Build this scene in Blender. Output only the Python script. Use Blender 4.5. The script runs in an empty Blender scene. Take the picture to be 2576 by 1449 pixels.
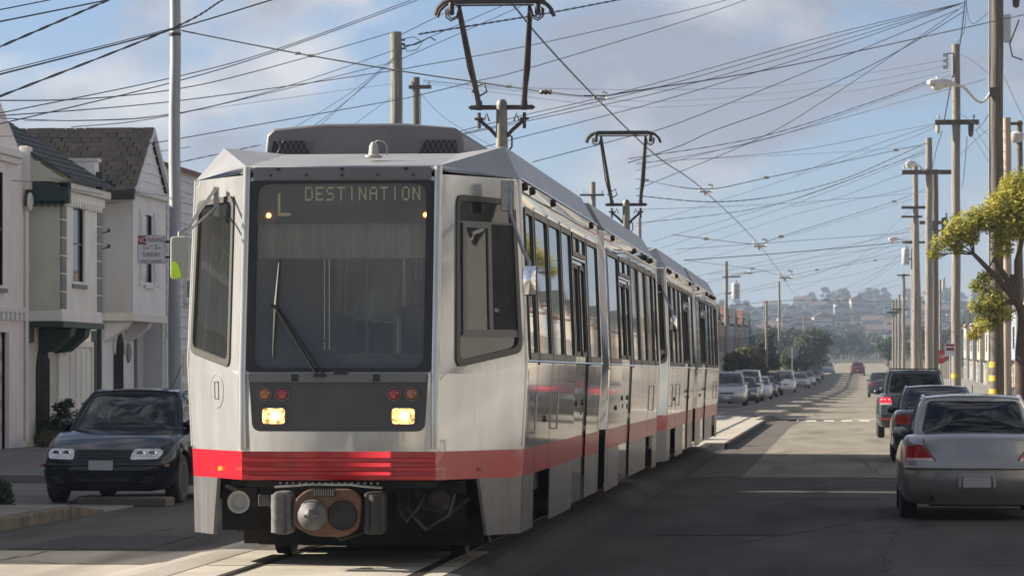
import bpy, bmesh, math, random
from mathutils import Vector, Matrix
random.seed(7)
PI = math.pi
SC = bpy.context.scene
COL = SC.collection
rad = math.radians

# ------------------------------------------------------------------ camera
EYE = 1.5                      # lens height above the street
FPX = 9000.0                   # focal length in units of a 2576 wide frame
VPX, HOR = 2120.0, 940.0       # where the street direction and the horizon meet the frame
YAW = math.atan((VPX-1288.0)/FPX)
cam = bpy.data.cameras.new('camera')
cam.sensor_width = 36.0
cam.lens = FPX/2576.0*36.0
cam.shift_y = (HOR-724.5)/2576.0
cam.clip_start = 0.5
cam.clip_end = 20000.0
camo = bpy.data.objects.new('camera', cam)
cam.dof.use_dof = True; cam.dof.focus_distance = 30.0; cam.dof.aperture_fstop = 11.0
camo.location = (0, 0, EYE)
camo.rotation_euler = (PI/2, 0, YAW)
COL.objects.link(camo)
SC.camera = camo

# ------------------------------------------------------------------ sky, sun, exposure
SUN_EL, SUN_PHI = rad(27), rad(7)
SC.view_settings.view_transform = 'Standard'
SC.view_settings.look = 'None'
SC.view_settings.exposure = 1.5
SC.view_settings.gamma = 1.0
SC.view_settings.use_curve_mapping = False
SC.render.engine = 'CYCLES'
SC.cycles.use_denoising = True
SC.cycles.max_bounces = 6
SC.cycles.diffuse_bounces = 3
SC.cycles.glossy_bounces = 3
SC.cycles.transparent_max_bounces = 16
SC.cycles.volume_bounces = 0
SC.cycles.sample_clamp_indirect = 6.0
world = bpy.data.worlds.new('World')
SC.world = world
world.use_nodes = True
wn, wl = world.node_tree.nodes, world.node_tree.links
for n_ in list(wn): wn.remove(n_)
CLOUD_AT = (0.55, 0.30, 0.07)
sky = wn.new('ShaderNodeTexSky'); sky.sky_type = 'NISHITA'; sky.sun_disc = False
sky.sun_elevation = SUN_EL; sky.sun_rotation = -(PI/2-SUN_PHI)
sky.air_density = 0.6; sky.dust_density = 0.9; sky.ozone_density = 3.0
tc = wn.new('ShaderNodeTexCoord')
mp = wn.new('ShaderNodeMapping'); mp.inputs['Scale'].default_value = (1.0, 1.0, 1.9); mp.inputs['Location'].default_value = CLOUD_AT
wl.new(tc.outputs['Generated'], mp.inputs['Vector'])
nz = wn.new('ShaderNodeTexNoise'); nz.inputs['Scale'].default_value = 11.0; nz.inputs['Detail'].default_value = 8.0
nz.inputs['Roughness'].default_value = 0.52; nz.inputs['Distortion'].default_value = 0.25
wl.new(mp.outputs[0], nz.inputs['Vector'])
cr = wn.new('ShaderNodeValToRGB'); cr.color_ramp.elements[0].position = 0.44; cr.color_ramp.elements[1].position = 0.54
cr.color_ramp.elements[1].color = (.85, .85, .85, 1)
wl.new(nz.outputs['Fac'], cr.inputs['Fac'])
nz2 = wn.new('ShaderNodeTexNoise'); nz2.inputs['Scale'].default_value = 15.0; nz2.inputs['Detail'].default_value = 5.0
wl.new(mp.outputs[0], nz2.inputs['Vector'])
cc = wn.new('ShaderNodeValToRGB')
cc.color_ramp.elements[0].position = 0.40; cc.color_ramp.elements[0].color = (.25, .265, .31, 1)
cc.color_ramp.elements[1].position = 0.60; cc.color_ramp.elements[1].color = (.58, .57, .575, 1)
wl.new(nz2.outputs['Fac'], cc.inputs['Fac'])
bg1 = wn.new('ShaderNodeBackground'); bg1.inputs['Strength'].default_value = 0.049
bg2 = wn.new('ShaderNodeBackground'); bg2.inputs['Strength'].default_value = 0.50
mx = wn.new('ShaderNodeMixShader'); wo = wn.new('ShaderNodeOutputWorld')
wl.new(sky.outputs[0], bg1.inputs['Color']); wl.new(cc.outputs[0], bg2.inputs['Color'])
wl.new(cr.outputs[0], mx.inputs['Fac']); wl.new(bg1.outputs[0], mx.inputs[1]); wl.new(bg2.outputs[0], mx.inputs[2])
wl.new(mx.outputs[0], wo.inputs['Surface'])
sun = bpy.data.lights.new('sun', 'SUN'); sun.energy = 5.0; sun.angle = rad(0.5); sun.color = (1.0, .905, .765)
suno = bpy.data.objects.new('sun', sun); COL.objects.link(suno)
SUNV = Vector((-math.cos(SUN_EL)*math.cos(SUN_PHI), math.cos(SUN_EL)*math.sin(SUN_PHI), math.sin(SUN_EL)))
suno.rotation_euler = SUNV.to_track_quat('Z', 'Y').to_euler()
suno.location = (-40, 20, 40)

# ------------------------------------------------------------------ geometry of sight lines (to measure places)
_F = Vector((-math.sin(YAW), math.cos(YAW), 0)); _R = Vector((math.cos(YAW), math.sin(YAW), 0)); _C = Vector((0, 0, EYE))
def ray(px, py): return _F + _R*((px-1288.0)/FPX) + Vector((0, 0, 1))*((HOR-py)/FPX)
def at(px, py, Y): d = ray(px, py); return _C + d*(Y/d.y)
def atx(px, py, X): d = ray(px, py); return _C + d*(X/d.x)

# ------------------------------------------------------------------ materials
MATS = {}
def mat(name, col, rough=.6, metal=0.0, var=0.0, scale=8.0, bump=0.0, bscale=40.0, coat=0.0, stretch=None, col2=None, spec=None, obj=False, lo=.35, hi=.65, detail=5.0):
    m = bpy.data.materials.new(name); m.use_nodes = True
    nt = m.node_tree; n, l = nt.nodes, nt.links; b = n['Principled BSDF']
    b.inputs['Base Color'].default_value = (*col, 1); b.inputs['Roughness'].default_value = rough; b.inputs['Metallic'].default_value = metal
    if coat: b.inputs['Coat Weight'].default_value = coat; b.inputs['Coat Roughness'].default_value = .04
    if spec is not None: b.inputs['Specular IOR Level'].default_value = spec
    if var or bump or col2:
        t = n.new('ShaderNodeTexCoord'); q = n.new('ShaderNodeMapping'); q.inputs['Scale'].default_value = stretch or (1, 1, 1)
        if obj: l.new(t.outputs['Object'], q.inputs['Vector'])
        else:
            g = n.new('ShaderNodeNewGeometry'); l.new(g.outputs['Position'], q.inputs['Vector'])
        if var or col2:
            z = n.new('ShaderNodeTexNoise'); z.inputs['Scale'].default_value = scale; z.inputs['Detail'].default_value = detail; z.inputs['Roughness'].default_value = .6
            l.new(q.outputs[0], z.inputs['Vector'])
            r = n.new('ShaderNodeValToRGB'); r.color_ramp.elements[0].position = lo; r.color_ramp.elements[1].position = hi
            c2 = col2 if col2 else tuple(min(1, c*(1+var)) for c in col); c1 = col if col2 else tuple(c*(1-var) for c in col)
            r.color_ramp.elements[0].color = (*c1, 1); r.color_ramp.elements[1].color = (*c2, 1)
            l.new(z.outputs['Fac'], r.inputs['Fac']); l.new(r.outputs[0], b.inputs['Base Color'])
        if bump:
            z2 = n.new('ShaderNodeTexNoise'); z2.inputs['Scale'].default_value = bscale; z2.inputs['Detail'].default_value = 4
            l.new(q.outputs[0], z2.inputs['Vector'])
            bp = n.new('ShaderNodeBump'); bp.inputs['Strength'].default_value = bump; bp.inputs['Distance'].default_value = .02
            l.new(z2.outputs['Fac'], bp.inputs['Height']); l.new(bp.outputs[0], b.inputs['Normal'])
    MATS[name] = m
    return m
def glass(name, tint, f0=.06, rough=.02, dust=0.):
    m = bpy.data.materials.new(name); m.use_nodes = True
    nt = m.node_tree; n, l = nt.nodes, nt.links
    for x in list(n): n.remove(x)
    o = n.new('ShaderNodeOutputMaterial'); tr = n.new('ShaderNodeBsdfTransparent'); tr.inputs[0].default_value = (*tint, 1)
    gl = n.new('ShaderNodeBsdfGlossy'); gl.inputs['Roughness'].default_value = rough; gl.inputs['Color'].default_value = (1, 1, 1, 1)
    fr = n.new('ShaderNodeFresnel'); fr.inputs['IOR'].default_value = (1+math.sqrt(f0))/(1-math.sqrt(f0))
    g = n.new('ShaderNodeNewGeometry')
    # flip-proof fresnel: use the true facing normal
    mxs = n.new('ShaderNodeMixShader'); l.new(fr.outputs[0], mxs.inputs[0]); l.new(tr.outputs[0], mxs.inputs[1]); l.new(gl.outputs[0], mxs.inputs[2])
    out = mxs
    if dust:
        df = n.new('ShaderNodeBsdfDiffuse'); df.inputs[0].default_value = (.52, .53, .50, 1)
        tx = n.new('ShaderNodeTexNoise'); tx.inputs['Scale'].default_value = 2.5; tx.inputs['Detail'].default_value = 6; l.new(g.outputs['Position'], tx.inputs['Vector'])
        mr = n.new('ShaderNodeMapRange'); mr.inputs['To Min'].default_value = dust*.7; mr.inputs['To Max'].default_value = dust*1.3; l.new(tx.outputs['Fac'], mr.inputs['Value'])
        m2 = n.new('ShaderNodeMixShader'); l.new(mr.outputs[0], m2.inputs[0]); l.new(mxs.outputs[0], m2.inputs[1]); l.new(df.outputs[0], m2.inputs[2]); out = m2
    l.new(out.outputs[0], o.inputs['Surface']); MATS[name] = m
    return m
def emit(name, col, s, base=None):
    m = bpy.data.materials.new(name); m.use_nodes = True; b = m.node_tree.nodes['Principled BSDF']
    b.inputs['Base Color'].default_value = (*(base or col), 1); b.inputs['Emission Color'].default_value = (*col, 1); b.inputs['Emission Strength'].default_value = s
    b.inputs['Roughness'].default_value = .25; m.cycles.emission_sampling = 'NONE'; MATS[name] = m
    return m

# ------------------------------------------------------------------ mesh building
class MB:
    def __init__(s): s.v = []; s.f = []
    def pt(s, p): s.v.append(tuple(p)); return len(s.v)-1
    def face(s, pts): s.f.append(tuple(s.pt(p) for p in pts)); return s
    def grid(s, P, nu, nv, u0=0., u1=1., v0=0., v1=1.):
        b = len(s.v)
        for j in range(nv+1):
            for i in range(nu+1): s.v.append(tuple(P(u0+(u1-u0)*i/nu, v0+(v1-v0)*j/nv)))
        for j in range(nv):
            for i in range(nu):
                a = b+j*(nu+1)+i; s.f.append((a, a+1, a+nu+2, a+nu+1))
        return s
    def box(s, x0, x1, y0, y1, z0, z1, M=None):
        c = [(x, y, z) for z in (z0, z1) for y in (y0, y1) for x in (x0, x1)]
        if M is not None: c = [tuple(M @ Vector(p)) for p in c]
        b = len(s.v); s.v += c
        for q in ((0, 2, 3, 1), (4, 5, 7, 6), (0, 1, 5, 4), (2, 6, 7, 3), (0, 4, 6, 2), (1, 3, 7, 5)): s.f.append(tuple(b+i for i in q))
        return s
    def cbox(s, c, d, M=None):
        return s.box(c[0]-d[0]/2, c[0]+d[0]/2, c[1]-d[1]/2, c[1]+d[1]/2, c[2]-d[2]/2, c[2]+d[2]/2, M)
    def prism(s, poly, d, base=0):
        """poly: list of 3D points; d: extrusion vector"""
        b = len(s.v); n = len(poly); d = Vector(d)
        s.v += [tuple(p) for p in poly] + [tuple(Vector(p)+d) for p in poly]
        s.f.append(tuple(b+i for i in reversed(range(n)))); s.f.append(tuple(b+n+i for i in range(n)))
        for i in range(n): k = (i+1) % n; s.f.append((b+i, b+k, b+n+k, b+n+i))
        return s
    def tube(s, pts, r, n=6, cap=True):
        pts = [Vector(p) for p in pts]; rs = r if isinstance(r, (list, tuple)) else [r]*len(pts)
        b = len(s.v); up = None
        for i, p in enumerate(pts):
            t = (pts[min(i+1, len(pts)-1)]-pts[max(i-1, 0)])
            if t.length < 1e-9: t = Vector((0, 0, 1))
            t.normalize()
            if up is None:
                up = Vector((0, 0, 1)) if abs(t.z) < .9 else Vector((1, 0, 0))
            a = t.cross(up)
            if a.length < 1e-6: a = t.cross(Vector((0, 1, .3)))
            a.normalize(); c = a.cross(t); up = c
            for k in range(n):
                w = 2*PI*k/n; s.v.append(tuple(p + a*(math.cos(w)*rs[i]) + c*(math.sin(w)*rs[i])))
        for i in range(len(pts)-1):
            for k in range(n):
                q = (k+1) % n; s.f.append((b+i*n+k, b+i*n+q, b+(i+1)*n+q, b+(i+1)*n+k))
        if cap:
            s.f.append(tuple(b+k for k in reversed(range(n)))); s.f.append(tuple(b+(len(pts)-1)*n+k for k in range(n)))
        return s
    def lathe(s, c, axis, prof, n=16):
        """prof: (distance along axis, radius)"""
        c = Vector(c); ax = Vector(axis).normalized(); a = ax.orthogonal().normalized(); d = ax.cross(a); b = len(s.v)
        for (h, r) in prof:
            for k in range(n):
                w = 2*PI*k/n; s.v.append(tuple(c+ax*h+a*(math.cos(w)*r)+d*(math.sin(w)*r)))
        for i in range(len(prof)-1):
            for k in range(n):
                q = (k+1) % n; s.f.append((b+i*n+k, b+i*n+q, b+(i+1)*n+q, b+(i+1)*n+k))
        s.f.append(tuple(b+k for k in reversed(range(n)))); s.f.append(tuple(b+(len(prof)-1)*n+k for k in range(n)))
        return s
    def ring(s, S, outer, inner, o0=0., o1=.012, i0=None):
        """raised frame between two 2D outlines of equal count, laid on surface S(u,v,off)"""
        n = len(outer); b = len(s.v); i0 = o0 if i0 is None else i0
        for (poly, off) in ((outer, o0), (outer, o1), (inner, o1), (inner, i0)):
            for p in poly: s.v.append(tuple(S(p[0], p[1], off)))
        for k in range(3):
            for i in range(n):
                j = (i+1) % n; s.f.append((b+k*n+i, b+k*n+j, b+(k+1)*n+j, b+(k+1)*n+i))
        return s
    def fill(s, S, poly, off=0., rings=1):
        cx = sum(p[0] for p in poly)/len(poly); cy = sum(p[1] for p in poly)/len(poly); n = len(poly); b = len(s.v)
        for k in range(rings):
            t = 1-k/rings
            for p in poly: s.v.append(tuple(S(cx+(p[0]-cx)*t, cy+(p[1]-cy)*t, off)))
        s.v.append(tuple(S(cx, cy, off)))
        for k in range(rings-1):
            for i in range(n): j = (i+1) % n; s.f.append((b+k*n+i, b+k*n+j, b+(k+1)*n+j, b+(k+1)*n+i))
        k = rings-1
        for i in range(n): s.f.append((b+k*n+i, b+k*n+(i+1) % n, len(s.v)-1))
        return s
    def mesh(s, name, smooth=0):
        me = bpy.data.meshes.new(name); me.from_pydata(s.v, [], s.f); me.validate(); me.update()
        if smooth:
            bm = bmesh.new(); bm.from_mesh(me); bmesh.ops.remove_doubles(bm, verts=bm.verts, dist=1e-5); bmesh.ops.recalc_face_normals(bm, faces=bm.faces); bm.to_mesh(me); bm.free()
            me.polygons.foreach_set('use_smooth', [True]*len(me.polygons)); me.set_sharp_from_angle(angle=rad(smooth))
        return me
    def build(s, name, m, parent=None, loc=None, smooth=0, bevel=0):
        return link(name, s.mesh(name, smooth), m, parent, loc, bevel)
def link(name, me, m, parent=None, loc=None, bevel=0):
    if m is not None and len(me.materials) == 0:
        for q in (m if isinstance(m, (list, tuple)) else [m]): me.materials.append(q)
    o = bpy.data.objects.new(name, me); COL.objects.link(o)
    if parent is not None: o.parent = parent
    if loc is not None: o.location = loc
    if bevel:
        bv = o.modifiers.new('edge', 'BEVEL'); bv.width = bevel; bv.segments = 2; bv.limit_method = 'ANGLE'
    return o
def tag(o, label=None, cat=None, group=None, kind=None):
    if label: o['label'] = label
    if cat: o['category'] = cat
    if group: o['group'] = group
    if kind: o['kind'] = kind
    return o
def thing(name, label, cat, loc=(0, 0, 0), rz=0., group=None):
    o = bpy.data.objects.new(name, None); COL.objects.link(o); o.location = loc; o.rotation_euler = (0, 0, rz); o.empty_display_size = .2
    return tag(o, label, cat, group)
def copy_tree(o, parent=None):
    c = o.copy(); COL.objects.link(c); c.parent = parent
    for ch in o.children: copy_tree(ch, c)
    return c
def rpoly(pts, r, n=4):
    out = []; N = len(pts)
    for i in range(N):
        p = Vector(pts[i]); a = (Vector(pts[i-1])-p); b = (Vector(pts[(i+1) % N])-p); rr = r[i] if isinstance(r, (list, tuple)) else r
        la, lb = a.length, b.length; a.normalize(); b.normalize()
        d = min(rr, la*.49, lb*.49); p0 = p+a*d; p1 = p+b*d
        for k in range(n+1):
            t = k/n; q = p0*(1-t)**2 + p*(2*t*(1-t)) + p1*t*t; out.append((q.x, q.y))
    return out
def inset(pts, d):
    """offset a convex polygon (2D) inwards by d"""
    N = len(pts); out = []
    ar = sum(pts[i][0]*pts[(i+1) % N][1]-pts[(i+1) % N][0]*pts[i][1] for i in range(N)); sg = 1 if ar > 0 else -1
    for i in range(N):
        p = Vector(pts[i]); a = (p-Vector(pts[i-1])).normalized(); b = (Vector(pts[(i+1) % N])-p).normalized()
        na = Vector((-a.y, a.x))*sg; nb = Vector((-b.y, b.x))*sg; h = na+nb; q = h/max(.2, h.dot(h))*2
        out.append(tuple(p+q*d))
    return out
def rect(u0, u1, v0, v1): return [(u0, v0), (u1, v0), (u1, v1), (u0, v1)]
def pl(tab, x):
    if x <= tab[0][0]: return tab[0][1]
    for (a, b), (c, d) in zip(tab, tab[1:]):
        if x <= c: return b+(d-b)*(x-a)/(c-a)
    return tab[-1][1]
def cs(tab, x):
    """monotone smooth interpolation through a table"""
    if x <= tab[0][0]: return tab[0][1]
    if x >= tab[-1][0]: return tab[-1][1]
    n = len(tab); dl = [(tab[i+1][1]-tab[i][1])/(tab[i+1][0]-tab[i][0]) for i in range(n-1)]
    m = [dl[0]]+[0 if dl[i-1]*dl[i] <= 0 else 2*dl[i-1]*dl[i]/(dl[i-1]+dl[i]) for i in range(1, n-1)]+[dl[-1]]
    for i in range(n-1):
        if x <= tab[i+1][0]:
            h = tab[i+1][0]-tab[i][0]; t = (x-tab[i][0])/h
            return (2*t**3-3*t*t+1)*tab[i][1]+(t**3-2*t*t+t)*h*m[i]+(-2*t**3+3*t*t)*tab[i+1][1]+(t**3-t*t)*h*m[i+1]
def text_mesh(s, size, m, parent, M, name='lettering', ext=.002, font_scale=(1, 1)):
    cu = bpy.data.curves.new('t', 'FONT'); cu.body = s; cu.size = size; cu.extrude = ext; cu.align_x = 'CENTER'; cu.align_y = 'CENTER'; cu.resolution_u = 3
    to = bpy.data.objects.new('t', cu); COL.objects.link(to)
    me = bpy.data.meshes.new_from_object(to.evaluated_get(bpy.context.evaluated_depsgraph_get()))
    bpy.data.objects.remove(to); bpy.data.curves.remove(cu)
    me.transform(Matrix.Diagonal((font_scale[0], font_scale[1], 1, 1))); me.transform(M); me.name = name
    me.materials.clear()
    return link(name, me, m, parent)

# ------------------------------------------------------------------ shared materials
M = MATS
def weather(m, dirt, amount, sc=(16, 16, .7), lo=.56, hi=.78, rough=.35):
    """rain-streaked grime and uneven gloss over a paint"""
    nt = m.node_tree; n, l = nt.nodes, nt.links; b = n['Principled BSDF']; src = b.inputs['Base Color'].links[0].from_socket
    g = n.new('ShaderNodeNewGeometry'); q = n.new('ShaderNodeMapping'); q.inputs['Scale'].default_value = sc; l.new(g.outputs['Position'], q.inputs['Vector'])
    z = n.new('ShaderNodeTexNoise'); z.inputs['Scale'].default_value = 1.0; z.inputs['Detail'].default_value = 8; z.inputs['Roughness'].default_value = .65; l.new(q.outputs[0], z.inputs['Vector'])
    r = n.new('ShaderNodeMapRange'); r.clamp = True; r.inputs['From Min'].default_value = lo; r.inputs['From Max'].default_value = hi; r.inputs['To Max'].default_value = amount; l.new(z.outputs['Fac'], r.inputs['Value'])
    x = n.new('ShaderNodeMix'); x.data_type = 'RGBA'; x.inputs['B'].default_value = (*dirt, 1); l.new(r.outputs[0], x.inputs['Factor']); l.new(src, x.inputs['A']); l.new(x.outputs['Result'], b.inputs['Base Color'])
    r2 = n.new('ShaderNodeMapRange'); r2.clamp = True; r2.inputs['From Min'].default_value = .4; r2.inputs['From Max'].default_value = .75; r2.inputs['To Min'].default_value = b.inputs['Coat Roughness'].default_value; r2.inputs['To Max'].default_value = rough; l.new(z.outputs['Fac'], r2.inputs['Value']); l.new(r2.outputs[0], b.inputs['Coat Roughness'])
    return m
mat('tram_silver', (.46, .46, .45), .12, .40, var=.12, scale=2.2, coat=1.0, bump=.12, bscale=1.6, stretch=(1.5, 1.5, .35), detail=7)
mat('tram_red', (.40, .008, .018), .25, 0, var=.10, scale=3, coat=.2, bump=.10, bscale=1.6)
weather(M['tram_silver'], (.19, .175, .155), .3, sc=(9, 9, .9), rough=.07)
weather(M['tram_red'], (.10, .03, .028), .6, rough=.3)
mat('tram_dark', (.055, .055, .06), .45, 0, var=.1, scale=3)
mat('tram_roofgrey', (.13, .13, .135), .5, 0, var=.12, scale=2)
mat('tram_skirt', (.115, .115, .12), .3, 0, var=.2, scale=4, coat=.25, stretch=(1.5, 1.5, .4))
weather(M['tram_skirt'], (.05, .045, .04), .8, lo=.45, rough=.5)
mat('tram_roof', (.27, .27, .275), .4, .3, var=.1, scale=2)
mat('rubber', (.012, .012, .013), .5)
mat('gasket', (.05, .047, .042), .45)
mat('black_steel', (.025, .024, .023), .5, .2, var=.3, scale=6)
mat('underframe', (.016, .015, .014), .8, 0, var=.4, scale=5)
mat('bogie_grime', (.05, .042, .036), .8, 0, var=.4, scale=9)
mat('coupler_brown', (.105, .052, .024), .65, .1, var=.25, scale=9, bump=.3)
mat('coupler_grey', (.10, .098, .095), .7, .1, var=.3, scale=14)
mat('chrome', (.75, .75, .75), .12, 1.0)
mat('bare_metal', (.30, .295, .285), .35, .9, var=.15, scale=20)
mat('pan_brown', (.055, .046, .04), .55, .3, var=.3, scale=10)
mat('pan_post', (.17, .155, .13), .5, .3, var=.2, scale=8)
mat('lens_amber', (.28, .085, .02), .15, 0, coat=1)
mat('lens_red', (.26, .01, .018), .15, 0, coat=1)
mat('interior', (.26, .26, .25), .7, 0, var=.15, scale=3)
mat('interior_pale', (.32, .32, .29), .7)
mat('interior_seat', (.10, .103, .11), .7)
mat('visor_shade', (.62, .64, .58), .8, 0, var=.2, scale=14, stretch=(1, 1, .05))
mat('yellow_paint', (.55, .36, .03), .5)
emit('sign_pixels', (.50, .50, .20), .10, (.5, .5, .25))
mat('sign_board', (.028, .03, .03), .6)
mat('teal_plastic', (.04, .3, .27), .5)
_m = emit('headlight_lit', (1.0, .56, .17), 1.0); _nt = _m.node_tree; _g = _nt.nodes.new('ShaderNodeNewGeometry'); _v = _nt.nodes.new('ShaderNodeTexVoronoi'); _v.inputs['Scale'].default_value = 45
_r = _nt.nodes.new('ShaderNodeValToRGB'); _r.color_ramp.elements[0].color = (.10, .035, .006, 1); _r.color_ramp.elements[1].color = (.95, .58, .20, 1); _r.color_ramp.elements[0].position = .2; _r.color_ramp.elements[1].position = .75
_nt.links.new(_g.outputs['Position'], _v.inputs['Vector']); _nt.links.new(_v.outputs['Color'], _r.inputs['Fac']); _nt.links.new(_r.outputs[0], _nt.nodes['Principled BSDF'].inputs['Emission Color'])
emit('headlight_core', (1.0, .80, .45), .9)
mat('reflector', (.8, .62, .38), .2, .9, var=.5, scale=60)
emit('marker_lit', (1.0, .22, .02), 9.0)
emit('marker_core', (1.0, .75, .4), 14.0)
emit('amber_dot', (1.0, .3, .03), .6)
glass('windscreen_glass', (.55, .58, .56), .045, dust=.11)
glass('side_glass', (.30, .31, .30), .075, dust=.03)
glass('car_glass', (.42, .47, .45), .045, dust=.03)
glass('car_glass_dark', (.03, .032, .04), .03, dust=.004)
mat('lamp_clear', (.55, .56, .58), .12, .3, var=.35, scale=45, coat=1)
# ================================================================== light rail train
TX, TY = -3.88, 27.4           # nose centre of the leading car
TL = 22.9
_WS = [(.2, 1.315), (.68, 1.325), (.90, 1.335), (1.58, 1.37), (1.64, 1.37), (3.05, 1.31)]
def t_ws(z): return pl(_WS, z)
def t_yn(z): return .22*(z-1.5)/1.55 if z > 1.5 else .015*(1.5-z)
NW, YC = .755, 1.05
def t_front(u, v, off=0.): return Vector((u, t_yn(v)-off, v))
def t_cheek(side):
    def S(t, z, off=0.):
        a = Vector((NW, t_yn(z))); b = Vector((t_ws(z), YC)); p = a.lerp(b, t); d = (b-a).normalized()
        return Vector((side*(p.x+d.y*off), p.y-d.x*off, z))
    return S
def t_side(side):
    def S(y, z, off=0.): return Vector((side*(t_ws(z)+off), y, z))
    return S
def flip(S):
    def G(u, v, off=0.):
        p = S(u, v, off); p.y = TL-p.y; return p
    return G
def holed(mb, S, u0, u1, v0, v1, hole, nu=1):
    """panel u0..u1 x v0..v1 with a quad hole (bottom-left, bottom-right, top-right, top-left)"""
    o = [(u0, v0), (u1, v0), (u1, v1), (u0, v1)]
    for i in range(4):
        j = (i+1) % 4; a, b_, c, d = Vector(o[i]), Vector(o[j]), Vector(hole[j]), Vector(hole[i])
        mb.grid(lambda u, v: S(*(a.lerp(b_, u).lerp(d.lerp(c, u), v))), 6, 2)
A0, A1, B0, B1 = YC, 10.05, 11.1, TL-YC      # side walls of the two halves
WZ0, WZ1 = 1.63, 2.83
DT = 2.60
def half_windows(a, b, lead):
    """list of (kind, y0, y1) along one half, measured from the cab end"""
    s = [('cab', .28, .98), ('win', 1.16, 2.42), ('win', 2.56, 3.82), ('win', 3.96, 5.14), ('door', 5.32, 7.02), ('win', 7.2, 8.75)]
    k = (b-a)/9.0
    r = [(n, a+y0*k, a+y1*k) for n, y0, y1 in s]
    if not lead: r = [(n, a+b-y1, a+b-y0) for n, y0, y1 in reversed(r)]
    return r
FONT = {'D': '11110 10001 10001 10001 10001 10001 11110', 'E': '11111 10000 10000 11110 10000 10000 11111', 'S': '01111 10000 10000 01110 00001 00001 11110',
        'T': '11111 00100 00100 00100 00100 00100 00100', 'I': '00100 00100 00100 00100 00100 00100 00100', 'N': '10001 11001 11001 10101 10011 10011 10001',
        'A': '01110 10001 10001 11111 10001 10001 10001', 'O': '01110 10001 10001 10001 10001 10001 01110', 'L': '10000 10000 10000 10000 10000 10000 11111'}
def dots(mb, ch, x, y, z, cw, chh, ly):
    for r, row in enumerate(FONT[ch].split()):
        for c, bit in enumerate(row):
            if bit == '1': mb.box(x+c*cw, x+(c+.93)*cw, y-.003, y, z-(r+.93)*chh, z-r*chh)

def pantograph(root, cx, cy, zc, ztop):
    q = MB(); q.lathe((cx, cy, 3.3), (0, 0, 1), [(0, .10), (.1, .085), (zc-3.3-.1, .065), (zc-3.3, .065), (zc-3.3+.04, .06), (zc-3.3+.07, .035)], 14)
    q.build('pantograph_post', M['pan_post'], root, smooth=40)
    q = MB(); z = zc-.02
    q.tube([(cx-.36, cy, z), (cx+.36, cy, z)], .028, 8); q.tube([(cx-.38, cy, z), (cx+.38, cy, z)], .016, 6)
    for s in (-1, 1):
        q.tube([(cx+s*.05, cy, z-.34), (cx+s*.12, cy, z-.26), (cx+s*.27, cy, z-.13)], .024, 6)
        q.tube([(cx+s*.26, cy, z-.24), (cx+s*.26, cy, z-.06)], .022, 6); q.tube([(cx+s*.21, cy, z-.13), (cx+s*.31, cy, z-.13)], .018, 6)
        q.tube([(cx+s*.14, cy-.02, z-.16), (cx+s*.17, cy-.02, z-.07), (cx+s*.2, cy-.02, z-.15)], .01, 5)
        q.cbox((cx+s*.26, cy, z+.02), (.07, .06, .1))
    q.tube([(cx+.06, cy-.03, z-.3), (cx+.12, cy-.03, z-.34), (cx+.12, cy-.03, z-.45), (cx+.07, cy-.03, z-.52), (cx+.06, cy-.03, z-.6)], .011, 5)
    q.build('pantograph_base_frame', M['pan_brown'], root, smooth=40)
    ty = cy-.85; zt = ztop-.06
    for s in (-1, 1):
        q = MB(); q.tube([(cx+s*.255, cy, z), (cx+s*.395, ty, zt)], [.034, .022], 8)
        q.tube([(cx+s*.275, cy-.05, z+.08), (cx+s*.35, cy-.35, z+.42), (cx+s*.415, ty, zt-.05)], .011, 5)
        if s < 0: q.tube([(cx-.30, cy-.1, z+.22), (cx-.18, cy-.14, z+.27), (cx-.16, cy-.12, z+.17), (cx-.25, cy-.1, z+.12), (cx-.33, cy-.08, z+.18), (cx-.30, cy-.1, z+.22)], .012, 5)
        q.build('pantograph_arm', M['pan_brown'], root, smooth=40)
    q = MB()
    for dy in (-.11, .11):
        pts = [(cx-.66, ty+dy, zt-.10), (cx-.63, ty+dy, zt-.02), (cx-.56, ty+dy, zt+.045), (cx-.46, ty+dy, zt+.075), (cx+.46, ty+dy, zt+.075), (cx+.56, ty+dy, zt+.045), (cx+.63, ty+dy, zt-.02), (cx+.66, ty+dy, zt-.10)]
        q.tube(pts, .024, 6); q.cbox((cx, ty+dy, zt+.075), (.92, .045, .055))
    for s in (-1, 1):
        q.tube([(cx+s*.46, ty-.12, zt+.05), (cx+s*.46, ty+.12, zt+.05)], .018, 6)
        q.lathe((cx+s*.485, ty, zt-.09), (0, 0, 1), [(0, .022), (.02, .035), (.07, .03), (.12, .035), (.16, .02)], 10)
        q.tube([(cx+s*.40, ty, zt+.0), (cx+s*.42, ty, zt-.12), (cx+s*.49, ty-.02, zt-.155), (cx+s*.545, ty, zt-.11), (cx+s*.55, ty, zt-.02)], .011, 5)
        q.tube([(cx+s*.41, ty+.03, zt-.02), (cx+s*.43, ty+.03, zt-.1), (cx+s*.49, ty+.03, zt-.125), (cx+s*.53, ty+.03, zt-.08), (cx+s*.53, ty+.03, zt)], .009, 5)
    q.tube([(cx-.44, ty, zt+.02), (cx+.44, ty, zt+.02)], .012, 6)
    q.build('pantograph_head', M['pan_brown'], root, smooth=40)

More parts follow.
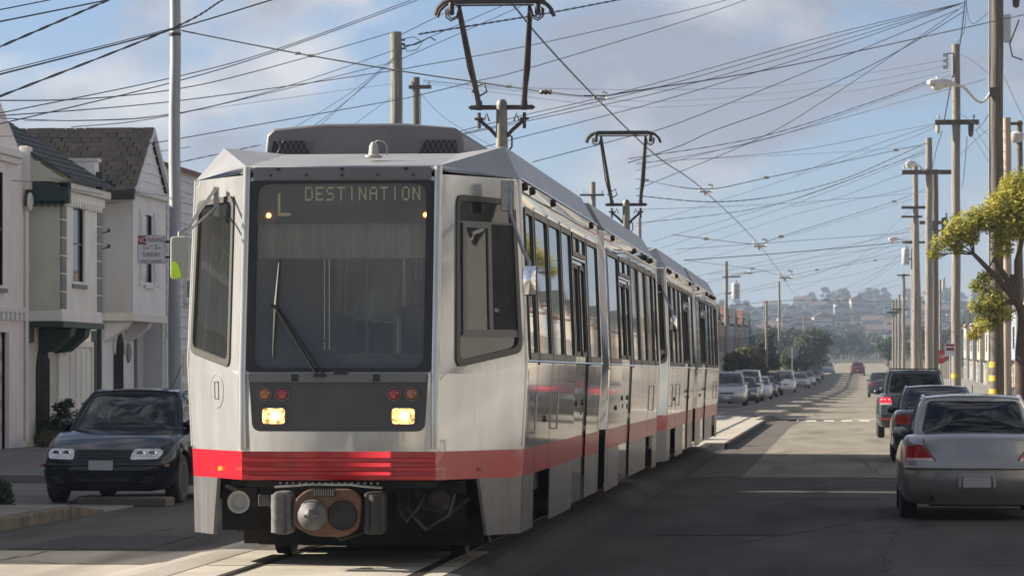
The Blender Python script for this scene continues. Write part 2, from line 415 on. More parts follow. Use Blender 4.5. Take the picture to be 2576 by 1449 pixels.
def train_car(label, y, lead):
    root = thing('light_rail_car', label, 'tram', (TX, y, 0), 0, 'coupled light rail cars')
    FZ0, FZ1 = 1.52, 3.0
    # ---- body shell with real openings
    b = MB(); red = MB(); sks = []
    ends = [(t_front, t_cheek(-1), t_cheek(1)), (flip(t_front), flip(t_cheek(-1)), flip(t_cheek(1)))]
    HX = .716
    CH = [(.22, 1.56), (.93, 1.68), (.91, 2.87), (.22, 2.89)]
    for e, (F, CL, CR) in enumerate(ends):
        holed(b, F, -NW, NW, 1.50, 3.03, [(-HX, FZ0), (HX, FZ0), (HX, FZ1), (-HX, FZ1)])
        b.grid(lambda u, v: F(u, v), 1, 1, -NW, NW, .90, 1.50)
        b.grid(lambda u, v: F(u, v), 1, 1, -NW, NW, 3.03, 3.12)
        for C in (CL, CR):
            holed(b, C, 0, 1, 1.50, 3.05, CH)
            b.grid(lambda u, v: C(u, v), 8, 6, 0, 1, .90, 1.50)
            b.face([C(0, 3.05), C(1, 3.05), C(0, 3.12)])
            red.grid(lambda u, v: C(u, v), 8, 2, 0, 1, .68, .90)
            sk = MB(); sks.append(sk); sk.face([C(.50, .68), C(1, .68), C(1, .23), C(.60, .23)])
            sk.face([C(.50, .68, -.02), C(1, .68, -.02), C(1, .23, -.02), C(.60, .23, -.02)])
            sk.face([C(.50, .68), C(.50, .68, -.03), C(.60, .23, -.03), C(.60, .23)])
        red.grid(lambda u, v: F(u, v), 1, 1, -NW, NW, .68, .90)
    doors = []; wins = []
    for side in (-1, 1):
        S = t_side(side)
        for (a, bb, ld) in ((A0, A1, True), (B0, B1, False)):
            segs = half_windows(a, bb, ld)
            yc = a
            for (k, y0, y1) in segs + [('end', bb, bb)]:
                b.grid(lambda u, v: S(u, v), 1, 1, yc, y0, WZ0, WZ1)           # pillar
                b.grid(lambda u, v: S(u, v), 1, 1, yc, y0, .90, WZ0 if True else 0)
                red.grid(lambda u, v: S(u, v), 1, 1, yc, y0, .68, .90)
                if k == 'end': break
                if k == 'door': doors.append((side, y0, y1))
                else:
                    zz0 = WZ0
                    b.grid(lambda u, v: S(u, v), 1, 1, y0, y1, .90, WZ0)
                    red.grid(lambda u, v: S(u, v), 1, 1, y0, y1, .68, .90)
                    wins.append((side, y0, y1, zz0, WZ1))
                yc = y1
            b.grid(lambda u, v: S(u, v), 1, 1, a, bb, WZ1, 3.05)
            # skirts with wheel openings
            w0, w1 = (a+1.15, a+2.75) if ld else (bb-2.75, bb-1.15)
            for (s0, s1) in ((a, w0), (w1, bb)):
                d = [q for q in doors if q[0] == side and q[1] > s0 and q[2] < s1]
                if d:
                    sks.append(MB().grid(lambda u, v: S(u, v), 1, 1, s0, d[-1][1], .23, .68)); sks.append(MB().grid(lambda u, v: S(u, v), 1, 1, d[-1][2], s1, .27, .68))
                else: sks.append(MB().grid(lambda u, v: S(u, v), 1, 1, s0, s1, .23, .68))
    # end walls at the joint
    for yy in (A1, B0):
        for s in (-1, 1):
            b.face([(s*1.335, yy, .9), (s*1.37, yy, 1.6), (s*1.31, yy, 3.05), (s*.8, yy, 3.05), (s*.8, yy, .9)])
    b.build('body_shell', M['tram_silver'], root, smooth=14)
    red.build('red_stripe', M['tram_red'], root, smooth=30)
    for sk in sks: sk.build('skirt', M['tram_skirt'], root)
    # ---- roof
    rf = MB(); SH = 1.15; RZ = 3.34
    for (a, bb, ld) in ((A0, A1, True), (B0, B1, False)):
        for s in (-1, 1):
            y0 = a+.42 if ld else a; y1 = bb if ld else bb-.42
            ya, yb = (a, bb)
            rf.face([(s*1.31, ya, 3.05), (s*1.31, yb, 3.05), (s*SH, y1, RZ), (s*SH, y0, RZ)])
        ye = a if ld else bb; yi = (a+.42) if ld else (bb-.42); yo = bb if ld else a
        yn = .235 if ld else TL-.235
        for s in (-1, 1):
            rf.face([(s*NW, yn, 3.115), (s*1.31, ye, 3.05), (s*SH, yi, RZ)])
            rf.face([(s*NW, yn, 3.115), (s*SH, yi, RZ), (s*.72, yi+(.55 if ld else -.55), RZ-.02)])
        yk = yi+(.55 if ld else -.55)
        rf.face([(-NW, yn, 3.115), (NW, yn, 3.115), (.72, yk, RZ-.02), (-.72, yk, RZ-.02)])
        rf.face([(-.72, yk, RZ-.02), (.72, yk, RZ-.02), (SH, yi, RZ), (SH, yo, RZ), (-SH, yo, RZ), (-SH, yi, RZ)])
        rf.face([(-1.31, yo, 3.05), (1.31, yo, 3.05), (SH, yo, RZ), (-SH, yo, RZ)])
    rf.build('roof', M['tram_roof'], root)
    q = MB()                                                                # drip rails and eave trims
    for s in (-1, 1):
        for (a, bb) in ((A0, A1), (B0, B1)):
            q.tube([(s*1.318, a+.05, 2.95), (s*1.318, bb-.02, 2.95)], .012, 6)
            q.tube([(s*1.31, a, 3.055), (s*1.31, bb, 3.055)], .016, 6)
            q.tube([(s*1.374, a, 1.60), (s*1.374, bb, 1.60)], .010, 6)
    for e in (0, 1):
        for s in (-1, 1):
            pts = [ends[e][0](s*NW, z, -.012) for z in (.92, 1.5, 3.11)]
            q.tube([Vector((p.x-s*.005, p.y, p.z)) for p in pts], .034, 10)
            C = ends[e][1] if s < 0 else ends[e][2]
            q.tube([C(1, z, -.012) for z in (.92, 1.6, 3.05)], .022, 8)
    q.build('corner_trim', M['tram_silver'], root, smooth=50)
    for e in (0, 1):
        F, CL, CR = ends[e]
        det = (e == 0)
        # ---- windscreen
        o = rect(-HX-.004, HX+.004, FZ0-.006, FZ1+.004); i = rect(-.662, .662, 1.545, 2.985)
        fr = MB().ring(F, rpoly(o, .03, 6), rpoly(i, .10, 6), 0., .012, -.02).build('windscreen_frame', M['rubber'], root, smooth=35)
        g = MB().fill(F, rpoly(rect(-.668, .668, 1.54, 2.99), .10, 6), -.006).build('windscreen', M['windscreen_glass'], root)
        # ---- dark brow and lower panel
        MB().ring(F, rpoly(rect(-.70, .70, 3.012, 3.108), .02, 2), rpoly(rect(-.69, .69, 3.02, 3.10), .02, 2), 0, .02).fill(F, rpoly(rect(-.69, .69, 3.02, 3.10), .02, 2), .019).build('brow_panel', M['tram_roofgrey'], root)
        o = [(-.672, 1.055), (.672, 1.055), (.70, 1.5), (-.70, 1.5)]; rr = [.07, .07, .012, .012]
        MB().ring(F, rpoly(o, rr, 6), rpoly(inset(o, .018), rr, 6), 0., .010).fill(F, rpoly(inset(o, .018), rr, 6), .004).build('lamp_panel', M['tram_dark'], root)
        MB().ring(F, rpoly(rect(-.69, .69, 1.435, 1.505), .01, 2), rpoly(rect(-.685, .685, 1.44, 1.5), .01, 2), 0, .03).fill(F, rpoly(rect(-.685, .685, 1.44, 1.5), .01, 2), .0295).build('windscreen_ledge', M['tram_roofgrey'], root)
        for sx in (-.335, .30):
            p = F(sx, 1.468, .028); q = MB(); q.cbox(p, (.055, .012, .055)); q.build('tow_socket', M['rubber'], root)
        for k in range(5):
            p = F(-.56+.28*k, 3.045, .02); q = MB(); q.lathe(p, (0, -1, 0), [(0, .010), (.012, .010)], 8); q.build('panel_bolt', M['rubber'], root)
        for sx in (-.5, 0, .5):
            p = F(sx, 3.092, .02); q = MB(); q.cbox(p, (.03, .03, .016)); q.build('panel_clip', M['rubber'], root)
        # ---- three rubbing ribs across the red band
        for zz in (.835, .765, .70):
            q = MB(); q.prism([F(-NW, zz-.022, 0), F(-NW, zz-.016, .010), F(-NW, zz+.012, .014), F(-NW, zz+.018, 0)], (2*NW, 0, 0)); q.build('bumper_rib', M['tram_red'], root)
        # ---- lamps
        for s in (-1, 1):
            for (dx, mm, nm) in ((.435, 'lens_red', 'red_lamp'), (.572, 'lens_amber', 'amber_lamp')):
                p = F(s*dx, 1.345, .004); fy = -1 if e == 0 else 1
                l = MB().lathe(p, (0, fy, 0), [(0, .058), (.018, .056), (.020, .048), (.008, .046)], 20).build('lamp_bezel', M['bare_metal'] if False else M['tram_roofgrey'], root, smooth=40)
                MB().lathe(p+Vector((0, fy*.004, 0)), (0, fy, 0), [(0, .046), (.012, .043), (.020, .026), (.022, .004)], 20).build(nm, M[mm], l, smooth=60)
            cx, cz = s*.505, 1.172
            o = rect(cx-.105, cx+.105, cz-.075, cz+.078)
            hb = MB().ring(F, rpoly(o, .03, 4), rpoly(inset(o, .016), .03, 4), 0, .016, .0).build('headlight_bezel', M['tram_dark'], root)
            if det and lead:
                hl_ = MB().fill(F, rpoly(inset(o, .014), .028, 4), .008).build('headlight', M['headlight_lit'], root)
                q = MB(); q.lathe(F(cx+.012, cz+.004, .009), (0, -1, 0), [(0, .036), (.004, .034), (.006, .02)], 14); q.build('headlight_bulb', M['headlight_core'], hl_)
            else: MB().fill(F, rpoly(inset(o, .014), .028, 4), .008).build('headlight', M['lamp_clear'], root)
        for s, C in ((-1, CL), (1, CR)):
            # ---- cab side window on the cheek
            g0 = [CH[0], CH[1], CH[2], CH[3]]; o = inset(g0, -.012); i = [(.245, 1.60), (.90, 1.715), (.88, 2.84), (.245, 2.855)]
            MB().ring(C, rpoly(o, .09, 6), rpoly(i, .075, 6), 0., .014, -.02).build('cab_window_gasket', M['gasket'], root, smooth=35)
            MB().fill(C, rpoly(inset(i, -.005), .075, 6), -.008, 4).build('cab_window', M['side_glass'], root, smooth=60)
            if det and s > 0:
                q = MB()
                for (u0, u1, z0, z1) in ((.26, .90, 2.68, 2.695), (.27, .90, 1.79, 1.805), (.29, .33, 1.80, 2.68), (.585, .625, 1.80, 2.68), (.33, .585, 2.645, 2.68), (.33, .9, 1.805, 1.845)):
                    q.prism([C(u0, z0, .006), C(u1, z0, .006), C(u1, z1, .006), C(u0, z1, .006)], C(.5, 2, -.012)-C(.5, 2, 0))
                q.build('sliding_sash', M['tram_roofgrey'], root)
                q = MB(); q.prism([C(.63, 1.85, .003), C(.895, 1.85, .003), C(.88, 2.675, .003), C(.63, 2.675, .003)], C(.5, 2, -.008)-C(.5, 2, 0)); q.build('open_sash_curtain', M['underframe'], root)  # black panel painted in for the dark inside the open window
                q = MB(); q.cbox(C(.66, 2.0, .0), (.05, .03, .03)); q.build('sash_latch', M['bare_metal'], root)
            # ---- small amber marker on the red band, oval emblem plate
            p = C(.42 if s < 0 else .50, .755, .004); q = MB()
            q.cbox(p, (.035, .03, .03)); q.build('side_marker', M['amber_dot' if s < 0 else 'lens_amber'], root, bevel=.004)
            if det and s < 0:
                el = [(.46+.125*math.cos(2*PI*k/28), 1.365+.135*math.sin(2*PI*k/28)) for k in range(28)]; ei = [(.46+.115*math.cos(2*PI*k/28), 1.365+.127*math.sin(2*PI*k/28)) for k in range(28)]
                pm = MB().ring(C, el, ei, 0, .006).fill(C, ei, .003).build('oval_emblem_plate', M['tram_silver'], root)
                MB().ring(C, rect(.42, .50, 1.30, 1.44), inset(rect(.42, .50, 1.30, 1.44), .008), .003, .008).build('emblem_outline', M['tram_skirt'], pm)
    # ---- side windows
    for (side, y0, y1, z0, z1) in wins:
        S = t_side(side); o = rect(y0-.02, y1+.02, z0-.02, z1+.02); i = rect(y0+.035, y1-.035, z0+.04, z1-.035)
        w = MB().ring(S, rpoly(o, .08, 4), rpoly(i, .06, 4), 0., .010, -.015).build('window_gasket', M['gasket'], root, smooth=35)
        MB().fill(S, rpoly(inset(i, -.004), .06, 4), -.006).build('window_pane', M['side_glass'], w)
        if y1-y0 > .9:
            MB().ring(S, rpoly(inset(o, -.035), .10, 4), rpoly(inset(o, -.02), .09, 4), 0., .007).build('window_surround', M['tram_silver'], w, smooth=35)
    # ---- doors
    for (side, y0, y1) in doors:
        S = t_side(side); ym = (y0+y1)/2
        for (l0, l1) in ((y0+.012, ym-.008), (ym+.008, y1-.012)):
            d = MB(); holed(d, lambda u, v, off=0: S(u, v, -.018), l0, l1, 1.60, DT-.01, [(l0+.13, 1.68), (l1-.13, 1.68), (l1-.13, 2.54), (l0+.13, 2.54)])
            d.grid(lambda u, v: S(u, v, -.018), 1, 1, l0, l1, .90, 1.60); d.grid(lambda u, v: S(u, v, -.018), 1, 1, l0, l1, .27, .68)
            lf = d.build('door_leaf', M['tram_silver'], root)
            MB().grid(lambda u, v: S(u, v, -.018), 1, 1, l0, l1, .68, .90).build('door_stripe', M['tram_red'], lf)
            o = rect(l0+.115, l1-.115, 1.665, 2.555); i = rect(l0+.16, l1-.16, 1.71, 2.51)
            MB().ring(S, rpoly(o, .06, 4), rpoly(i, .05, 4), -.018, -.006, -.03).build('door_gasket', M['rubber'], lf)
            MB().fill(S, rpoly(inset(i, -.004), .05, 4), -.022).build('door_pane', M['side_glass'], lf)
            q = MB(); q.lathe(S((l0+l1)/2, 1.22, -.018), (side, 0, 0), [(0, .03), (.012, .026)], 10); q.build('door_button', M['rubber'], lf)
        q = MB()                                                            # recessed seams behind the leaves
        q.grid(lambda u, v: S(u, v, -.05), 1, 1, y0-.01, y1+.01, .30, 1.66)
        q.build('door_recess', M['rubber'], root)
        bt = MB(); bt.grid(lambda u, v: S(u, v), 1, 1, y0, y1, DT-.005, DT+.03); bt.build('door_header', M['tram_silver'], root)
        for (l0, l1) in ((y0, ym), (ym, y1)):
            o = rect(l0+.01, l1-.01, DT+.02, WZ1+.015); i = inset(o, .045)
            w = MB().ring(S, rpoly(o, .05, 4), rpoly(i, .04, 4), 0., .010, -.015).build('transom_gasket', M['gasket'], root)
            MB().fill(S, rpoly(inset(i, -.004), .04, 4), -.006).build('transom_pane', M['side_glass'], w)
    # ---- panel seams and small fittings on the visible side
    S = t_side(1); q = MB()
    for yy in (A0+.06, A0+1.08, 3.55, 9.7, 11.5, TL-3.6, TL-2.1, TL-1.1):
        q.prism([S(yy-.005, .24, .0015), S(yy+.005, .24, .0015), S(yy+.005, .9, .0015), S(yy-.005, .9, .0015)], (.001, 0, 0))
        q.prism([S(yy-.005, .9, .0015), S(yy+.005, .9, .0015), S(yy+.005, 1.58, .0015), S(yy-.005, 1.58, .0015)], (.001, 0, 0))
    q.build('panel_seams', M['rubber'], root)
    for yy in (A0+.25, A0+.95, 4.1, 8.9, 12.3, 16.5, 18.9, 20.3):
        q = MB(); p = S(yy, 3.0, 0); q.lathe(p+Vector((-.005, 0, .0)), (1, 0, .2), [(0, .036), (.045, .032), (.05, .02), (.02, .018)], 10); q.build('side_lamp', M['black_steel'], root, smooth=40)
    for yy in (A0+.7, 4.0, TL-2.9):
        q = MB(); q.tube([S(yy, 1.02, .004), S(yy, 1.02, .03), S(yy, 1.34, .03), S(yy, 1.34, .004)], .010, 6); q.build('grab_handle', M['bare_metal'], root)
    q = MB()
    for yy in (3.0, 7.9, 12.6, 14.6): q.lathe(S(yy, 1.12, 0), (1, 0, 0), [(0, .03), (.015, .025)], 10)
    q.build('side_reflectors', M['black_steel'], root)
    # ---- articulation bellows
    q = MB()
    for k in range(8):
        y0 = A1+.02+k*(B0-A1-.04)/8; y1 = y0+(B0-A1-.04)/8; ym = (y0+y1)/2
        for (ya, yb, sa, sb) in ((y0, ym, .955, 1.0), (ym, y1, 1.0, .955)):
            pr = [(1.26, .45), (1.28, 1.6), (1.22, 3.0), (1.08, 3.26), (-1.08, 3.26), (-1.22, 3.0), (-1.28, 1.6), (-1.26, .45)]
            for (p, r) in zip(pr, pr[1:]): q.face([(p[0]*sa, ya, p[1]*(.5+.5*sa)), (r[0]*sa, ya, r[1]*(.5+.5*sa)), (r[0]*sb, yb, r[1]*(.5+.5*sb)), (p[0]*sb, yb, p[1]*(.5+.5*sb))])
    q.build('articulation_bellows', M['rubber'], root)
    # ---- roof equipment
    def shroud(y0, y1, w, h):
        u = MB(); ox = -.16; pr = [(ox+x_, z_) for x_, z_ in [(-w, 3.3), (-w*.975, 3.3+h*.70), (-w*.90, 3.3+h*.88), (-w*.4, 3.3+h), (w*.4, 3.3+h), (w*.90, 3.3+h*.88), (w*.975, 3.3+h*.70), (w, 3.3)]]
        b0 = [(x, y0, z) for x, z in pr]; b1 = [(x, y1, z) for x, z in pr]
        for i in range(len(pr)-1): u.face([b0[i], b0[i+1], b1[i+1], b1[i]])
        u.face(b0); u.face(b1)
        o = u.build('roof_air_conditioner', M['tram_roofgrey'], root, smooth=40, bevel=.02)
        for s in (-1, 1):
            v = MB(); po = [(ox+s*.46, 3.36), (ox+s*.80, 3.36), (ox+s*.78, 3.36+h*.36), (ox+s*.52, 3.36+h*.36)]
            v.prism([(x, y0-.003, z) for x, z in po], (0, -.004, 0)); vo = v.build('vent_opening', M['rubber'], o)
            v = MB()
            for k in range(7):
                x0 = ox+s*.47+s*.046*k
                v.tube([(x0, y0-.012, 3.372), (x0+.05, y0-.012, 3.37+h*.34)], .0028, 4); v.tube([(x0+.05, y0-.012, 3.372), (x0, y0-.012, 3.37+h*.34)], .0028, 4)
            v.build('vent_mesh', M['tram_roofgrey'], o)
    shroud(2.7, 5.4, .86, .32)
    shroud(TL-5.4, TL-2.7, .90, .31)
    q = MB(); q.cbox((.86, 3.6, 3.36), (.3, 1.4, .08)); q.cbox((0, 13.3, 3.38), (1.5, 2.2, .14)); q.build('roof_box', M['tram_roof'], root, bevel=.02)
    q = MB(); ax, ay = .15, .95; az = 3.225
    q.lathe((ax, ay, az), (0, 0, 1), [(0, .07), (.015, .07), (.02, .042), (.09, .036), (.12, .02), (.125, .005)], 14)
    q.build('roof_antenna', M['interior_pale'], root, smooth=40)
    q = MB(); q.tube([(ax, ay, az+.11), (ax+.03, ay, az+.135), (ax+.08, ay, az+.125), (ax+.105, ay, az+.09), (ax+.105, ay, az+.02)], .007, 6); q.build('antenna_loop', M['interior_pale'], root)
    pantograph(root, 0, 13.3, 4.56, 5.66 if lead else 5.76)
    # ---- mirrors
    q = MB(); q.box(-1.06, -1.02, .47, .53, 2.74, 2.97); q.tube([(-1.03, .42, 2.96), (-1.17, -.14, 2.60)], .013, 6); q.tube([(-1.04, .43, 2.80), (-1.17, -.14, 2.58)], .010, 6)
    q.tube([(-1.17, -.14, 2.61), (-1.20, -.2, 2.58), (-1.20, -.2, 2.53)], .022, 8)
    q.build('mirror_arm', M['bare_metal'], root, smooth=40)
    hs = MB(); o = rpoly(rect(-1.268, -1.132, 2.225, 2.555), .03, 4); hs.prism([(x, -.26, z) for x, z in o], (0, .09, 0)); hh = hs.build('mirror_housing', M['interior_pale'], root, bevel=.012)
    v = MB(); o = rpoly([(-1.262, 2.232), (-1.178, 2.24), (-1.20, 2.33), (-1.225, 2.365), (-1.252, 2.36)], .015, 3); v.prism([(x, -.262, z) for x, z in o], (0, -.003, 0)); v.build('mirror_reflector_patch', MATS.get('lime_film') or mat('lime_film', (.50, .80, .02), .5), hh)  # lime patch is a bright reflection painted on the mirror
    q = MB(); q.box(1.20, 1.31, .62, .70, 2.78, 3.02); q.tube([(1.28, .55, 2.95), (1.29, .5, 2.74), (1.42, .15, 2.45), (1.475, .05, 2.36), (1.48, .02, 2.2)], .017, 6)
    q.build('mirror_arm', M['bare_metal'], root, smooth=40, bevel=.01)
    hs = MB(); o = rpoly(rect(1.425, 1.535, 2.10, 2.335), .03, 4); hs.prism([(x, .03, z) for x, z in o], (0, .07, 0)); hs.build('mirror_housing', M['rubber'], root, bevel=.012)
    hs = MB(); hs.grid(lambda u, v: Vector((1.432+.096*u, .022-.022*math.sin(PI*u)*math.sin(PI*v), 2.108+.22*v)), 8, 8); hs.build('mirror_back', M['chrome'], root, smooth=60)
    # ---- wipers
    F = t_front
    q = MB(); q.tube([F(-.165, 1.50, .05), F(-.50, 2.02, .055)], .012, 6); q.tube([F(-.115, 1.50, .05), F(-.47, 2.01, .055)], .009, 6)
    q.tube([F(-.53, 2.035, .06), F(-.465, 2.0, .06)], .014, 6); q.cbox(F(-.14, 1.49, .04), (.09, .05, .03)); q.cbox(F(.02, 1.51, .02), (.10, .04, .035)); q.build('wiper_arm', M['rubber'], root, smooth=40)
    q = MB(); q.tube([F(-.475, 2.39, .03), F(-.493, 2.03, .045), F(-.51, 1.63, .03)], [.006, .017, .006], 6); q.build('wiper_blade', M['rubber'], root)
    # ---- cab and saloon behind the glass
    q = MB(); q.box(-1.25, 1.25, 1.1, TL-1.1, .93, .96); q.box(-.7, .7, .28, 1.1, .93, .96); q.box(-1.26, 1.26, 1.1, TL-1.1, 3.0, 3.03); q.box(-.7, .7, .4, 1.1, 3.0, 3.03); q.build('saloon_floor_and_ceiling', M['interior'], root)
    q = MB(); q.box(-.69, .69, .27, .31, 2.68, 2.99); q.build('destination_sign_box', M['sign_board'], root)
    if lead:
        q = MB(); dots(q, 'L', -.515, .269, 2.905, .021, .025, 0)
        for k, ch in enumerate('DESTINATION'): dots(q, ch, -.30+k*.0845, .269, 2.957, .0122, .0155, 0)
        q.build('destination_lettering', M['sign_pixels'], root)
        for sx in (-.575, .66):
            q = MB(); q.lathe((sx-.012, .262, 2.735), (0, -1, 0), [(0, .02), (.012, .016), (.016, .004)], 10); q.build('cab_marker_light', M['marker_lit'], root)
            q = MB(); q.lathe((sx-.006, .247, 2.735), (0, -1, 0), [(0, .009), (.006, .004)], 8); q.build('marker_bulb', M['marker_core'], root)
    q = MB()
    q.grid(lambda u, v: Vector((-.68+1.36*u, .34+.008*math.sin(u*60), 2.40+.27*v)), 80, 1); q.build('sun_blind', M['visor_shade'], root)
    q = MB(); q.box(-.74, .74, .30, .62, 1.30, 1.56); q.box(-.1, .7, .34, .6, 1.56, 1.66); q.build('driver_desk', M['interior'], root, bevel=.03)
    q = MB(); q.box(-1.25, -.35, 2.3, 2.34, .96, 3.0); q.box(.38, 1.25, 2.3, 2.34, .96, 3.0); q.box(-.35, .38, 2.3, 2.34, 2.55, 3.0); q.build('cab_bulkhead', M['interior'], root)
    for x in (-.41, -.37, -.12, .11, .145, .21, .30, .44):
        q = MB(); y = 2.1 if x < -.2 else 2.6; q.tube([(x, y, 1.0 if x > -.2 else 1.7), (x, y, 2.55)], .008 if x < .2 else .010, 6); q.build('handrail', M['chrome'], root)
    q = MB(); q.tube([(-.62, .7, 1.72), (-.30, .7, 1.72), (-.26, .7, 1.76), (-.18, .7, 1.76)], .008, 5); q.build('desk_rail', M['chrome'], root)
    q = MB(); q.box(.30, .80, 1.2, 1.34, 1.2, 2.05); q.box(.40, .70, 1.22, 1.32, 2.05, 2.25); q.box(.30, .80, .95, 1.3, 1.2, 1.32); q.build('driver_seat', M['interior_seat'], root, bevel=.04)
    q = MB(); q.tube([(-.98, .9, 2.1), (-.93, .9, 2.3), (-.92, .9, 1.9), (-1.03, .85, 1.76)], .022, 6); q.build('cab_grab_bar', M['yellow_paint'], root)
    for k in range(9):
        yy = 3.4+k*1.05 if k < 5 else 11.9+(k-5)*1.5
        for s in (-1, 1):
            q = MB(); q.box(s*.35, s*1.2, yy, yy+.1, 1.2, 2.0) if s > 0 else q.box(-1.2, -.35, yy, yy+.1, 1.2, 2.0)
            q.box(min(s*.35, s*1.2), max(s*.35, s*1.2), yy-.4, yy, 1.36, 1.46); q.build('passenger_seat', M['interior_seat'], root, bevel=.03)
    # ---- under the nose
    q = MB(); q.box(-1.22, 1.22, 1.0, TL-1.0, .50, .90); q.box(-.74, .74, .12, 1.0, .62, .67); q.box(-.93, .93, .55, 1.0, .56, .66); q.box(-.92, -.72, .5, .9, .45, .6)
    q.box(-1.12, 1.12, 1.2, 1.5, .24, .55); q.box(.35, .9, .8, 1.2, .34, .56); q.box(-1.15, 1.15, 6.2, 9.5, .32, .52); q.box(-1.15, 1.15, 11.6, 15.2, .32, .52)
    q.tube([(.55, .45, .6), (.62, .45, .45), (.8, .5, .4), (.95, .6, .52)], .025, 6); q.tube([(-.95, .4, .62), (-.85, .38, .58), (-.82, .36, .52)], .015, 5)
    q.build('underframe', M['underframe'], root)
    for k, (xa, xb, zz) in enumerate([(-.55, -.34, .34), (.44, .62, .36), (.50, .86, .30), (-.30, .34, .22)]):
        q = MB(); q.tube([(xa, .25, .58), (xa+.02, .1, .46), ((xa+xb)/2, .02, zz), (xb-.02, .12, zz+.1), (xb, .35, .56)], .016 if k < 3 else .012, 6); q.build('brake_hose', M['black_steel' if k % 2 else 'rubber'], root, smooth=60)
    q = MB(); q.prism([(-.98, 1.45, .12), (.98, 1.45, .12), (.98, 1.4, .28), (-.98, 1.4, .28)], (0, .03, 0)); q.build('track_guard', M['underframe'], root)
    q = MB(); q.lathe((.72, .62, .5), (0, -1, 0), [(0, .09), (.12, .09), (.13, .07)], 14); q.build('air_filter', M['bogie_grime'], root, smooth=40)
    q = MB(); q.lathe((-.79, .32, .505), (0, -1, 0), [(0, .02), (.10, .025), (.2, .05), (.26, .078), (.265, .088), (.25, .088), (.2, .06)], 18); q.build('horn', M['interior_pale'], root, smooth=40)
    q = MB(); q.box(-.66, -.56, .20, .3, .47, .56); q.build('junction_box', M['coupler_grey'], root, bevel=.006)
    # coupler
    for (e, sy) in ((0, -1), (1, 1)):
        yb = -.30 if e == 0 else TL+.30
        def Y(d): return yb+sy*d
        q = MB(); o = rpoly([(-.30, .535), (-.20, .62), (.14, .62), (.22, .55), (.205, .33), (.10, .255), (-.16, .26), (-.31, .34)], .05, 4)
        q.prism([(x-.0, Y(0), z) for x, z in o], (0, -sy*.10, 0)); q.build('coupler_face', M['coupler_brown'], root, bevel=.012)
        q = MB(); q.lathe((-.155, Y(0), .42), (0, sy, 0), [(0, .122), (.02, .118), (.05, .10), (.09, .055), (.14, .03), (.15, .005)], 20); q.box(-.2, -.09, min(Y(.07), Y(.14)), max(Y(.07), Y(.14)), .405, .43); q.box(-.165, -.145, min(Y(.07), Y(.15)), max(Y(.07), Y(.15)), .37, .47); q.build('coupler_cone', M['coupler_grey'], root, smooth=40)
        q = MB(); q.lathe((.075, Y(.004), .42), (0, sy, 0), [(0, .118), (.012, .112), (-.05, .08)], 20); q.build('coupler_cup', M['underframe'], root, smooth=40)
        q = MB(); q.box(-.15, .02, min(Y(.0), Y(.03)), max(Y(.0), Y(.03)), .565, .625); cc_ = q.build('electric_contact_box', M['black_steel'], root)
        q = MB()
        for a in range(9):
            for c in range(3): q.cbox((-.14+a*.018, Y(.032), .578+c*.016), (.008, .004, .007))
        q.build('contact_pins', M['bare_metal'], cc_)
        for (x0, x1) in ((-.475, -.325), (.23, .39)):
            q = MB(); o = rpoly(rect(x0, x1, .27, .60), .05, 4); q.prism([(x, Y(-.04), z) for x, z in o], (0, -sy*.22, 0)); q.build('coupler_side_box', M['coupler_grey' if x0 < 0 else 'black_steel'], root, bevel=.02)
            q = MB(); q.lathe((x0+.05 if x0 < 0 else x1-.06, Y(-.05), .285), (0, 0, 1), [(0, .06), (.29, .06)], 14); q.build('coupler_spring_can', M['coupler_grey' if x0 < 0 else 'black_steel'], root, smooth=40)
        q = MB(); q.tube([(-.45, Y(.0), .635), (-.3, Y(.02), .645), (-.2, Y(.03), .655), (.14, Y(.03), .655), (.25, Y(.02), .64), (.38, Y(0), .63)], .009, 5)
        for k in range(16): q.cbox((-.4+k*.05, Y(.03), .665), (.012, .02, .014))
        q.build('coupler_guard', M['bare_metal'], root)
        q = MB(); q.box(-.08, .08, min(Y(-.1), Y(-1.3)), max(Y(-.1), Y(-1.3)), .36, .52); q.build('drawbar', M['underframe'], root)
    # ---- bogies
    for yc in (3.0, TL/2, TL-3.0):
        bg_ = MB()
        for s in (-1, 1):
            bg_.box(s*.98-.06, s*.98+.06, yc-1.25, yc+1.25, .30, .46); bg_.box(s*1.0-.09, s*1.0+.09, yc-.35, yc+.35, .16, .42)
            bg_.box(s*.72-.05, s*.72+.05, yc-.55, yc+.55, .06, .14)
            for dy in (-.95, .95): bg_.cbox((s*1.02, yc+dy, .34), (.2, .3, .3))
        for dy in (-.95, .95): bg_.tube([(-.7, yc+dy, .34), (.7, yc+dy, .34)], .07, 8)
        bg_.box(-.95, .95, yc-.2, yc+.2, .34, .5); bg_.box(-.9, .9, yc-1.35, yc-1.28, .10, .5)
        bo = bg_.build('bogie', M['bogie_grime'], root, bevel=.015)
        for dy in (-.95, .95):
            for s in (-1, 1):
                q = MB(); q.lathe((s*.66, yc+dy, .335), (s, 0, 0), [(0, .345), (.03, .345), (.035, .33), (.13, .325), (.135, .28), (.10, .26), (.10, .1), (.14, .08)], 24); q.build('wheel', M['black_steel'], bo, smooth=35)
    return root
train_car('silver light rail car with red stripe, lit headlights and destination sign, leading the train', TY, True)
train_car('second silver light rail car coupled behind the leading one', TY+23.6, False)
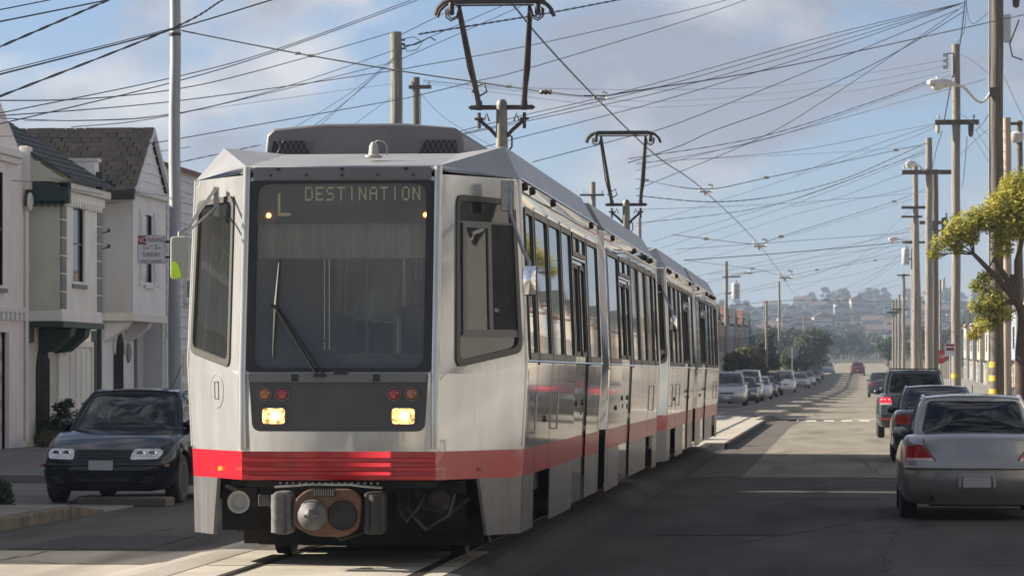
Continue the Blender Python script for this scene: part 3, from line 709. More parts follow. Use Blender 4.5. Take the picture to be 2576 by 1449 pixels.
# ================================================================== ground, street, hills
def prof(y):
    if y < 250: return 0.
    if y < 500: return 1.8*((y-250)/250.)**2
    if y < 600: return 1.8+.0144*(y-500)-.000035*(y-500)**2
    if y < 950: return 2.89+.0074*(y-600)
    return 5.48
def bend(y):
    return 0. if y < 110 else .0136*(y-110) if y < 330 else 2.99+.006*(y-330)
def camber(x):
    return -.14*smooth((x+2.95)/.4) if x > -4 else -.14*smooth((-5.3-x)/.7)
def smooth(t): t = max(0., min(1., t)); return t*t*(3-2*t)
def hill_h(x, y):
    z = prof(y)
    if y > 900:
        u = (x-at(2120, 940, y).x)/max(1, y)            # how far sideways, as a slope from the street axis
        r = smooth((y-900)/1900.)
        top = 45 + 4*math.sin(u*31+1.2) + 2*math.sin(u*77) + 1.5*math.sin(u*160+2)
        z += r*top
        if y > 2900: z -= (y-2900)*.02
        z += r*2.2*math.sin(x*.021+y*.006)*math.sin(y*.011)
    return z
def road_mat(name, c1, c2, stain):
    m = mat(name, c1, .9, 0, col2=c2, spec=.08, scale=.55, bump=.3, bscale=70, stretch=(1.6, .35, 1), detail=9)
    nt = m.node_tree; n, l = nt.nodes, nt.links; b = n['Principled BSDF']; src = b.inputs['Base Color'].links[0].from_socket
    g = n.new('ShaderNodeNewGeometry')
    def layer(prev, sc, st, lo, hi, col):
        mp_ = n.new('ShaderNodeMapping'); mp_.inputs['Scale'].default_value = st; l.new(g.outputs['Position'], mp_.inputs['Vector'])
        z = n.new('ShaderNodeTexNoise'); z.inputs['Scale'].default_value = sc; z.inputs['Detail'].default_value = 6; l.new(mp_.outputs[0], z.inputs['Vector'])
        r = n.new('ShaderNodeMapRange'); r.inputs['From Min'].default_value = lo; r.inputs['From Max'].default_value = hi; r.clamp = True; l.new(z.outputs['Fac'], r.inputs['Value'])
        x = n.new('ShaderNodeMix'); x.data_type = 'RGBA'; x.inputs['B'].default_value = (*col, 1); l.new(r.outputs[0], x.inputs['Factor']); l.new(prev, x.inputs['A']); return x.outputs['Result']
    s1 = layer(src, 1.1, (1.2, .12, 1), .55, .75, stain)                     # tyre-polished, oily streaks
    s2 = layer(s1, 90., (1, 1, 1), .58, .75, tuple(min(1, c*1.5) for c in c2))  # aggregate
    l.new(s2, b.inputs['Base Color']); return m
mat('tar', (.026, .025, .025), .8, 0, var=.2, scale=3, spec=.2)
mat('asphalt_patch', (.085, .077, .068), .85, 0, scale=1.6, col2=(.115, .105, .095), bump=.2, bscale=60, spec=.1)
road_mat('asphalt', (.052, .050, .049), (.088, .084, .079), (.034, .032, .031))  # dark road copy: shade of train and houses is put into its colour
road_mat('asphalt_worn', (.165, .150, .126), (.222, .203, .170), (.115, .104, .088))  # worn road, paler still: sunlight past the train's shadow is in its colour
mat('track_slab', (.30, .275, .235), .8, 0, scale=1.1, col2=(.40, .37, .315), bump=.15, bscale=40, spec=.1)
mat('sidewalk', (.16, .152, .14), .85, 0, scale=.8, col2=(.22, .21, .195), bump=.2, bscale=40, spec=.1)
mat('kerbstone', (.085, .072, .058), .85, 0, scale=2.5, col2=(.15, .135, .115), bump=.4, bscale=25, spec=.1)
mat('road_paint', (.72, .71, .66), .7, 0, scale=5, col2=(.5, .49, .45), lo=.45, hi=.7, spec=.1)
mat('rail_steel', (.06, .052, .046), .4, .6, var=.3, scale=4)
mat('earth', (.10, .085, .06), .95, 0, scale=.3, col2=(.14, .12, .085), spec=.1)
mat('hillside', (.03, .038, .028), .95, 0, scale=.02, col2=(.065, .07, .06), lo=.42, hi=.6, spec=.1)
ys = [-60, -20, 0, 20, 40, 60, 90, 110, 120, 140, 160, 180, 200, 225, 250]+[250+25*k for k in range(1, 27)]+[900+60*k for k in range(1, 46)]+[3800, 4200]
def sheet(name, x0, x1, y0, y1, dz, m, nx=1, kind='structure', parent=None, crown=True):
    xs_ = sorted(set([x0, x1]+[x for x in (-8.75, -6.0, -5.8, -5.65, -5.5, -5.3, -2.95, -2.85, -2.75, -2.65, -2.55, -1.6, 2.85) if x0 < x < x1])); nx = len(xs_)-1
    st = sorted(set([y0, y1]+[y for y in ys if y0 < y < y1])); q = MB(); b = 0
    for y in st:
        for x in xs_: q.v.append((x+bend(y), y, prof(y)+dz+(camber(x) if crown else 0)))
    for j in range(len(st)-1):
        for i in range(nx): a = j*(nx+1)+i; q.f.append((a, a+1, a+nx+2, a+nx+1))
    o = q.build(name, m, parent)
    if kind and parent is None: o['kind'] = kind
    return o
g = MB(); NX = 60
for y in ys:
    w = 220+abs(y)*.35; cxx = at(2120, 940, max(y, 1)).x
    for i in range(NX+1):
        x = cxx + w*(2*i/NX-1); g.v.append((x, y, hill_h(x, y)-.30))
for j in range(len(ys)-1):
    for i in range(NX): a = j*(NX+1)+i; g.f.append((a, a+1, a+NX+2, a+NX+1))
go = g.build('ground', [M['earth'], M['hillside']]); go['kind'] = 'structure'
for p in go.data.polygons:
    if p.center.y > 880: p.material_index = 1
for p in go.data.polygons: p.use_smooth = True
XL, XR = -8.75, 2.85                                  # kerb lines
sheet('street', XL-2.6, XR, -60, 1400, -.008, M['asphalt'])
sheet('worn_traffic_lane', -1.6, XR-.1, 57, 700, -.004, M['asphalt_worn'])  # worn lane, with the sunlit tone painted in
sheet('asphalt_patch_strip', -2.49, -1.6, 57, 131, -.004, M['asphalt_patch'])
sheet('trackway_slab', -5.0, -2.97, -60, 30.2, -.004, M['track_slab'])
sheet('trackway_asphalt', -5.0, -2.97, 30.2, 74, -.004, M['asphalt_patch'])  # dark beneath the train: its shade is put into the trackway colour
sheet('trackway_slab', -5.0, -2.97, 74, 131, -.004, M['track_slab'])
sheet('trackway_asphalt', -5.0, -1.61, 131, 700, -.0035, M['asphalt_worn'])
q = MB(); q.box(-2.968, -2.56, 78, 117, -.3, -.002); o = q.build('boarding_island', M['track_slab']); tag(o, kind='structure')
q = MB(); q.box(-2.56, -2.5, 78, 117, -.3, -.012); o = q.build('island_kerb', M['underframe']); tag(o, kind='structure')
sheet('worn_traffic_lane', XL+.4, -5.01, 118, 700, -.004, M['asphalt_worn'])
sheet('street_crossing_pavement', XL-60, XL-.0, 97, 116, -.012, M['asphalt_worn'])
sheet('street_crossing_pavement', XR, 60, 97, 116, -.012, M['asphalt_worn'])
sheet('street_crossing_pavement', -70, XL-1.0, 9, 27, -.012, M['asphalt_worn'])
road_mat('junction_concrete', (.22, .205, .18), (.30, .28, .245), (.15, .14, .12))  # pale tone paints sunlight onto the junction, up to the shade edge
sheet('junction_pavement', XL-1., -5.02, 6, 30.4, -.0045, M['junction_concrete'])
for k in range(26):                                    # slab joints
    y = 14+k*4.6
    q = MB(); q.box(-4.98, -2.99, y-.012, y+.012, -.004, -.001); o = q.build('slab_joint', M['asphalt_patch']); tag(o, kind='structure')
for k in range(9):
    y = 74+k*5.5
    q = MB(); q.face([(-1.6, y-.012, -.1425), (2.7, y-.012, -.1425), (2.7, y+.012, -.1425), (-1.6, y+.012, -.1425)]); o = q.build('pavement_joint', M['asphalt_patch']); tag(o, kind='structure')
for x in (TX-.7175, TX+.7175):                         # grooved rails: head, groove and lip
    st = [y for y in range(-40, 300, 10)]
    q = MB(); s = 1 if x > TX else -1
    q.box(x-.03, x+.03, -40, 140, -.03, .004); q.box(min(x-s*.03, x-s*.075), max(x-s*.03, x-s*.075), -40, 140, -.03, -.0025)
    o = q.build('tram_rail', M['rail_steel']); tag(o, kind='structure')
# painted lines
def paint(name, x0, x1, y0, y1):
    q = MB(); xs_ = sorted(set([x0, x1]+[x for x in (-8.75, -6.0, -5.8, -5.65, -5.5, -5.3, -2.95, -2.85, -2.75, -2.65, -2.55, -1.6, 2.85) if x0 < x < x1]))
    for xa, xb in zip(xs_, xs_[1:]): q.face([(xa, y0, camber(xa)+.001), (xb, y0, camber(xb)+.001), (xb, y1, camber(xb)+.001), (xa, y1, camber(xa)+.001)]); o = q.build(name, M['road_paint']); tag(o, kind='structure')
for k in range(7): paint('crosswalk_line', -1.9+k*.62, -1.55+k*.62, 124.5, 126.6)
for k in range(9): paint('crosswalk_line', -8.2+k*.62, -7.85+k*.62, 124.0, 127.5)
paint('crosswalk_edge', -8.4, 2.4, 128.6, 129.2)
# ---- pavements and kerbs
def kerb_run(name, pts, w=.16, h=.13):
    """kerb stones along a polyline, one stone per piece"""
    root = bpy.data.objects.new(name, None); COL.objects.link(root); root['kind'] = 'structure'
    for (a, b_) in zip(pts, pts[1:]):
        a, b_ = Vector(a), Vector(b_); L = (b_-a).length; n = max(1, round(L/1.8)); d = (b_-a)/n; t = d.normalized(); nn = Vector((-t.y, t.x))
        for i in range(n):
            p0 = a+d*i+t*.006; p1 = a+d*(i+1)-t*.006; p0 = p0+Vector((bend(p0.y), 0)); p1 = p1+Vector((bend(p1.y), 0)); dz = random.uniform(-.006, .006); z0 = prof(p0.y)-.14
            q = MB(); q.prism([(p0.x, p0.y, z0-.1), (p1.x, p1.y, z0-.1), ((p1+nn*w).x, (p1+nn*w).y, z0-.1), ((p0+nn*w).x, (p0+nn*w).y, z0-.1)], (0, 0, .1+h+dz)); q.build('kerb_stone', M['kerbstone'], root, bevel=.02)
    return root
def slab_walk(name, x0, x1, y0, y1, z, m='sidewalk', nx=3, dy=1.6, z2=None):
    root = bpy.data.objects.new(name, None); COL.objects.link(root); root['kind'] = 'structure'
    ny = max(1, round((y1-y0)/dy)); dy = (y1-y0)/ny; dx = (x1-x0)/nx
    for j in range(ny):
        for i in range(nx):
            e = random.uniform(-.004, .004); q = MB(); q.box(x0+i*dx+.006, x0+(i+1)*dx-.006, y0+j*dy+.006, y0+(j+1)*dy-.006, -.24, z-.14+e); q.build('paving_slab', M[m], root)
    return root
# left pavement: raised before and after a dropped driveway where the black car stands
kerb_run('kerb', [(XL-.02, 31), (XL-.02, 40.2)])
q = MB(); q.prism([(XL-.02, 40.2, -.05), (XL-.02, 42.0, -.05), (XL-.18, 42.0, -.05), (XL-.18, 40.2, -.05)], (0, 0, .05)); q.v = [(x, y, ((.13 if y < 41 else .02) if z > -.01 else z)-.14) for x, y, z in q.v]; o = q.build('kerb_ramp', M['kerbstone']); tag(o, kind='structure')
slab_walk('sidewalk', -17.05, XL-.18, 31, 40.8, .125, nx=4, dy=1.9)
slab_walk('driveway', -17.05, XL-.02, 40.85, 52.4, .012, nx=4, dy=2.9)
q = MB(); q.prism([(-9.55, 44.05, -.02), (-8.35, 43.75, -.02), (-8.3, 44.1, -.02), (-9.5, 44.6, -.02)], (0, 0, .13)); q.v = [(x, y, z-.14) for x, y, z in q.v]; o = q.build('broken_kerb_stone', M['asphalt_patch'], bevel=.03); tag(o, kind='structure')
kerb_run('kerb', [(XL-.02, 52.5), (XL-.02, 96.0)])
slab_walk('sidewalk', -16.9, XL-.18, 52.5, 96.0, .125, nx=4, dy=1.9)
sheet('sidewalk', -17, XL, 117, 430, -.015, M['sidewalk'], 1, crown=False)
kerb_run('kerb', [(XL-.02, 117.5), (XL-.02, 190)])
sheet('sidewalk', XR+.16, 12, 30, 96, -.015, M['sidewalk'], 1, crown=False)
sheet('sidewalk', XR+.16, 12, 117, 430, -.015, M['sidewalk'], 1, crown=False)
kerb_run('kerb', [(XR+.17, 30), (XR+.17, 96)])
kerb_run('kerb', [(XR+.17, 117), (XR+.17, 190)])

# cracks, tar seams and covers in the near carriageway
rc = random.Random(4)
for k, (x0, y0, dx, dy) in enumerate([(-1.9, 30, 3.6, 1.2), (-1.2, 34, 2.0, 9), (.3, 30, .4, 12), (-2.2, 38, 3.0, -.7), (-7.6, 28.5, .5, 9), (-6.4, 30.5, -1.8, 1.0), (-.8, 45, 1.0, 10), (-2.0, 51, 4.2, .8), (-5.9, 27.2, -3.5, 1.6), (.6, 58, -.3, 12)]):
    q = MB(); n = 26; pts = []
    for i in range(n+1):
        t = i/n; pts.append((x0+dx*t+rc.gauss(0, .035), y0+dy*t+rc.gauss(0, .06)))
    for i in range(n):
        a, b_ = Vector(pts[i]), Vector(pts[i+1]); d = (b_-a).normalized(); nn = Vector((-d.y, d.x))*rc.uniform(.006, .022); z = lambda p: camber(p.x)-.0015
        q.face([(*(a-nn), z(a)), (*(b_-nn), z(b_)), (*(b_+nn), z(b_)), (*(a+nn), z(a))])
    o = q.build('pavement_crack', M['underframe']); tag(o, kind='structure')
for k, (x0, x1, y0, y1) in enumerate([(-1.9, -.6, 36.5, 39.2), (.1, 1.9, 52, 54.5), (-7.8, -6.5, 33, 36), (-.9, .5, 47, 48.2)]):
    q = MB(); q.face([(x0, y0, camber(x0)-.0028), (x1, y0+.1, camber(x1)-.0028), (x1-.05, y1, camber(x1)-.0028), (x0+.04, y1-.1, camber(x0)-.0028)]); o = q.build('tar_patch', M['tar']); tag(o, kind='structure')
# ================================================================== cars
mat('tyre', (.018, .018, .019), .8, 0, var=.2, scale=20)
mat('rim', (.35, .35, .36), .35, .8, var=.1, scale=10)
mat('plate', (.62, .62, .63), .5)
mat('plate_blank', (.33, .33, .36), .5)
mat('car_trim', (.02, .02, .022), .55)
mat('car_under', (.012, .012, .012), .9)
mat('car_seat', (.045, .035, .03), .8)
mat('tail_red', (.33, .008, .012), .15, 0, coat=1)
mat('tail_clear', (.5, .42, .42), .15, .2, var=.3, scale=60, coat=1)
emit('tail_lit', (1.0, .02, .04), .35, (.4, .01, .02))
emit('tail_core', (1.0, .2, .25), 1.0)
def paint_mat(name, c, rough=.28, metal=.4, dust=.06, coat=.8):
    return mat(name, c, rough, metal, var=dust, scale=3, coat=coat)
paint_mat('paint_black', (.004, .006, .013), .10, 0, coat=0)
M['paint_black'].node_tree.nodes['Principled BSDF'].inputs['Specular IOR Level'].default_value = .45
paint_mat('paint_silver', (.27, .266, .262), .3, .55)
paint_mat('paint_navy', (.02, .028, .045), .3, .3)
paint_mat('paint_slate', (.035, .045, .05), .3, .4)
paint_mat('paint_white', (.66, .66, .65), .35, 0)
paint_mat('paint_lightsilver', (.42, .43, .44), .3, .5)
paint_mat('paint_darkgrey', (.045, .05, .06), .3, .3)
paint_mat('paint_red', (.16, .02, .022), .35, .2)
paint_mat('paint_green', (.02, .045, .042), .3, .3)

def make_car(P, name, paint, label, group=None, detail=2, dark=False):
    L, W, H = P['L'], P['W'], P['H']; w2 = W/2; R = P.get('R', .31); yf, yr = P['axles']; z0 = P.get('clear', .19)
    root = thing(name, label, P.get('cat', 'car'), (0, 0, 0), 0, group)
    top = lambda y: cs(P['top'], y)
    hwt = P.get('plan') or [(0, .86), (.12, .92), (.35, .97), (.9, 1.0), (L-.9, 1.0), (L-.35, .975), (L-.12, .94), (L, .89)]
    hw = lambda y: w2*cs(hwt, y)
    ar = R+.055
    def arch(y):
        for yc in (yf, yr):
            if abs(y-yc) < ar: return R+math.sqrt(max(0, ar*ar-(y-yc)**2))
        return 0
    fpr = P['front']; rpr = P['rear']                    # (z, set-back) profiles of the two fascias
    fk, rk = P.get('fcurve', .22), P.get('rcurve', .16)
    def dispf(x, z, y):
        a = max(0, 1-y/.9)**2; b = max(0, 1-(L-y)/.9)**2
        return (cs(fpr, z)+fk*(abs(x)/w2)**3)*a-(cs(rpr, z)+rk*(abs(x)/w2)**3)*b
    zl = [0, .0, .035, .12, .26, .42, .56, .70, .82, .92, .985]; xw = [0, .80, .93, .975, .995, 1.0, 1.0, .992, .975, .945, .90]
    def section(y):
        w, zt = hw(y), top(y); a = arch(y); s = []
        for t, x in zip(zl, xw): s.append((x*w, max(z0+t*(zt-z0), a)))
        s += [(.80*w, max(zt+.004, a)), (.45*w, zt+.022), (0, zt+.03)]
        return s
    n = 90 if detail > 1 else 48
    st = sorted(set([L*i/n for i in range(n+1)]+[yc+sgn*ar*q for yc in (yf, yr) for sgn in (-1, 1) for q in (1.0, .97, .85)]+[.03, .07, L-.03, L-.07]))
    b = MB(); K = len(zl)+3; rings = []
    for y in st:
        s = section(y); full = [(x, z) for x, z in s]+[(-x, z) for x, z in reversed(s[1:-1])]
        idx = []
        for x, z in full: idx.append(b.pt((x, y+dispf(x, z, y), z)))
        rings.append(idx)
    for a_, c_ in zip(rings, rings[1:]):
        N = len(a_)
        for i in range(N): j = (i+1) % N; b.f.append((a_[i], a_[j], c_[j], c_[i]))
    for y, yy in ((0, 0), (L, L)):                       # fascias
        s = section(y); C = 10
        prev = None
        for (x, z) in s[1:]:
            row = []
            for k in range(C+1):
                xx = -x+2*x*k/C; row.append(b.pt((xx, yy+dispf(xx, z, y), z)))
            if prev:
                for k in range(C): b.f.append((prev[k], prev[k+1], row[k+1], row[k]))
            prev = row
    b.build('body', M[paint], root, smooth=38)
    SF = lambda x, z, off=0.: Vector((x, dispf(x, z, 0)-off, z))
    SR = lambda x, z, off=0.: Vector((x, L+dispf(x, z, L)+off, z))
    # ---- greenhouse
    yA, yB, yC, yD = P['glass']; zr = H-.035; wA, wB, wC, wD = P['gw']
    def belt(y): return top(y)-.015
    zA, zD = belt(yA)-.01, belt(yD)-.01
    cA, cB = P.get('bow', (.16, .07))
    ex = lambda v: .025*math.sin(PI*v)
    def WS(u, v, off=0.): return Vector((u*(wA+(wB-wA)*v+ex(v)), yA+(yB-yA)*v+(cA+(cB-cA)*v)*u*u-off, zA+(zr-zA)*v+.035*(1-u*u)*v+.02*math.sin(PI*v)+off*.5))
    def RW(u, v, off=0.): return Vector((u*(wD+(wC-wD)*v+ex(v)), yD+(yC-yD)*v-(cA*.7+(cB-cA*.7)*v)*u*u+off, zD+(zr-zD)*v+.035*(1-u*u)*v+.02*math.sin(PI*v)+off*.5))
    def RFS(u, v, off=0.): return Vector((u*(wB+(wC-wB)*v), (yB+cB*u*u)+((yC-cB*u*u)-(yB+cB*u*u))*v, zr+.035*(1-u*u)+.03*math.sin(PI*v)+off))
    def side(sd):
        def S(u, v, off=0.):
            f = WS(1, v); r = RW(1, v); p = f.lerp(r, u)
            zb_ = belt(p.y)-.02
            z = p.z if v > 0 else min(p.z, zb_)
            return Vector((sd*(p.x+off+.015*math.sin(PI*u)), p.y, z+.03*math.sin(PI*u)*v))
        return S
    gm = 'car_glass_dark' if dark else 'car_glass'
    def windowed(S, u0, u1, v0, v1, o2, r, gname, sub=4, gmat=None):
        """patch border (paint) with a rounded window"""
        outer = []; NN = 6
        inn = rpoly(o2, r, NN)
        cr_ = [(u0, v0), (u1, v0), (u1, v1), (u0, v1)]
        for i in range(4):
            p = Vector(cr_[i]); a = Vector(cr_[i-1]); c = Vector(cr_[(i+1) % 4])
            for k in range(NN+1):
                t = k/NN
                q_ = p.lerp(a, (.5-t)*.9) if t < .5 else p.lerp(c, (t-.5)*.9)
                outer.append((q_.x, q_.y))
        q = MB(); nn = len(inn); bse = len(q.v)
        for p in outer: q.v.append(tuple(S(*p)))
        for p in inn: q.v.append(tuple(S(*p)))
        for i in range(nn): j = (i+1) % nn; q.f.append((i, j, nn+j, nn+i))
        q.build('pillar', M[paint], root, smooth=60)
        wdw = MB().fill(S, inn, -.004, sub).build(gname, M[gmat or gm], root, smooth=60)
        if detail > 1:
            MB().ring(S, inn, [(p[0]+(sum(x[0] for x in inn)/nn-p[0])*.035, p[1]+(sum(x[1] for x in inn)/nn-p[1])*.05) for p in inn], -.002, .003).build('window_seal', M['car_trim'], wdw)
    windowed(WS, -1, 1, 0, 1, rect(-.93, .93, .03, .93), .07, 'windscreen')
    windowed(RW, -1, 1, 0, 1, rect(-.90, .90, .08, .91), .08, 'rear_window')
    MB().grid(lambda u, v: RFS(u, v), 8, 8, -1, 1, 0, 1).build('roof_panel', M[paint], root, smooth=60)
    bp = P.get('bpillar', .50); cp = P.get('cpillar', .93)
    for sd in (-1, 1):
        S = side(sd)
        if cp < .9:
            windowed(S, 0, bp, 0, 1, rect(.04, bp-.02, .08, .93), .05, 'side_window'); windowed(S, bp, cp, 0, 1, rect(bp+.02, cp-.01, .08, .93), .05, 'side_window'); windowed(S, cp, 1, 0, 1, rect(cp+.02, .96, .1, .92), .05, 'side_window')
        else:
            windowed(S, 0, bp, 0, 1, rect(.05, bp-.02, .08, .92), .05, 'side_window'); windowed(S, bp, 1, 0, 1, rect(bp+.02, .93, .08, .92), .05, 'side_window')
        q = MB(); pts = [WS(sd, v) for v in (0, .25, .5, .75, 1)]+[RFS(sd, v) for v in (.25, .5, .75)]+[RW(sd, v) for v in (1, .75, .5, .25, 0)]
        q.tube(pts, .024, 8); q.build('roof_rail_edge', M[paint], root, smooth=60)
    q = MB(); q.tube([WS(u/6., 1) for u in range(-6, 7)], .014, 6); q.build('roof_edge_trim', M[paint], root, smooth=60); q = MB(); q.tube([RW(u/6., 1) for u in range(-6, 7)], .014, 6); q.build('roof_edge_trim', M[paint], root, smooth=60)
    # ---- wheels
    for yc in (yf, yr):
        for sd in (-1, 1):
            tw = .19; xo = sd*(w2*.985); tr = MB()
            tr.lathe((xo, yc, R), (-sd, 0, 0), [(.0, R*.70), (.0, R*.90), (.02, R*.985), (.05, R), (tw-.05, R), (tw-.02, R*.985), (tw, R*.9), (tw, R*.6)], 28)
            wo = tr.build('wheel', M['tyre'], root, smooth=35)
            if detail > 1:
                rm = MB(); rm.lathe((xo+sd*.001, yc, R), (-sd, 0, 0), [(.03, R*.70), (.0, R*.69), (.0, R*.64), (.05, R*.6), (.06, R*.2), (.03, R*.16), (.02, .01)], 24); rm.build('rim', M['rim'], wo, smooth=35)
    u = MB(); u.box(-w2*.72, w2*.72, .35, L-.35, z0+.0, .55); u.box(-w2*.6, w2*.6, .5, L-.5, z0-.03, z0+.02); u.build('underbody', M['car_under'], root)
    # ---- cabin
    fl = MB(); fl.box(-w2*.78, w2*.78, yA+.35, yD-.35, .5, .56); fl.build('cabin_floor', M['car_under'], root)
    if detail > 1:
        for sx in (-.37, .37):
            s = MB(); yy = yA+1.15; s.box(sx-.24, sx+.24, yy, yy+.14, .55, H-.52); s.box(sx-.24, sx+.24, yy-.45, yy, .52, .66); so = s.build('seat', M['car_seat'], root, bevel=.05)
            h = MB(); h.box(sx-.13, sx+.13, yy+.02, yy+.12, H-.50, H-.27); h.build('headrest', M['car_seat'], so, bevel=.05)
        s = MB(); s.box(-.6, .6, yD-.75, yD-.6, .55, H-.55); s.build('rear_seat', M['car_seat'], root, bevel=.05)
        s = MB(); s.box(-.66, .66, yA+.25, yA+.55, .6, belt(yA)-.02); s.build('dashboard', M['car_trim'], root, bevel=.05)
    # ---- mirrors
    for sd in (-1, 1):
        m = MB(); c = WS(sd, .12); m.lathe((c.x+sd*.05, c.y+.12, c.z+.03), (sd, 0, 0), [(-.05, .025), (0, .05), (.03, .075), (.12, .07), (.15, .03)], 12); mo = m.build('wing_mirror', M[P.get('mirror', paint)], root, smooth=60); 
    return root, SF, SR, WS, RW, RFS, side
def lamp(root, S, poly, mats, nm, r=.02, th=.012, mid=None):
    q = MB(); p = rpoly(poly, r, 3); q.ring(S, p, [(a+(sum(x[0] for x in p)/len(p)-a)*.06, b+(sum(x[1] for x in p)/len(p)-b)*.06) for a, b in p], -.02, th, th); 
    q.fill(S, [(a+(sum(x[0] for x in p)/len(p)-a)*.06, b+(sum(x[1] for x in p)/len(p)-b)*.06) for a, b in p], th, 2)
    return q.build(nm, M[mats], root, smooth=35)
def mir(poly): return [(-x, z) for x, z in reversed(poly)]

SEDAN = dict(L=4.37, W=1.73, H=1.45, axles=(.86, 3.37), top=[(0, .66), (.25, .74), (.7, .84), (1.18, .92), (1.6, .95), (3.2, .985), (3.7, .99), (4.1, .975), (4.3, .93), (4.37, .90)],
             glass=(1.10, 1.78, 3.02, 3.62), gw=(.72, .56, .54, .67), front=[(.2, .10), (.3, .03), (.42, .0), (.55, .02), (.66, .12), (.8, .25)], rear=[(.2, .10), (.35, .03), (.5, .0), (.62, .02), (.66, .06), (.9, .10), (1.0, .16)], bpillar=.47)
SALOON = dict(L=4.55, W=1.71, H=1.40, axles=(.90, 3.50), top=[(0, .64), (.25, .71), (.7, .80), (1.25, .88), (1.7, .91), (3.2, .955), (3.75, .97), (4.2, .965), (4.42, .945), (4.55, .91)],
              glass=(1.2, 1.95, 3.12, 3.83), gw=(.71, .56, .555, .665), front=SEDAN['front'], rear=[(.2, .14), (.3, .05), (.40, .0), (.60, .0), (.63, .035), (.66, .075), (.92, .13), (1.0, .18)], bpillar=.48, rcurve=.20)
SUV = dict(L=4.75, W=1.93, H=1.72, R=.36, clear=.26, cat='SUV', axles=(.92, 3.78), top=[(0, .78), (.25, .90), (.7, 1.0), (1.2, 1.08), (1.7, 1.10), (4.2, 1.14), (4.6, 1.12), (4.75, 1.08)],
           glass=(1.15, 1.85, 3.95, 4.52), gw=(.82, .66, .64, .75), front=[(.25, .12), (.4, .02), (.55, 0), (.75, .03), (.9, .16)], rear=[(.25, .14), (.4, .03), (.55, .0), (.66, .03), (.9, .06), (1.1, .10)], bpillar=.38, cpillar=.72, bow=(.14, .06))
VAN = dict(L=4.8, W=1.95, H=1.85, R=.34, clear=.22, cat='van', axles=(.95, 3.85), top=[(0, .78), (.2, .92), (.6, 1.04), (.9, 1.10), (4.6, 1.12), (4.8, 1.08)], glass=(.75, 1.75, 4.35, 4.68), gw=(.84, .70, .70, .80),
           front=[(.22, .1), (.4, .0), (.7, .03), (.95, .2)], rear=[(.22, .08), (.5, .0), (1.1, .04)], bpillar=.36, cpillar=.68)
def sedan_front(root, SF, SF2=None, plate='plate_blank', grille=True):
    hl = [(.36, .565), (.70, .575), (.735, .66), (.70, .70), (.40, .70), (.37, .66)]
    for p in (hl, mir(hl)):
        o = lamp(root, SF, p, 'lamp_clear', 'headlight', .03)
        cx = sum(x for x, z in p)/6
        q = MB()
        for dx in (-.07, .07): q.lathe(SF(cx+dx, .63, .010), (0, -1, 0), [(0, .055), (.008, .05), (.004, .03)], 14)
        q.build('headlight_reflector', M['chrome'], o, smooth=40)
    g = [(-.335, .575), (.335, .575), (.345, .69), (-.345, .69)]
    go_ = lamp(root, SF, g, 'car_trim', 'grille', .02, .006)
    for k in range(4):
        q = MB(); z = .595+k*.027; q.tube([SF(-.325+.65*i/8, z, .012) for i in range(9)], .006, 5); q.build('grille_bar', M['car_trim'], go_)
    q = lamp(root, SF, [(-.62, .27), (.62, .27), (.66, .36), (-.66, .36)], 'car_trim', 'lower_air_intake', .03, .004)
    q = MB(); q.tube([SF(-.76+1.52*i/14, .50, .004) for i in range(15)], .018, 6); q.build('bumper_strip', M['car_trim'], root, smooth=50)
    q = MB(); q.box(-.155, .155, SF(0, .5).y-.035, SF(0, .5).y-.02, .435, .575); q.build('licence_plate', M[plate], root, bevel=.005)
    q = MB(); q.box(-.16, .16, SF(0, .5).y-.039, SF(0, .5).y-.036, .56, .585); q.build('plate_frame', M['car_trim'], root)
    for s in (-1, 1):
        q = MB(); p = SF(s*.80, .49, .004); q.cbox(p, (.05, .09, .035)); q.build('side_marker', M['lens_amber'], root, bevel=.01)

# --- black car parked on the left driveway, facing the camera
SB = dict(SEDAN); SB['W'] = 1.74; SB['H'] = 1.42
r_, SF, SR, WS, RW, RFS, SD = make_car(SB, 'parked_car', 'paint_black', 'black sedan parked facing us on the driveway beside the steel pole', 'parked cars')
sedan_front(r_, SF)
q = MB(); q.tube([(.28, 2.7, 1.46), (.31, 2.85, 1.62), (.34, 2.95, 1.75)], .006, 5); q.build('aerial', M['car_trim'], r_)
p = at(254, 1240, 43.9); r_.location = (p.x, 43.9, -.135); r_.rotation_euler = (0, 0, rad(-2.5))
q = MB(); q.box(-.07, .07, 1.75, 1.79, 1.22, 1.27); q.build('interior_mirror', M['car_trim'], r_, bevel=.01)

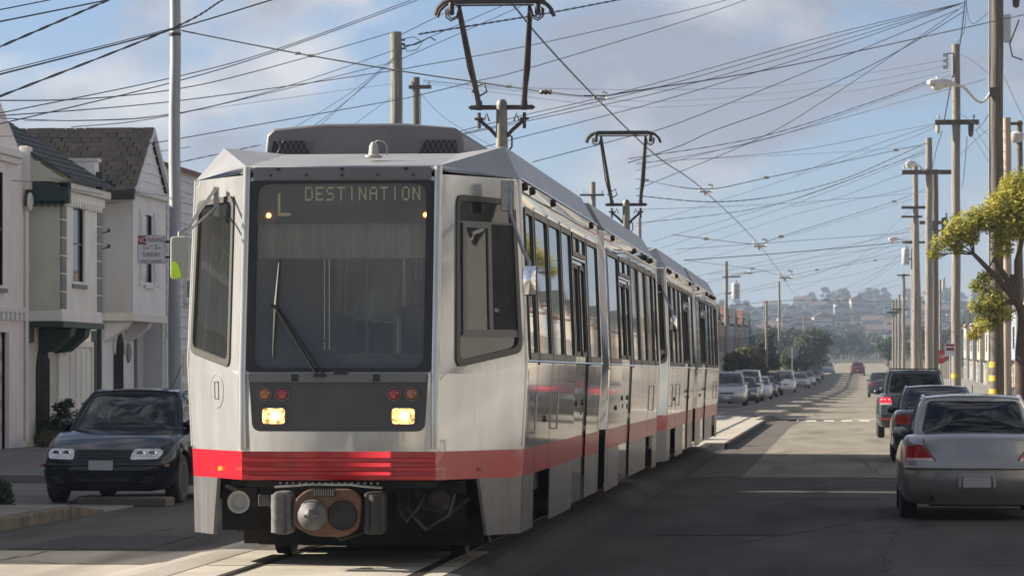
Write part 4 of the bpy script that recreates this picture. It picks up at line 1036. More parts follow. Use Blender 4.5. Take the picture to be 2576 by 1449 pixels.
# --- silver saloon at the right kerb, seen from behind
r_, SF, SR, WS, RW, RFS, SD = make_car(SALOON, 'parked_car', 'paint_silver', 'silver sedan seen from behind, nearest parked car on the right', 'parked cars', dark=True)
def silver_back(r_, SR, RW, L):
    tl = [(.475, .635), (.815, .635), (.80, .80), (.76, .855), (.60, .86), (.585, .84)]
    tl = [(.45, .665), (.80, .665), (.79, .84), (.63, .865), (.60, .85)]
    for p in (tl, mir(tl)):
        o = lamp(r_, SR, p, 'tail_red', 'tail_light', .02, .010)
        s = 1 if p[0][0] > 0 or p[1][0] > 0 else -1
        c = [(.47, .672), (.79, .672), (.79, .712), (.50, .712)]; c = c if s > 0 else mir(c)
        lamp(r_, SR, c, 'tail_clear', 'reversing_lamp', .01, .014)
    q = MB(); q.tube([SR(-.56+1.12*i/12, .652, .002) for i in range(13)], .005, 5); q.tube([SR(-.76+1.52*i/14, .60, .003) for i in range(15)], .005, 5); q.build('panel_gap', M['car_trim'], r_)
    for s in (-1, 1):
        q = MB(); q.tube([SR(s*.44, .66, .002), SR(s*.585, .86, .002), SR(s*.60, .93, .002)], .005, 5); q.build('boot_lid_gap', M['car_trim'], r_)
    q = MB(); q.tube([SR(-.80+1.6*i/16, .605, .012) for i in range(17)], .022, 8); q.build('bumper_edge', M['paint_silver'], r_, smooth=60)
    o = [(-.215, .36), (.215, .36), (.20, .545), (-.20, .545)]
    MB().ring(SR, rpoly(o, .03, 3), rpoly(inset(o, .03), .02, 3), 0, .022, .0).build('plate_surround', M['paint_silver'], r_)
    q = MB(); q.box(-.155, .155, SR(0, .45).y+.004, SR(0, .45).y+.012, .385, .525); q.build('licence_plate', M['plate_blank'], r_, bevel=.005)
    q = MB(); q.lathe((.50, L-.16, .27), (0, 1, 0), [(0, .035), (.12, .04), (.125, .03), (.05, .03)], 12); q.build('exhaust_pipe', M['black_steel'], r_)
    q = MB(); q.tube([(.0, L-1.5, 1.43), (.0, L-1.52, 1.53)], .008, 5); q.build('aerial', M['car_trim'], r_)
silver_back(r_, SR, RW, SALOON['L'])
yb = 40.4; p = at(2458, 1200, yb); 
r_.rotation_euler = (0, 0, PI); r_.location = (p.x, yb+SALOON['L'], camber(p.x)-.02)

# --- dark blue saloon ahead of it
PB = dict(SALOON); PB['L'] = 4.6; PB['H'] = 1.40
r_, SF, SR, WS, RW, RFS, SD = make_car(PB, 'parked_car', 'paint_navy', 'dark blue sedan parked between the silver sedan and the grey SUV', 'parked cars')
tl = [(.50, .70), (.80, .70), (.79, .87), (.52, .88)]
for pp in (tl, mir(tl)): lamp(r_, SR, pp, 'tail_red', 'tail_light', .02)
q = MB(); q.tube([SR(-.76+1.52*i/14, .60, .003) for i in range(15)], .006, 5); q.build('panel_gap', M['car_trim'], r_)
q = MB(); q.box(-.155, .155, SR(0, .7).y+.004, SR(0, .7).y+.014, .70, .84); q.build('licence_plate', M['plate'], r_)
# boot spoiler seen edge-on
q = MB(); q.tube([(-.62, 4.42, .98), (-.55, 4.42, 1.07), (0, 4.44, 1.09), (.55, 4.42, 1.07), (.62, 4.42, .98)], .025, 6); q.build('boot_spoiler', M['paint_navy'], r_, smooth=60)
yb = 66.5; p = at(2361, 1100, yb); r_.location = (p.x, yb+4.6, camber(p.x)); r_.rotation_euler = (0, 0, PI)

# --- slate SUV with brake lamp lit
r_, SF, SR, WS, RW, RFS, SD = make_car(SUV, 'parked_car', 'paint_slate', 'slate grey SUV with roof rails and red tail lights lit, parked at the right kerb', 'parked cars', dark=True)
tl = [(.58, .90), (.90, .90), (.88, 1.04), (.62, 1.05)]
for pp in (tl, mir(tl)):
    o = lamp(r_, SR, pp, 'tail_lit', 'tail_light', .03)
    cx = sum(x for x, z in pp)/4
    q = MB()
    for dx in (-.09, .02, .1): q.lathe(SR(cx+dx, .985, .012), (0, 1, 0), [(0, .022), (.006, .018)], 10)
    q.build('tail_light_bulbs', M['tail_core'], o)
    lw = [(.60, .845), (.88, .845), (.90, .895), (.58, .895)]; lw = lw if cx > 0 else mir(lw)
    lamp(r_, SR, lw, 'tail_clear', 'reversing_lamp', .01)
    rf = [(.5, .46), (.86, .46), (.86, .50), (.5, .50)]; lamp(r_, SR, rf if cx > 0 else mir(rf), 'tail_red', 'rear_reflector', .01)
for s in (-1, 1):
    q = MB(); q.tube([(s*.60, 1.95, 1.70), (s*.62, 2.05, 1.76), (s*.62, 3.85, 1.76), (s*.60, 3.95, 1.70)], .02, 6); q.build('roof_rail', M['car_trim'], r_, smooth=60)
for yy in (2.3, 3.3):
    q = MB(); q.tube([(-.62, yy, 1.765), (.62, yy, 1.765)], .016, 6); q.build('roof_crossbar', M['car_trim'], r_)
q = MB(); q.box(-.18, .18, SR(0, .75).y+.004, SR(0, .75).y+.016, .70, .84); q.build('licence_plate', M['plate'], r_)
q = MB(); q.tube([SR(-.85+1.7*i/14, .60, .003) for i in range(15)], .008, 5); q.build('panel_gap', M['car_trim'], r_)
yb = 91.5; p = at(2302, 1000, yb); r_.location = (p.x, yb+4.75, camber(p.x)); r_.rotation_euler = (0, 0, PI)

# --- distant cars: four archetypes, copied and repainted
def far_proto(P, nm, paint, face):
    r_, SF, SR, WS, RW, RFS, SD = make_car(P, nm, paint, 'x', None, detail=1)
    z = P['top'][0][1]-.06
    for s in (-1, 1):
        hl = [(s*.42*P['W']/1.73, z-.07), (s*.72*P['W']/1.73, z-.07), (s*.72*P['W']/1.73, z+.02), (s*.42*P['W']/1.73, z+.02)]
        lamp(r_, SF, hl, 'lamp_clear', 'headlight', .02)
        zt = P['top'][-1][1]-.12; lamp(r_, SR, [(s*.55*P['W']/1.73, zt-.1), (s*.78*P['W']/1.73, zt-.1), (s*.78*P['W']/1.73, zt+.05), (s*.55*P['W']/1.73, zt+.05)], 'tail_red', 'tail_light', .02)
    lamp(r_, SF, [(-.34, z-.08), (.34, z-.08), (.34, z), (-.34, z)], 'car_trim', 'grille', .02)
    q = MB(); q.box(-.15, .15, SF(0, .45).y-.02, SF(0, .45).y-.004, .40, .52); q.build('licence_plate', M['plate'], r_)
    q = MB(); q.box(-.15, .15, SR(0, .6).y+.004, SR(0, .6).y+.02, .58, .70); q.build('rear_licence_plate', M['plate'], r_)
    return r_
protos = {k: far_proto(P, 'parked_car', 'paint_lightsilver', 0) for k, P in (('sedan', SEDAN), ('suv', SUV), ('van', VAN))}
used = set()
def far_car(kind, paint, px, py_base, Y, label, rz=0., name='parked_car', group='parked cars', cat=None):
    src = protos[kind]; o = src if kind not in used else copy_tree(src); used.add(kind)
    for ch in o.children:
        if len(ch.material_slots) and ch.material_slots[0].material and ch.material_slots[0].material.name.startswith('paint_'):
            ch.material_slots[0].link = 'OBJECT'; ch.material_slots[0].material = M[paint]
    p = at(px, py_base, Y); z = prof(Y)+camber(p.x-bend(Y))
    o.location = (p.x, Y, z); o.rotation_euler = (0, 0, rz)
    if abs(rz) > 3: o.location = (p.x, Y+4.5, z)
    tag(o, label, cat or {'sedan': 'car', 'suv': 'SUV', 'van': 'van'}[kind], group)
    return o
far_car('suv', 'paint_lightsilver', 1828, 1012, 176, 'silver SUV at the left kerb, just past the back of the train')
far_car('sedan', 'paint_darkgrey', 1868, 1000, 196, 'dark grey sedan behind the silver SUV at the left kerb')
far_car('van', 'paint_lightsilver', 1878, 992, 214, 'tall silver van in the left row behind the dark grey sedan')
far_car('sedan', 'paint_white', 1908, 982, 232, 'white sedan in the left row behind the tall silver van')
far_car('sedan', 'paint_darkgrey', 1924, 980, 250, 'charcoal sedan in the left row behind the white sedan')
far_car('suv', 'paint_navy', 1936, 975, 268, 'navy SUV in the left row next to the big white van')
far_car('van', 'paint_white', 1972, 973, 300, 'big white van standing out at the left kerb by the trees')
far_car('sedan', 'paint_lightsilver', 2018, 972, 345, 'low silver sedan right of the big white van', rad(8))
far_car('sedan', 'paint_lightsilver', 2030, 965, 372, 'silver sedan behind the low silver one, far left row')
far_car('sedan', 'paint_navy', 2044, 958, 400, 'dark sedan in the far left row below the round tree')
far_car('suv', 'paint_darkgrey', 2052, 950, 430, 'dark SUV in the far left row below the round tree')
far_car('suv', 'paint_lightsilver', 2082, 925, 480, 'pale SUV highest up the far left row')
far_car('suv', 'paint_red', 2158, 937, 470, 'dark red SUV driving away in the middle of the far street', PI, 'moving_car', 'moving cars')
far_car('suv', 'paint_darkgrey', 2218, 955, 250, 'dark SUV far ahead, half hidden by the slate grey SUV', PI, 'moving_car', 'moving cars')
far_car('sedan', 'paint_green', 2452, 960, 112, 'dark green sedan behind the wooden poles on the right', rad(-70), group='cars across the right sidewalk')
far_car('sedan', 'paint_white', 2535, 965, 104, 'white sedan behind the banded pole at the right edge', rad(-75), group='cars across the right sidewalk')
# ================================================================== houses
def stucco(n, c, v=.06): return mat(n, c, .9, 0, var=v, scale=1.6, bump=.35, bscale=22)
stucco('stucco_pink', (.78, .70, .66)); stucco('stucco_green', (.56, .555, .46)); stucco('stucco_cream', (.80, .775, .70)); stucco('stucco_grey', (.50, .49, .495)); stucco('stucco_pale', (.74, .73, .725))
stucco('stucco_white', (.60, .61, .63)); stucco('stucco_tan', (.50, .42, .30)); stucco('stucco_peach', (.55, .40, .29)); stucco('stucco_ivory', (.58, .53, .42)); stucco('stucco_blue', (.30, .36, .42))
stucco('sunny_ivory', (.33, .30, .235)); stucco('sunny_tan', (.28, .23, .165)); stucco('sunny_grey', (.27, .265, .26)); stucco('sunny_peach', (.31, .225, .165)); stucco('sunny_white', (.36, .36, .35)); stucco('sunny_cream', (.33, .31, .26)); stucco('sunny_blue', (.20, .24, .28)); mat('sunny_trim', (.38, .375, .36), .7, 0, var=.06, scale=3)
mat('trim_cream', (.68, .655, .60), .7, 0, var=.05, scale=3); mat('trim_white', (.64, .64, .63), .6, 0, var=.05, scale=3)
mat('trim_darkgreen', (.025, .05, .04), .6); mat('trim_grey', (.20, .20, .20), .7); mat('downpipe', (.05, .055, .05), .6)
mat('slate_green', (.045, .055, .052), .8, 0, var=.25, scale=6); mat('tile_red', (.17, .075, .05), .8, 0, var=.25, scale=4)
for k, c in enumerate([(.021, .0195, .020), (.024, .0222, .0222), (.027, .025, .0245), (.0185, .0175, .018)]): mat('shingle%d' % k, c, .95, 0, var=.15, scale=12, bump=.3, bscale=60, spec=.08)
mat('garage_paint', (.44, .39, .36), .6, 0, var=.06, scale=3); mat('garage_panel', (.55, .52, .49), .6); mat('dark_opening', (.02, .02, .02), .9)
mat('window_dark', (.02, .022, .025), .08, 0, coat=1); mat('window_curtain', (.32, .32, .33), .8, 0, var=.3, scale=20, stretch=(1, 8, .2)); mat('iron', (.02, .02, .02), .6)
glass('house_glass', (.75, .77, .78), .06)
XF = -16.35                                            # street face of the overhanging bays, left row
def YF(px, X=XF): return atx(px, 900, X).y
def ZF(py, Y): return EYE+(HOR-py)*Y/FPX
def window(root, X, y0, y1, z0, z1, sgn=1, frame='trim_grey', sill=True, mull=1, curtain=True):
    """window in a wall that faces +X (sgn=1) or -X (sgn=-1): frame, pane, curtain, sill"""
    f = MB(); t = .06; d = sgn
    for (a, b_, c, e) in ((y0-t, y1+t, z1, z1+t), (y0-t, y1+t, z0-t, z0), (y0-t, y0, z0, z1), (y1, y1+t, z0, z1)): f.box(min(X-d*.05, X+d*.045), max(X-d*.05, X+d*.045), a, b_, c, e)
    for k in range(mull):
        ym = y0+(y1-y0)*(k+1)/(mull+1); f.box(min(X-.02, X+.02), max(X-.02, X+.02), ym-.02, ym+.02, z0, z1)
    zm = (z0+z1)/2; f.box(X-.018, X+.018, y0, y1, zm-.022, zm+.022)
    fo = f.build('window', M[frame], root)
    p = MB(); p.face([(X+d*.012, y0, z0), (X+d*.012, y1, z0), (X+d*.012, y1, z1), (X+d*.012, y0, z1)]); p.build('pane', M['house_glass'], fo)
    p = MB(); p.box(X-.004, X+.004, y0, y1, z0, z1); p.build('dark_room', M['window_dark'], fo)
    if curtain:
        p = MB(); w = (y1-y0); p.box(min(X+d*.0045, X+d*.008), max(X+d*.0045, X+d*.008), y0+w*.28, y0+w*.72, z0+.03, z1-.03); p.build('curtain', M['window_curtain'], fo)
    if sill:
        s = MB(); s.box(min(X-d*.02, X+d*.13), max(X-d*.02, X+d*.13), y0-.12, y1+.12, z0-.15, z0-.062); s.build('sill', M[frame], fo)
    return fo
def wall_hole(q, X0, X1, y0, y1, z0, z1, holes):
    """slab wall with rectangular holes (y0,y1,z0,z1); thickness X0..X1"""
    yy = sorted(set([y0, y1]+[v for h in holes for v in h[:2]])); zz = sorted(set([z0, z1]+[v for h in holes for v in h[2:]]))
    for a, b_ in zip(yy, yy[1:]):
        for c, e in zip(zz, zz[1:]):
            if any(h[0] <= a+1e-6 and h[1] >= b_-1e-6 and h[2] <= c+1e-6 and h[3] >= e-1e-6 for h in holes): continue
            q.box(min(X0, X1), max(X0, X1), a, b_, c, e)
def garage(root, X, y0, y1, z0, z1, sgn=1, frame='trim_cream', face='garage_paint', pan='garage_panel', rows=4, cols=2):
    f = MB(); t = .12; f.box(min(X-.1, X+sgn*.06), max(X-.1, X+sgn*.06), y0-t, y0, z0, z1+t); f.box(min(X-.1, X+sgn*.06), max(X-.1, X+sgn*.06), y1, y1+t, z0, z1+t); f.box(min(X-.1, X+sgn*.06), max(X-.1, X+sgn*.06), y0, y1, z1, z1+t)
    f.build('garage_frame', M[frame], root)
    g_ = MB(); g_.box(X-.05, X-.0, y0, y1, z0, z1) if sgn > 0 else g_.box(X, X+.05, y0, y1, z0, z1); go_ = g_.build('garage_door', M[face], root)
    dz, dy = (z1-z0)/rows, (y1-y0)/cols
    for r in range(rows):
        for c in range(cols):
            p = MB(); p.box(min(X, X+sgn*.02), max(X, X+sgn*.02), y0+c*dy+.1, y0+(c+1)*dy-.1, z0+r*dz+.09, z0+(r+1)*dz-.09); p.build('door_panel', M[pan], go_, bevel=.012)
    return go_
def arch_door(root, X, yc, w, z0, z1, sgn=1, m='dark_opening', trim=None, gate=True):
    pts = [(yc-w/2, z0), (yc+w/2, z0)]+[(yc+w/2*math.cos(PI*k/10), z1-w/2+w/2*math.sin(PI*k/10)) for k in range(11)]
    q = MB(); q.prism([(X+sgn*.012, y, z) for y, z in pts], (sgn*.002, 0, 0)); a = q.build('arched_doorway', M[m], root)
    if trim:
        t = MB(); po = [(yc+(y-yc)*1.22, z if z == z0 else z+.08) for y, z in pts]
        for (p, r, p2, r2) in zip(pts[2:], pts[3:], po[2:], po[3:]): t.prism([(X, p[0], p[1]), (X, r[0], r[1]), (X, r2[0], r2[1]), (X, p2[0], p2[1])], (sgn*.06, 0, 0))
        t.build('arch_trim', M[trim], a)
    if gate:
        b_ = MB()
        for k in range(5): y = yc-w/2+w*(k+.5)/5; b_.tube([(X+sgn*.03, y, z0), (X+sgn*.03, y, z1-w*.25)], .012, 4)
        for z in (z0+.5, z0+1.2): b_.tube([(X+sgn*.03, yc-w/2, z), (X+sgn*.03, yc+w/2, z)], .012, 4)
        b_.build('iron_gate', M['iron'], a)
    return a
# ---------------- three houses in view on the left
XG = XF-.72                                            # ground floor faces
y1a, y1b = YF(155), YF(250)                            # green house bay
y2a, y2b = YF(335), YF(417)                            # grey house bay
yG0 = y1a-.3
# pink house nearest
pk = thing('row_house', 'pinkish white stucco house cut by the left picture edge', 'house', (XG, 70, 0), 0, 'row houses on the left')
yP0, yP1 = yG0-8.0, YF(66, XG)
def loc(root):
    return root
def W(root, b, name, m, smooth=0, bevel=0, parent=None):
    """world-space mesh put under a house"""
    o = root.location; b.v = [(x-o.x, y-o.y, z-o.z) for x, y, z in b.v]
    return b.build(name, M[m], parent or root, smooth=smooth, bevel=bevel)
class Sub:                                             # adapter so the window helpers work in world space
    pass
def shift(o, root):
    for v in o.data.vertices: v.co -= root.location
    for c in o.children: shift(c, root)
def inroot(fn, root, *a, **k):
    o = fn(root, *a, **k); 
    return o
def world_parts(root, fn):
    before = set(root.children_recursive); fn(); 
    for o in root.children_recursive:
        if o not in before and o.data and not o.get('_w'):
            o.data.transform(Matrix.Translation(-root.location))
def pink():
    q = MB(); wall_hole(q, XG-.3, XG, yP0, yP1, -.1, 5.95, [(yP0+1.2, yP1-1.55, -.1, 2.35), (YF(-6, XG)-1.4, YF(7, XG), 3.3, 5.6)]); q.box(XG-9, XG-.3, yP0+.001, yP1-.001, -.1, 5.9); q.build('wall', M['stucco_pink'], pk)
    q = MB(); z6 = ZF(250, 72); q.prism([(XG-.3, yP1, 6.5), (XG+.02, yP1, 6.5), (XG+.02, yP1-.9, 8.0), (XG+.02, yP1-2.4, 9.6), (XG-.3, yP1-2.4, 9.6), (XG-.3, yP1-.9, 8.0)][:0] or [(XG+.012, yP1+.02, 5.9), (XG+.012, YF(64, XG), ZF(400, yP1)), (XG+.012, YF(38, XG), ZF(345, yP1-1)), (XG+.012, YF(0, XG), ZF(245, yP1-2.6)), (XG+.012, YF(-40, XG), ZF(150, yP1-4)), (XG+.012, yP0, ZF(150, yP1-4)), (XG+.012, yP0, 5.9)], (-.35, 0, 0)); q.build('curved_parapet', M['stucco_pink'], pk)
    q = MB(); q.box(XG-.1, XG+.16, yP0, yP1-.9, 5.95, 6.1); q.box(XG-.1, XG+.10, yP0, yP1-.9, 5.82, 5.95); q.build('cornice', M['trim_cream'], pk, bevel=.02)
    q = MB(); q.box(XG-.05, XG+.14, yP1-.42, yP1-.02, 5.35, 6.25); q.lathe((XG+.1, yP1-.2, 5.1), (1, 0, 0), [(0, .2), (.05, .2), (.08, .1)], 12); q.build('corner_bracket', M['trim_cream'], pk, bevel=.02)
    q = MB(); q.tube([(XG+.05, yP1-.2, 5.0), (XG+.05, yP1-.2, .1)], .05, 8); q.build('downpipe', M['stucco_pink'], pk, smooth=40)
    window(pk, XG-.05, YF(-6, XG)-1.4, YF(7, XG), 3.3, 5.6, frame='trim_grey')
    garage(pk, XG-.15, yP0+1.2, yP1-1.55, -.1, 2.35, rows=5, cols=3)
    q = MB(); q.box(XG-.02, XG+.10, yP0, yP1-.2, 2.75, 2.86); q.build('string_course', M['trim_cream'], pk, bevel=.02)
    for k in range(10): q = MB(); q.box(XG, XG+.10, yP0+4+k*.4, yP0+4.22+k*.4, 2.6, 2.75); q.build('dentil', M['trim_cream'], pk)
world_parts(pk, pink)
# green house
gr = thing('row_house', 'pale green stucco house with slate hood and tall narrow window', 'house', (XF, y1a, 0), 0, 'row houses on the left')
zE = ZF(445, y1a); zB = ZF(806, y1a)
def green():
    ya, yb = y1a, y1b+.25; L0 = ya-.35
    q = MB(); q.box(XG-9, XG-.002, L0, yb+.45, -.1, zE+.1); q.build('wall', M['stucco_green'], gr)
    wy0, wy1 = YF(184), YF(213)
    wz0, wz1 = ZF(705, (wy0+wy1)/2), ZF(512, (wy0+wy1)/2)
    q = MB(); wall_hole(q, XF-.25, XF, ya, yb, zB+.22, zE-.35, [(wy0, wy1, wz0, wz1)]); q.build('bay_front', M['stucco_cream'], gr)
    q = MB(); q.box(XG, XF-.004, ya-.012, ya+.15, zB+.0, zE-.3); q.build('bay_side', M['stucco_green'], gr); q = MB(); q.box(XG, XF-.25, yb-.15, yb, zB, zE-.3); q.build('bay_side', M['stucco_green'], gr)
    q = MB(); q.box(XG, XF+.02, ya-.02, yb+.02, zB, zB+.22); q.build('bay_base_band', M['stucco_cream'], gr, bevel=.015)
    window(gr, XF-.09, wy0, wy1, wz0, wz1, frame='trim_grey', mull=0)
    # quoins: blocks up both edges of the bay
    zq = zB+.25; n = 6; dz = (zE-.45-zq)/n
    for k in range(n):
        for (qa, qb) in ((ya-.02, ya+.42), (yb-.5, yb+.012)):
            q = MB(); q.box(XF-.03, XF+.02, qa, qb, zq+k*dz+.014, zq+(k+1)*dz-.014); q.build('quoin', M['trim_grey'], gr, bevel=.012)
    # slate hood over the bay, scalloped edge
    RX, RZ_ = XF-2.15, 7.05
    q = MB(); q.prism([(XF+.28, ya-.35, zE-.02), (XF+.28, yb+.1, zE-.02), (RX, yb+.1, RZ_), (RX, ya-.35, RZ_)], (0, 0, .07)); q.build('slate_roof', M['slate_green'], gr)
    q = MB(); q.prism([(RX, yb+.1, RZ_), (RX, ya-.35, RZ_), (RX-3.5, ya-.35, 5.4), (RX-3.5, yb+.1, 5.4)], (0, 0, .06)); q.build('rear_slate_roof', M['slate_green'], gr)
    q = MB(); q.prism([(XF+.2, ya-.3, zE-.04), (RX, ya-.3, RZ_-.03), (RX-2.6, ya-.3, zE-.04)], (0, .15, 0)); q.build('gable_end', M['stucco_green'], gr)
    for k in range(9):
        t = (k+.5)/9; q = MB(); q.box(-.02, .02, ya-.35, yb+.1, 0, .014); q.v = [(x+XF+.28+(RX-XF-.28)*t, y, z+zE-.02+(RZ_-zE+.02)*t+.07) for x, y, z in q.v]; q.build('slate_course', M['slate_green'], gr)
    q = MB(); q.box(XG, XF+.2, ya-.2, ya+.0, zE-.5, zE-.06); q.build('hood_side_board', M['trim_darkgreen'], gr)
    for k in range(6):
        q = MB(); x = XG+.06+k*.14; q.lathe((x, ya-.2, zE-.5), (0, 1, 0), [(0, .065), (.05, .065)], 10); q.build('scallop', M['trim_darkgreen'], gr)
    q = MB(); q.box(XF-.02, XF+.2, ya-.2, yb+.08, zE-.22, zE-.05); q.build('gutter', M['trim_cream'], gr, bevel=.03)
    q = MB(); q.box(XF-.01, XF+.08, ya, yb, zE-.42, zE-.22); q.build('eave_moulding', M['stucco_cream'], gr, bevel=.02)
    for k in range(14):
        q = MB(); y = ya+.2+k*(yb-ya-.3)/14; q.lathe((XF+.05, y, zE-.44), (1, 0, 0), [(-.03, .10), (.02, .10)], 10); q.build('scalloped_trim', M['stucco_cream'], gr)
    # party parapet at the far end
    q = MB(); q.box(XF-1.4, XF-.15, yb+.02, yb+.42, zE-.4, ZF(398, yb)); q.build('parapet', M['stucco_cream'], gr, bevel=.02)
    q = MB(); q.box(XF-1.45, XF-.10, yb-.0, yb+.45, ZF(398, yb), ZF(398, yb)+.07); q.build('parapet_cap', M['trim_cream'], gr)
    # ground floor
    q = MB(); q.box(XG-.02, XF+.05, ya-.05, yb+.05, zB-.12, zB-.01); q.build('soffit', M['trim_darkgreen'], gr)
    for yy in (ya+1.0, yb-1.6):
        q = MB(); q.prism([(XG, yy, zB-.12), (XF, yy, zB-.12), (XF-.05, yy, zB-.3), (XG+.3, yy, zB-.62), (XG, yy, zB-.66)], (0, .5, 0)); q.build('bracket', M['trim_darkgreen'], gr, bevel=.02)
    q = MB(); q.box(XG+.002, XG+.09, ya-.3, ya+.2, zB-.45, zB-.12); q.build('fascia_board', M['trim_darkgreen'], gr)
    arch_door(gr, XG, YF(112, XG)-.2, 1.3, .05, zB-.45, trim=None)
    q = MB(); q.box(XG, XG+.10, YF(229, XG), YF(244, XG), -.1, zB-.12); q.build('corner_post', M['trim_darkgreen'], gr)
    garage(gr, XG+.012, YF(172, XG), YF(226, XG), -.1, 2.1, frame='stucco_cream', face='stucco_cream', pan='stucco_cream', rows=1, cols=4)
    q = MB(); q.box(XG+.0, XG+.06, YF(142, XG), YF(168, XG), -.1, zB-.5); q.build('stucco_pier', M['stucco_cream'], gr)
    q = MB(); q.lathe((XG+.06, YF(155, XG), 2.0), (1, 0, 0), [(0, .12), (.03, .1)], 12); q.build('wall_lantern', M['trim_cream'], gr)
    q = MB(); q.tube([(XF-.2, yb+.2, zE-.3), (XF-.1, yb+.22, zE-.9), (XF-.1, yb+.22, 0)], .06, 8); q.cbox((XF-.12, yb+.2, zE+.1), (.25, .25, .6)); q.build('downpipe', M['downpipe'], gr, smooth=40)
    for dz in (0, .35): q = MB(); q.tube([(XF-.05, yb+.3, zE-.95-dz), (XF+.12, yb+.3, zE-.9-dz)], .015, 5); q.lathe((XF+.1, yb+.3, zE-.93-dz), (0, 0, 1), [(0, .03), (.08, .04)], 8); q.build('service_insulator', M['downpipe'], gr)
world_parts(gr, green)
# grey house with a gable
gy = thing('row_house', 'grey stucco house with shingled gable roof and white shutters', 'house', (XF, y2a, 0), 0, 'row houses on the left')
zE2 = ZF(452, y2a); zB2 = ZF(806, y2a); zR = ZF(321, (y2a+y2b)/2)
def grey():
    ya, yb = y2a, y2b; ym = (ya+yb)/2
    q = MB(); q.box(XG-9, XG-.002, ya-.15, yb+.5, -.1, zE2+.1); q.build('wall', M['stucco_pale'], gy)
    wy0, wy1 = YF(364), YF(383); wz0, wz1 = ZF(708, ym), ZF(537, ym)
    q = MB(); wall_hole(q, XF-.25, XF, ya, yb, zB2+.2, zE2-.1, [(wy0, wy1, wz0, wz1)]); q.build('bay_front', M['stucco_pale'], gy)
    q = MB(); q.box(XG-1.2, XF-.004, ya-.012, ya+.15, zB2, zE2-.1); q.build('bay_side', M['stucco_grey'], gy); q = MB(); q.box(XG, XF-.25, yb-.15, yb, zB2, zE2-.1); q.build('bay_side', M['stucco_grey'], gy)
    q = MB(); q.box(XG, XF+.03, ya-.03, yb+.03, zB2, zB2+.2); q.build('bay_base_band', M['trim_cream'], gy, bevel=.02)
    window(gy, XF-.07, wy0, wy1, wz0, wz1, frame='trim_white', mull=0, curtain=True)
    for (sa, sb) in ((wy0-.72, wy0-.1), (wy1+.1, wy1+.72)):
        s = MB(); s.box(XF, XF+.04, sa, sb, wz0-.08, wz1+.08); so = s.build('shutter', M['trim_white'], gy)
        for k in range(3):
            p = MB(); h = (wz1-wz0)/3; p.box(XF+.04, XF+.055, sa+.1, sb-.1, wz0+k*h+.06, wz0+(k+1)*h-.06); p.build('shutter_panel', M['trim_white'], so, bevel=.01)
    # gable
    q = MB(); q.prism([(XF-.02, ya, zE2-.1), (XF-.02, yb, zE2-.1), (XF-.02, ym, zR-.05)], (-.2, 0, 0)); q.build('gable_wall', M['stucco_pale'], gy)
    for k in range(5):
        z = zE2+.1+k*.22; t = (z-zE2)/(zR-zE2); q = MB(); q.box(XF-.02, XF+.012, ya+(ym-ya)*t+.1, yb-(yb-ym)*t-.1, z-.012, z+.012); q.build('gable_board', M['stucco_pale'], gy)
    q = MB()
    for (a, b_, z0, z1) in ((ya-.25, ym, zE2-.22, zR), (ym, yb+.25, zR, zE2-.22)): q.prism([(XF+.05, a, z0-.08), (XF+.05, b_, z1-.08), (XF+.05, b_, z1+.06), (XF+.05, a, z0+.06)], (.08, 0, 0))
    q.build('barge_board', M['trim_white'], gy)
    q = MB(); q.box(XF-.05, XF+.16, ya-.05, yb+.05, zE2-.28, zE2-.1); q.build('cornice', M['trim_white'], gy, bevel=.03)
    XB = XF-5.2
    q = MB(); q.prism([(XF+.1, ya-.3, zE2-.25), (XF+.1, ym, zR), (XB, ym, zR), (XB-1.0, ya-.3, zE2-.25)], (0, 0, .04)); q.prism([(XF+.1, ym, zR), (XF+.1, yb+.3, zE2-.25), (XB-1.0, yb+.3, zE2-.25), (XB, ym, zR)], (0, 0, .04)); ro = q.build('roof', M['shingle0'], gy)
    q = MB(); q.box(XB-.9, XF+.1, ya-.42, ya-.28, zE2-.42, zE2-.22); q.build('eave_gutter', M['rubber'], gy)
    # shingle tabs on the slope that faces us
    n = Vector((0, -(zR-zE2+.25), ym-ya+.3)).normalized(); sl = Vector((0, ym-ya+.3, zR-zE2+.25)); SLn = sl.length; sl.normalize()
    rows, cols = 13, 22; meshes = []
    for k in range(6):
        w = .21+.012*(k % 3); hh = SLn/rows*1.18; t = MB(); t.prism([(0, 0, 0), (w, 0, 0), (w, hh*sl.y, hh*sl.z), (0, hh*sl.y, hh*sl.z)], tuple(n*(.020+.006*(k % 2)))); me = t.mesh('shingle'); me.materials.append(M['shingle%d' % (k % 4)]); meshes.append(me)
    for r in range(rows):
        base = Vector((0, ya-.3, zE2-.25))+sl*(SLn*r/rows)+n*(.045)
        x = XF+.10
        if r % 2:
            x -= .12; o = bpy.data.objects.new('shingle', meshes[r % 6]); COL.objects.link(o); o.parent = ro; o.scale = (.55, 1, 1); o.location = Vector((x, base.y, base.z))-gy.location; o['_w'] = 1
        while x > XB-.1:
            me = random.choice(meshes); x -= .235
            o = bpy.data.objects.new('shingle', me); COL.objects.link(o); o.parent = ro; o.location = Vector((x, base.y, base.z))-gy.location; o['_w'] = 1
    # ground floor
    q = MB(); q.prism([(XG, ya+.1, zB2), (XF-.1, ya+.1, zB2), (XF-.2, ya+.1, zB2-.15), (XG, ya+.1, zB2-.5)], (0, .4, 0)); q.build('bracket', M['stucco_pale'], gy, bevel=.02); q = MB(); q.prism([(XG, ym+.6, zB2), (XF-.1, ym+.6, zB2), (XF-.2, ym+.6, zB2-.15), (XG, ym+.6, zB2-.5)], (0, .4, 0)); q.build('bracket', M['stucco_pale'], gy, bevel=.02)
    arch_door(gy, XG, YF(297, XG), 1.1, .05, ZF(828, 81), trim='stucco_pale')
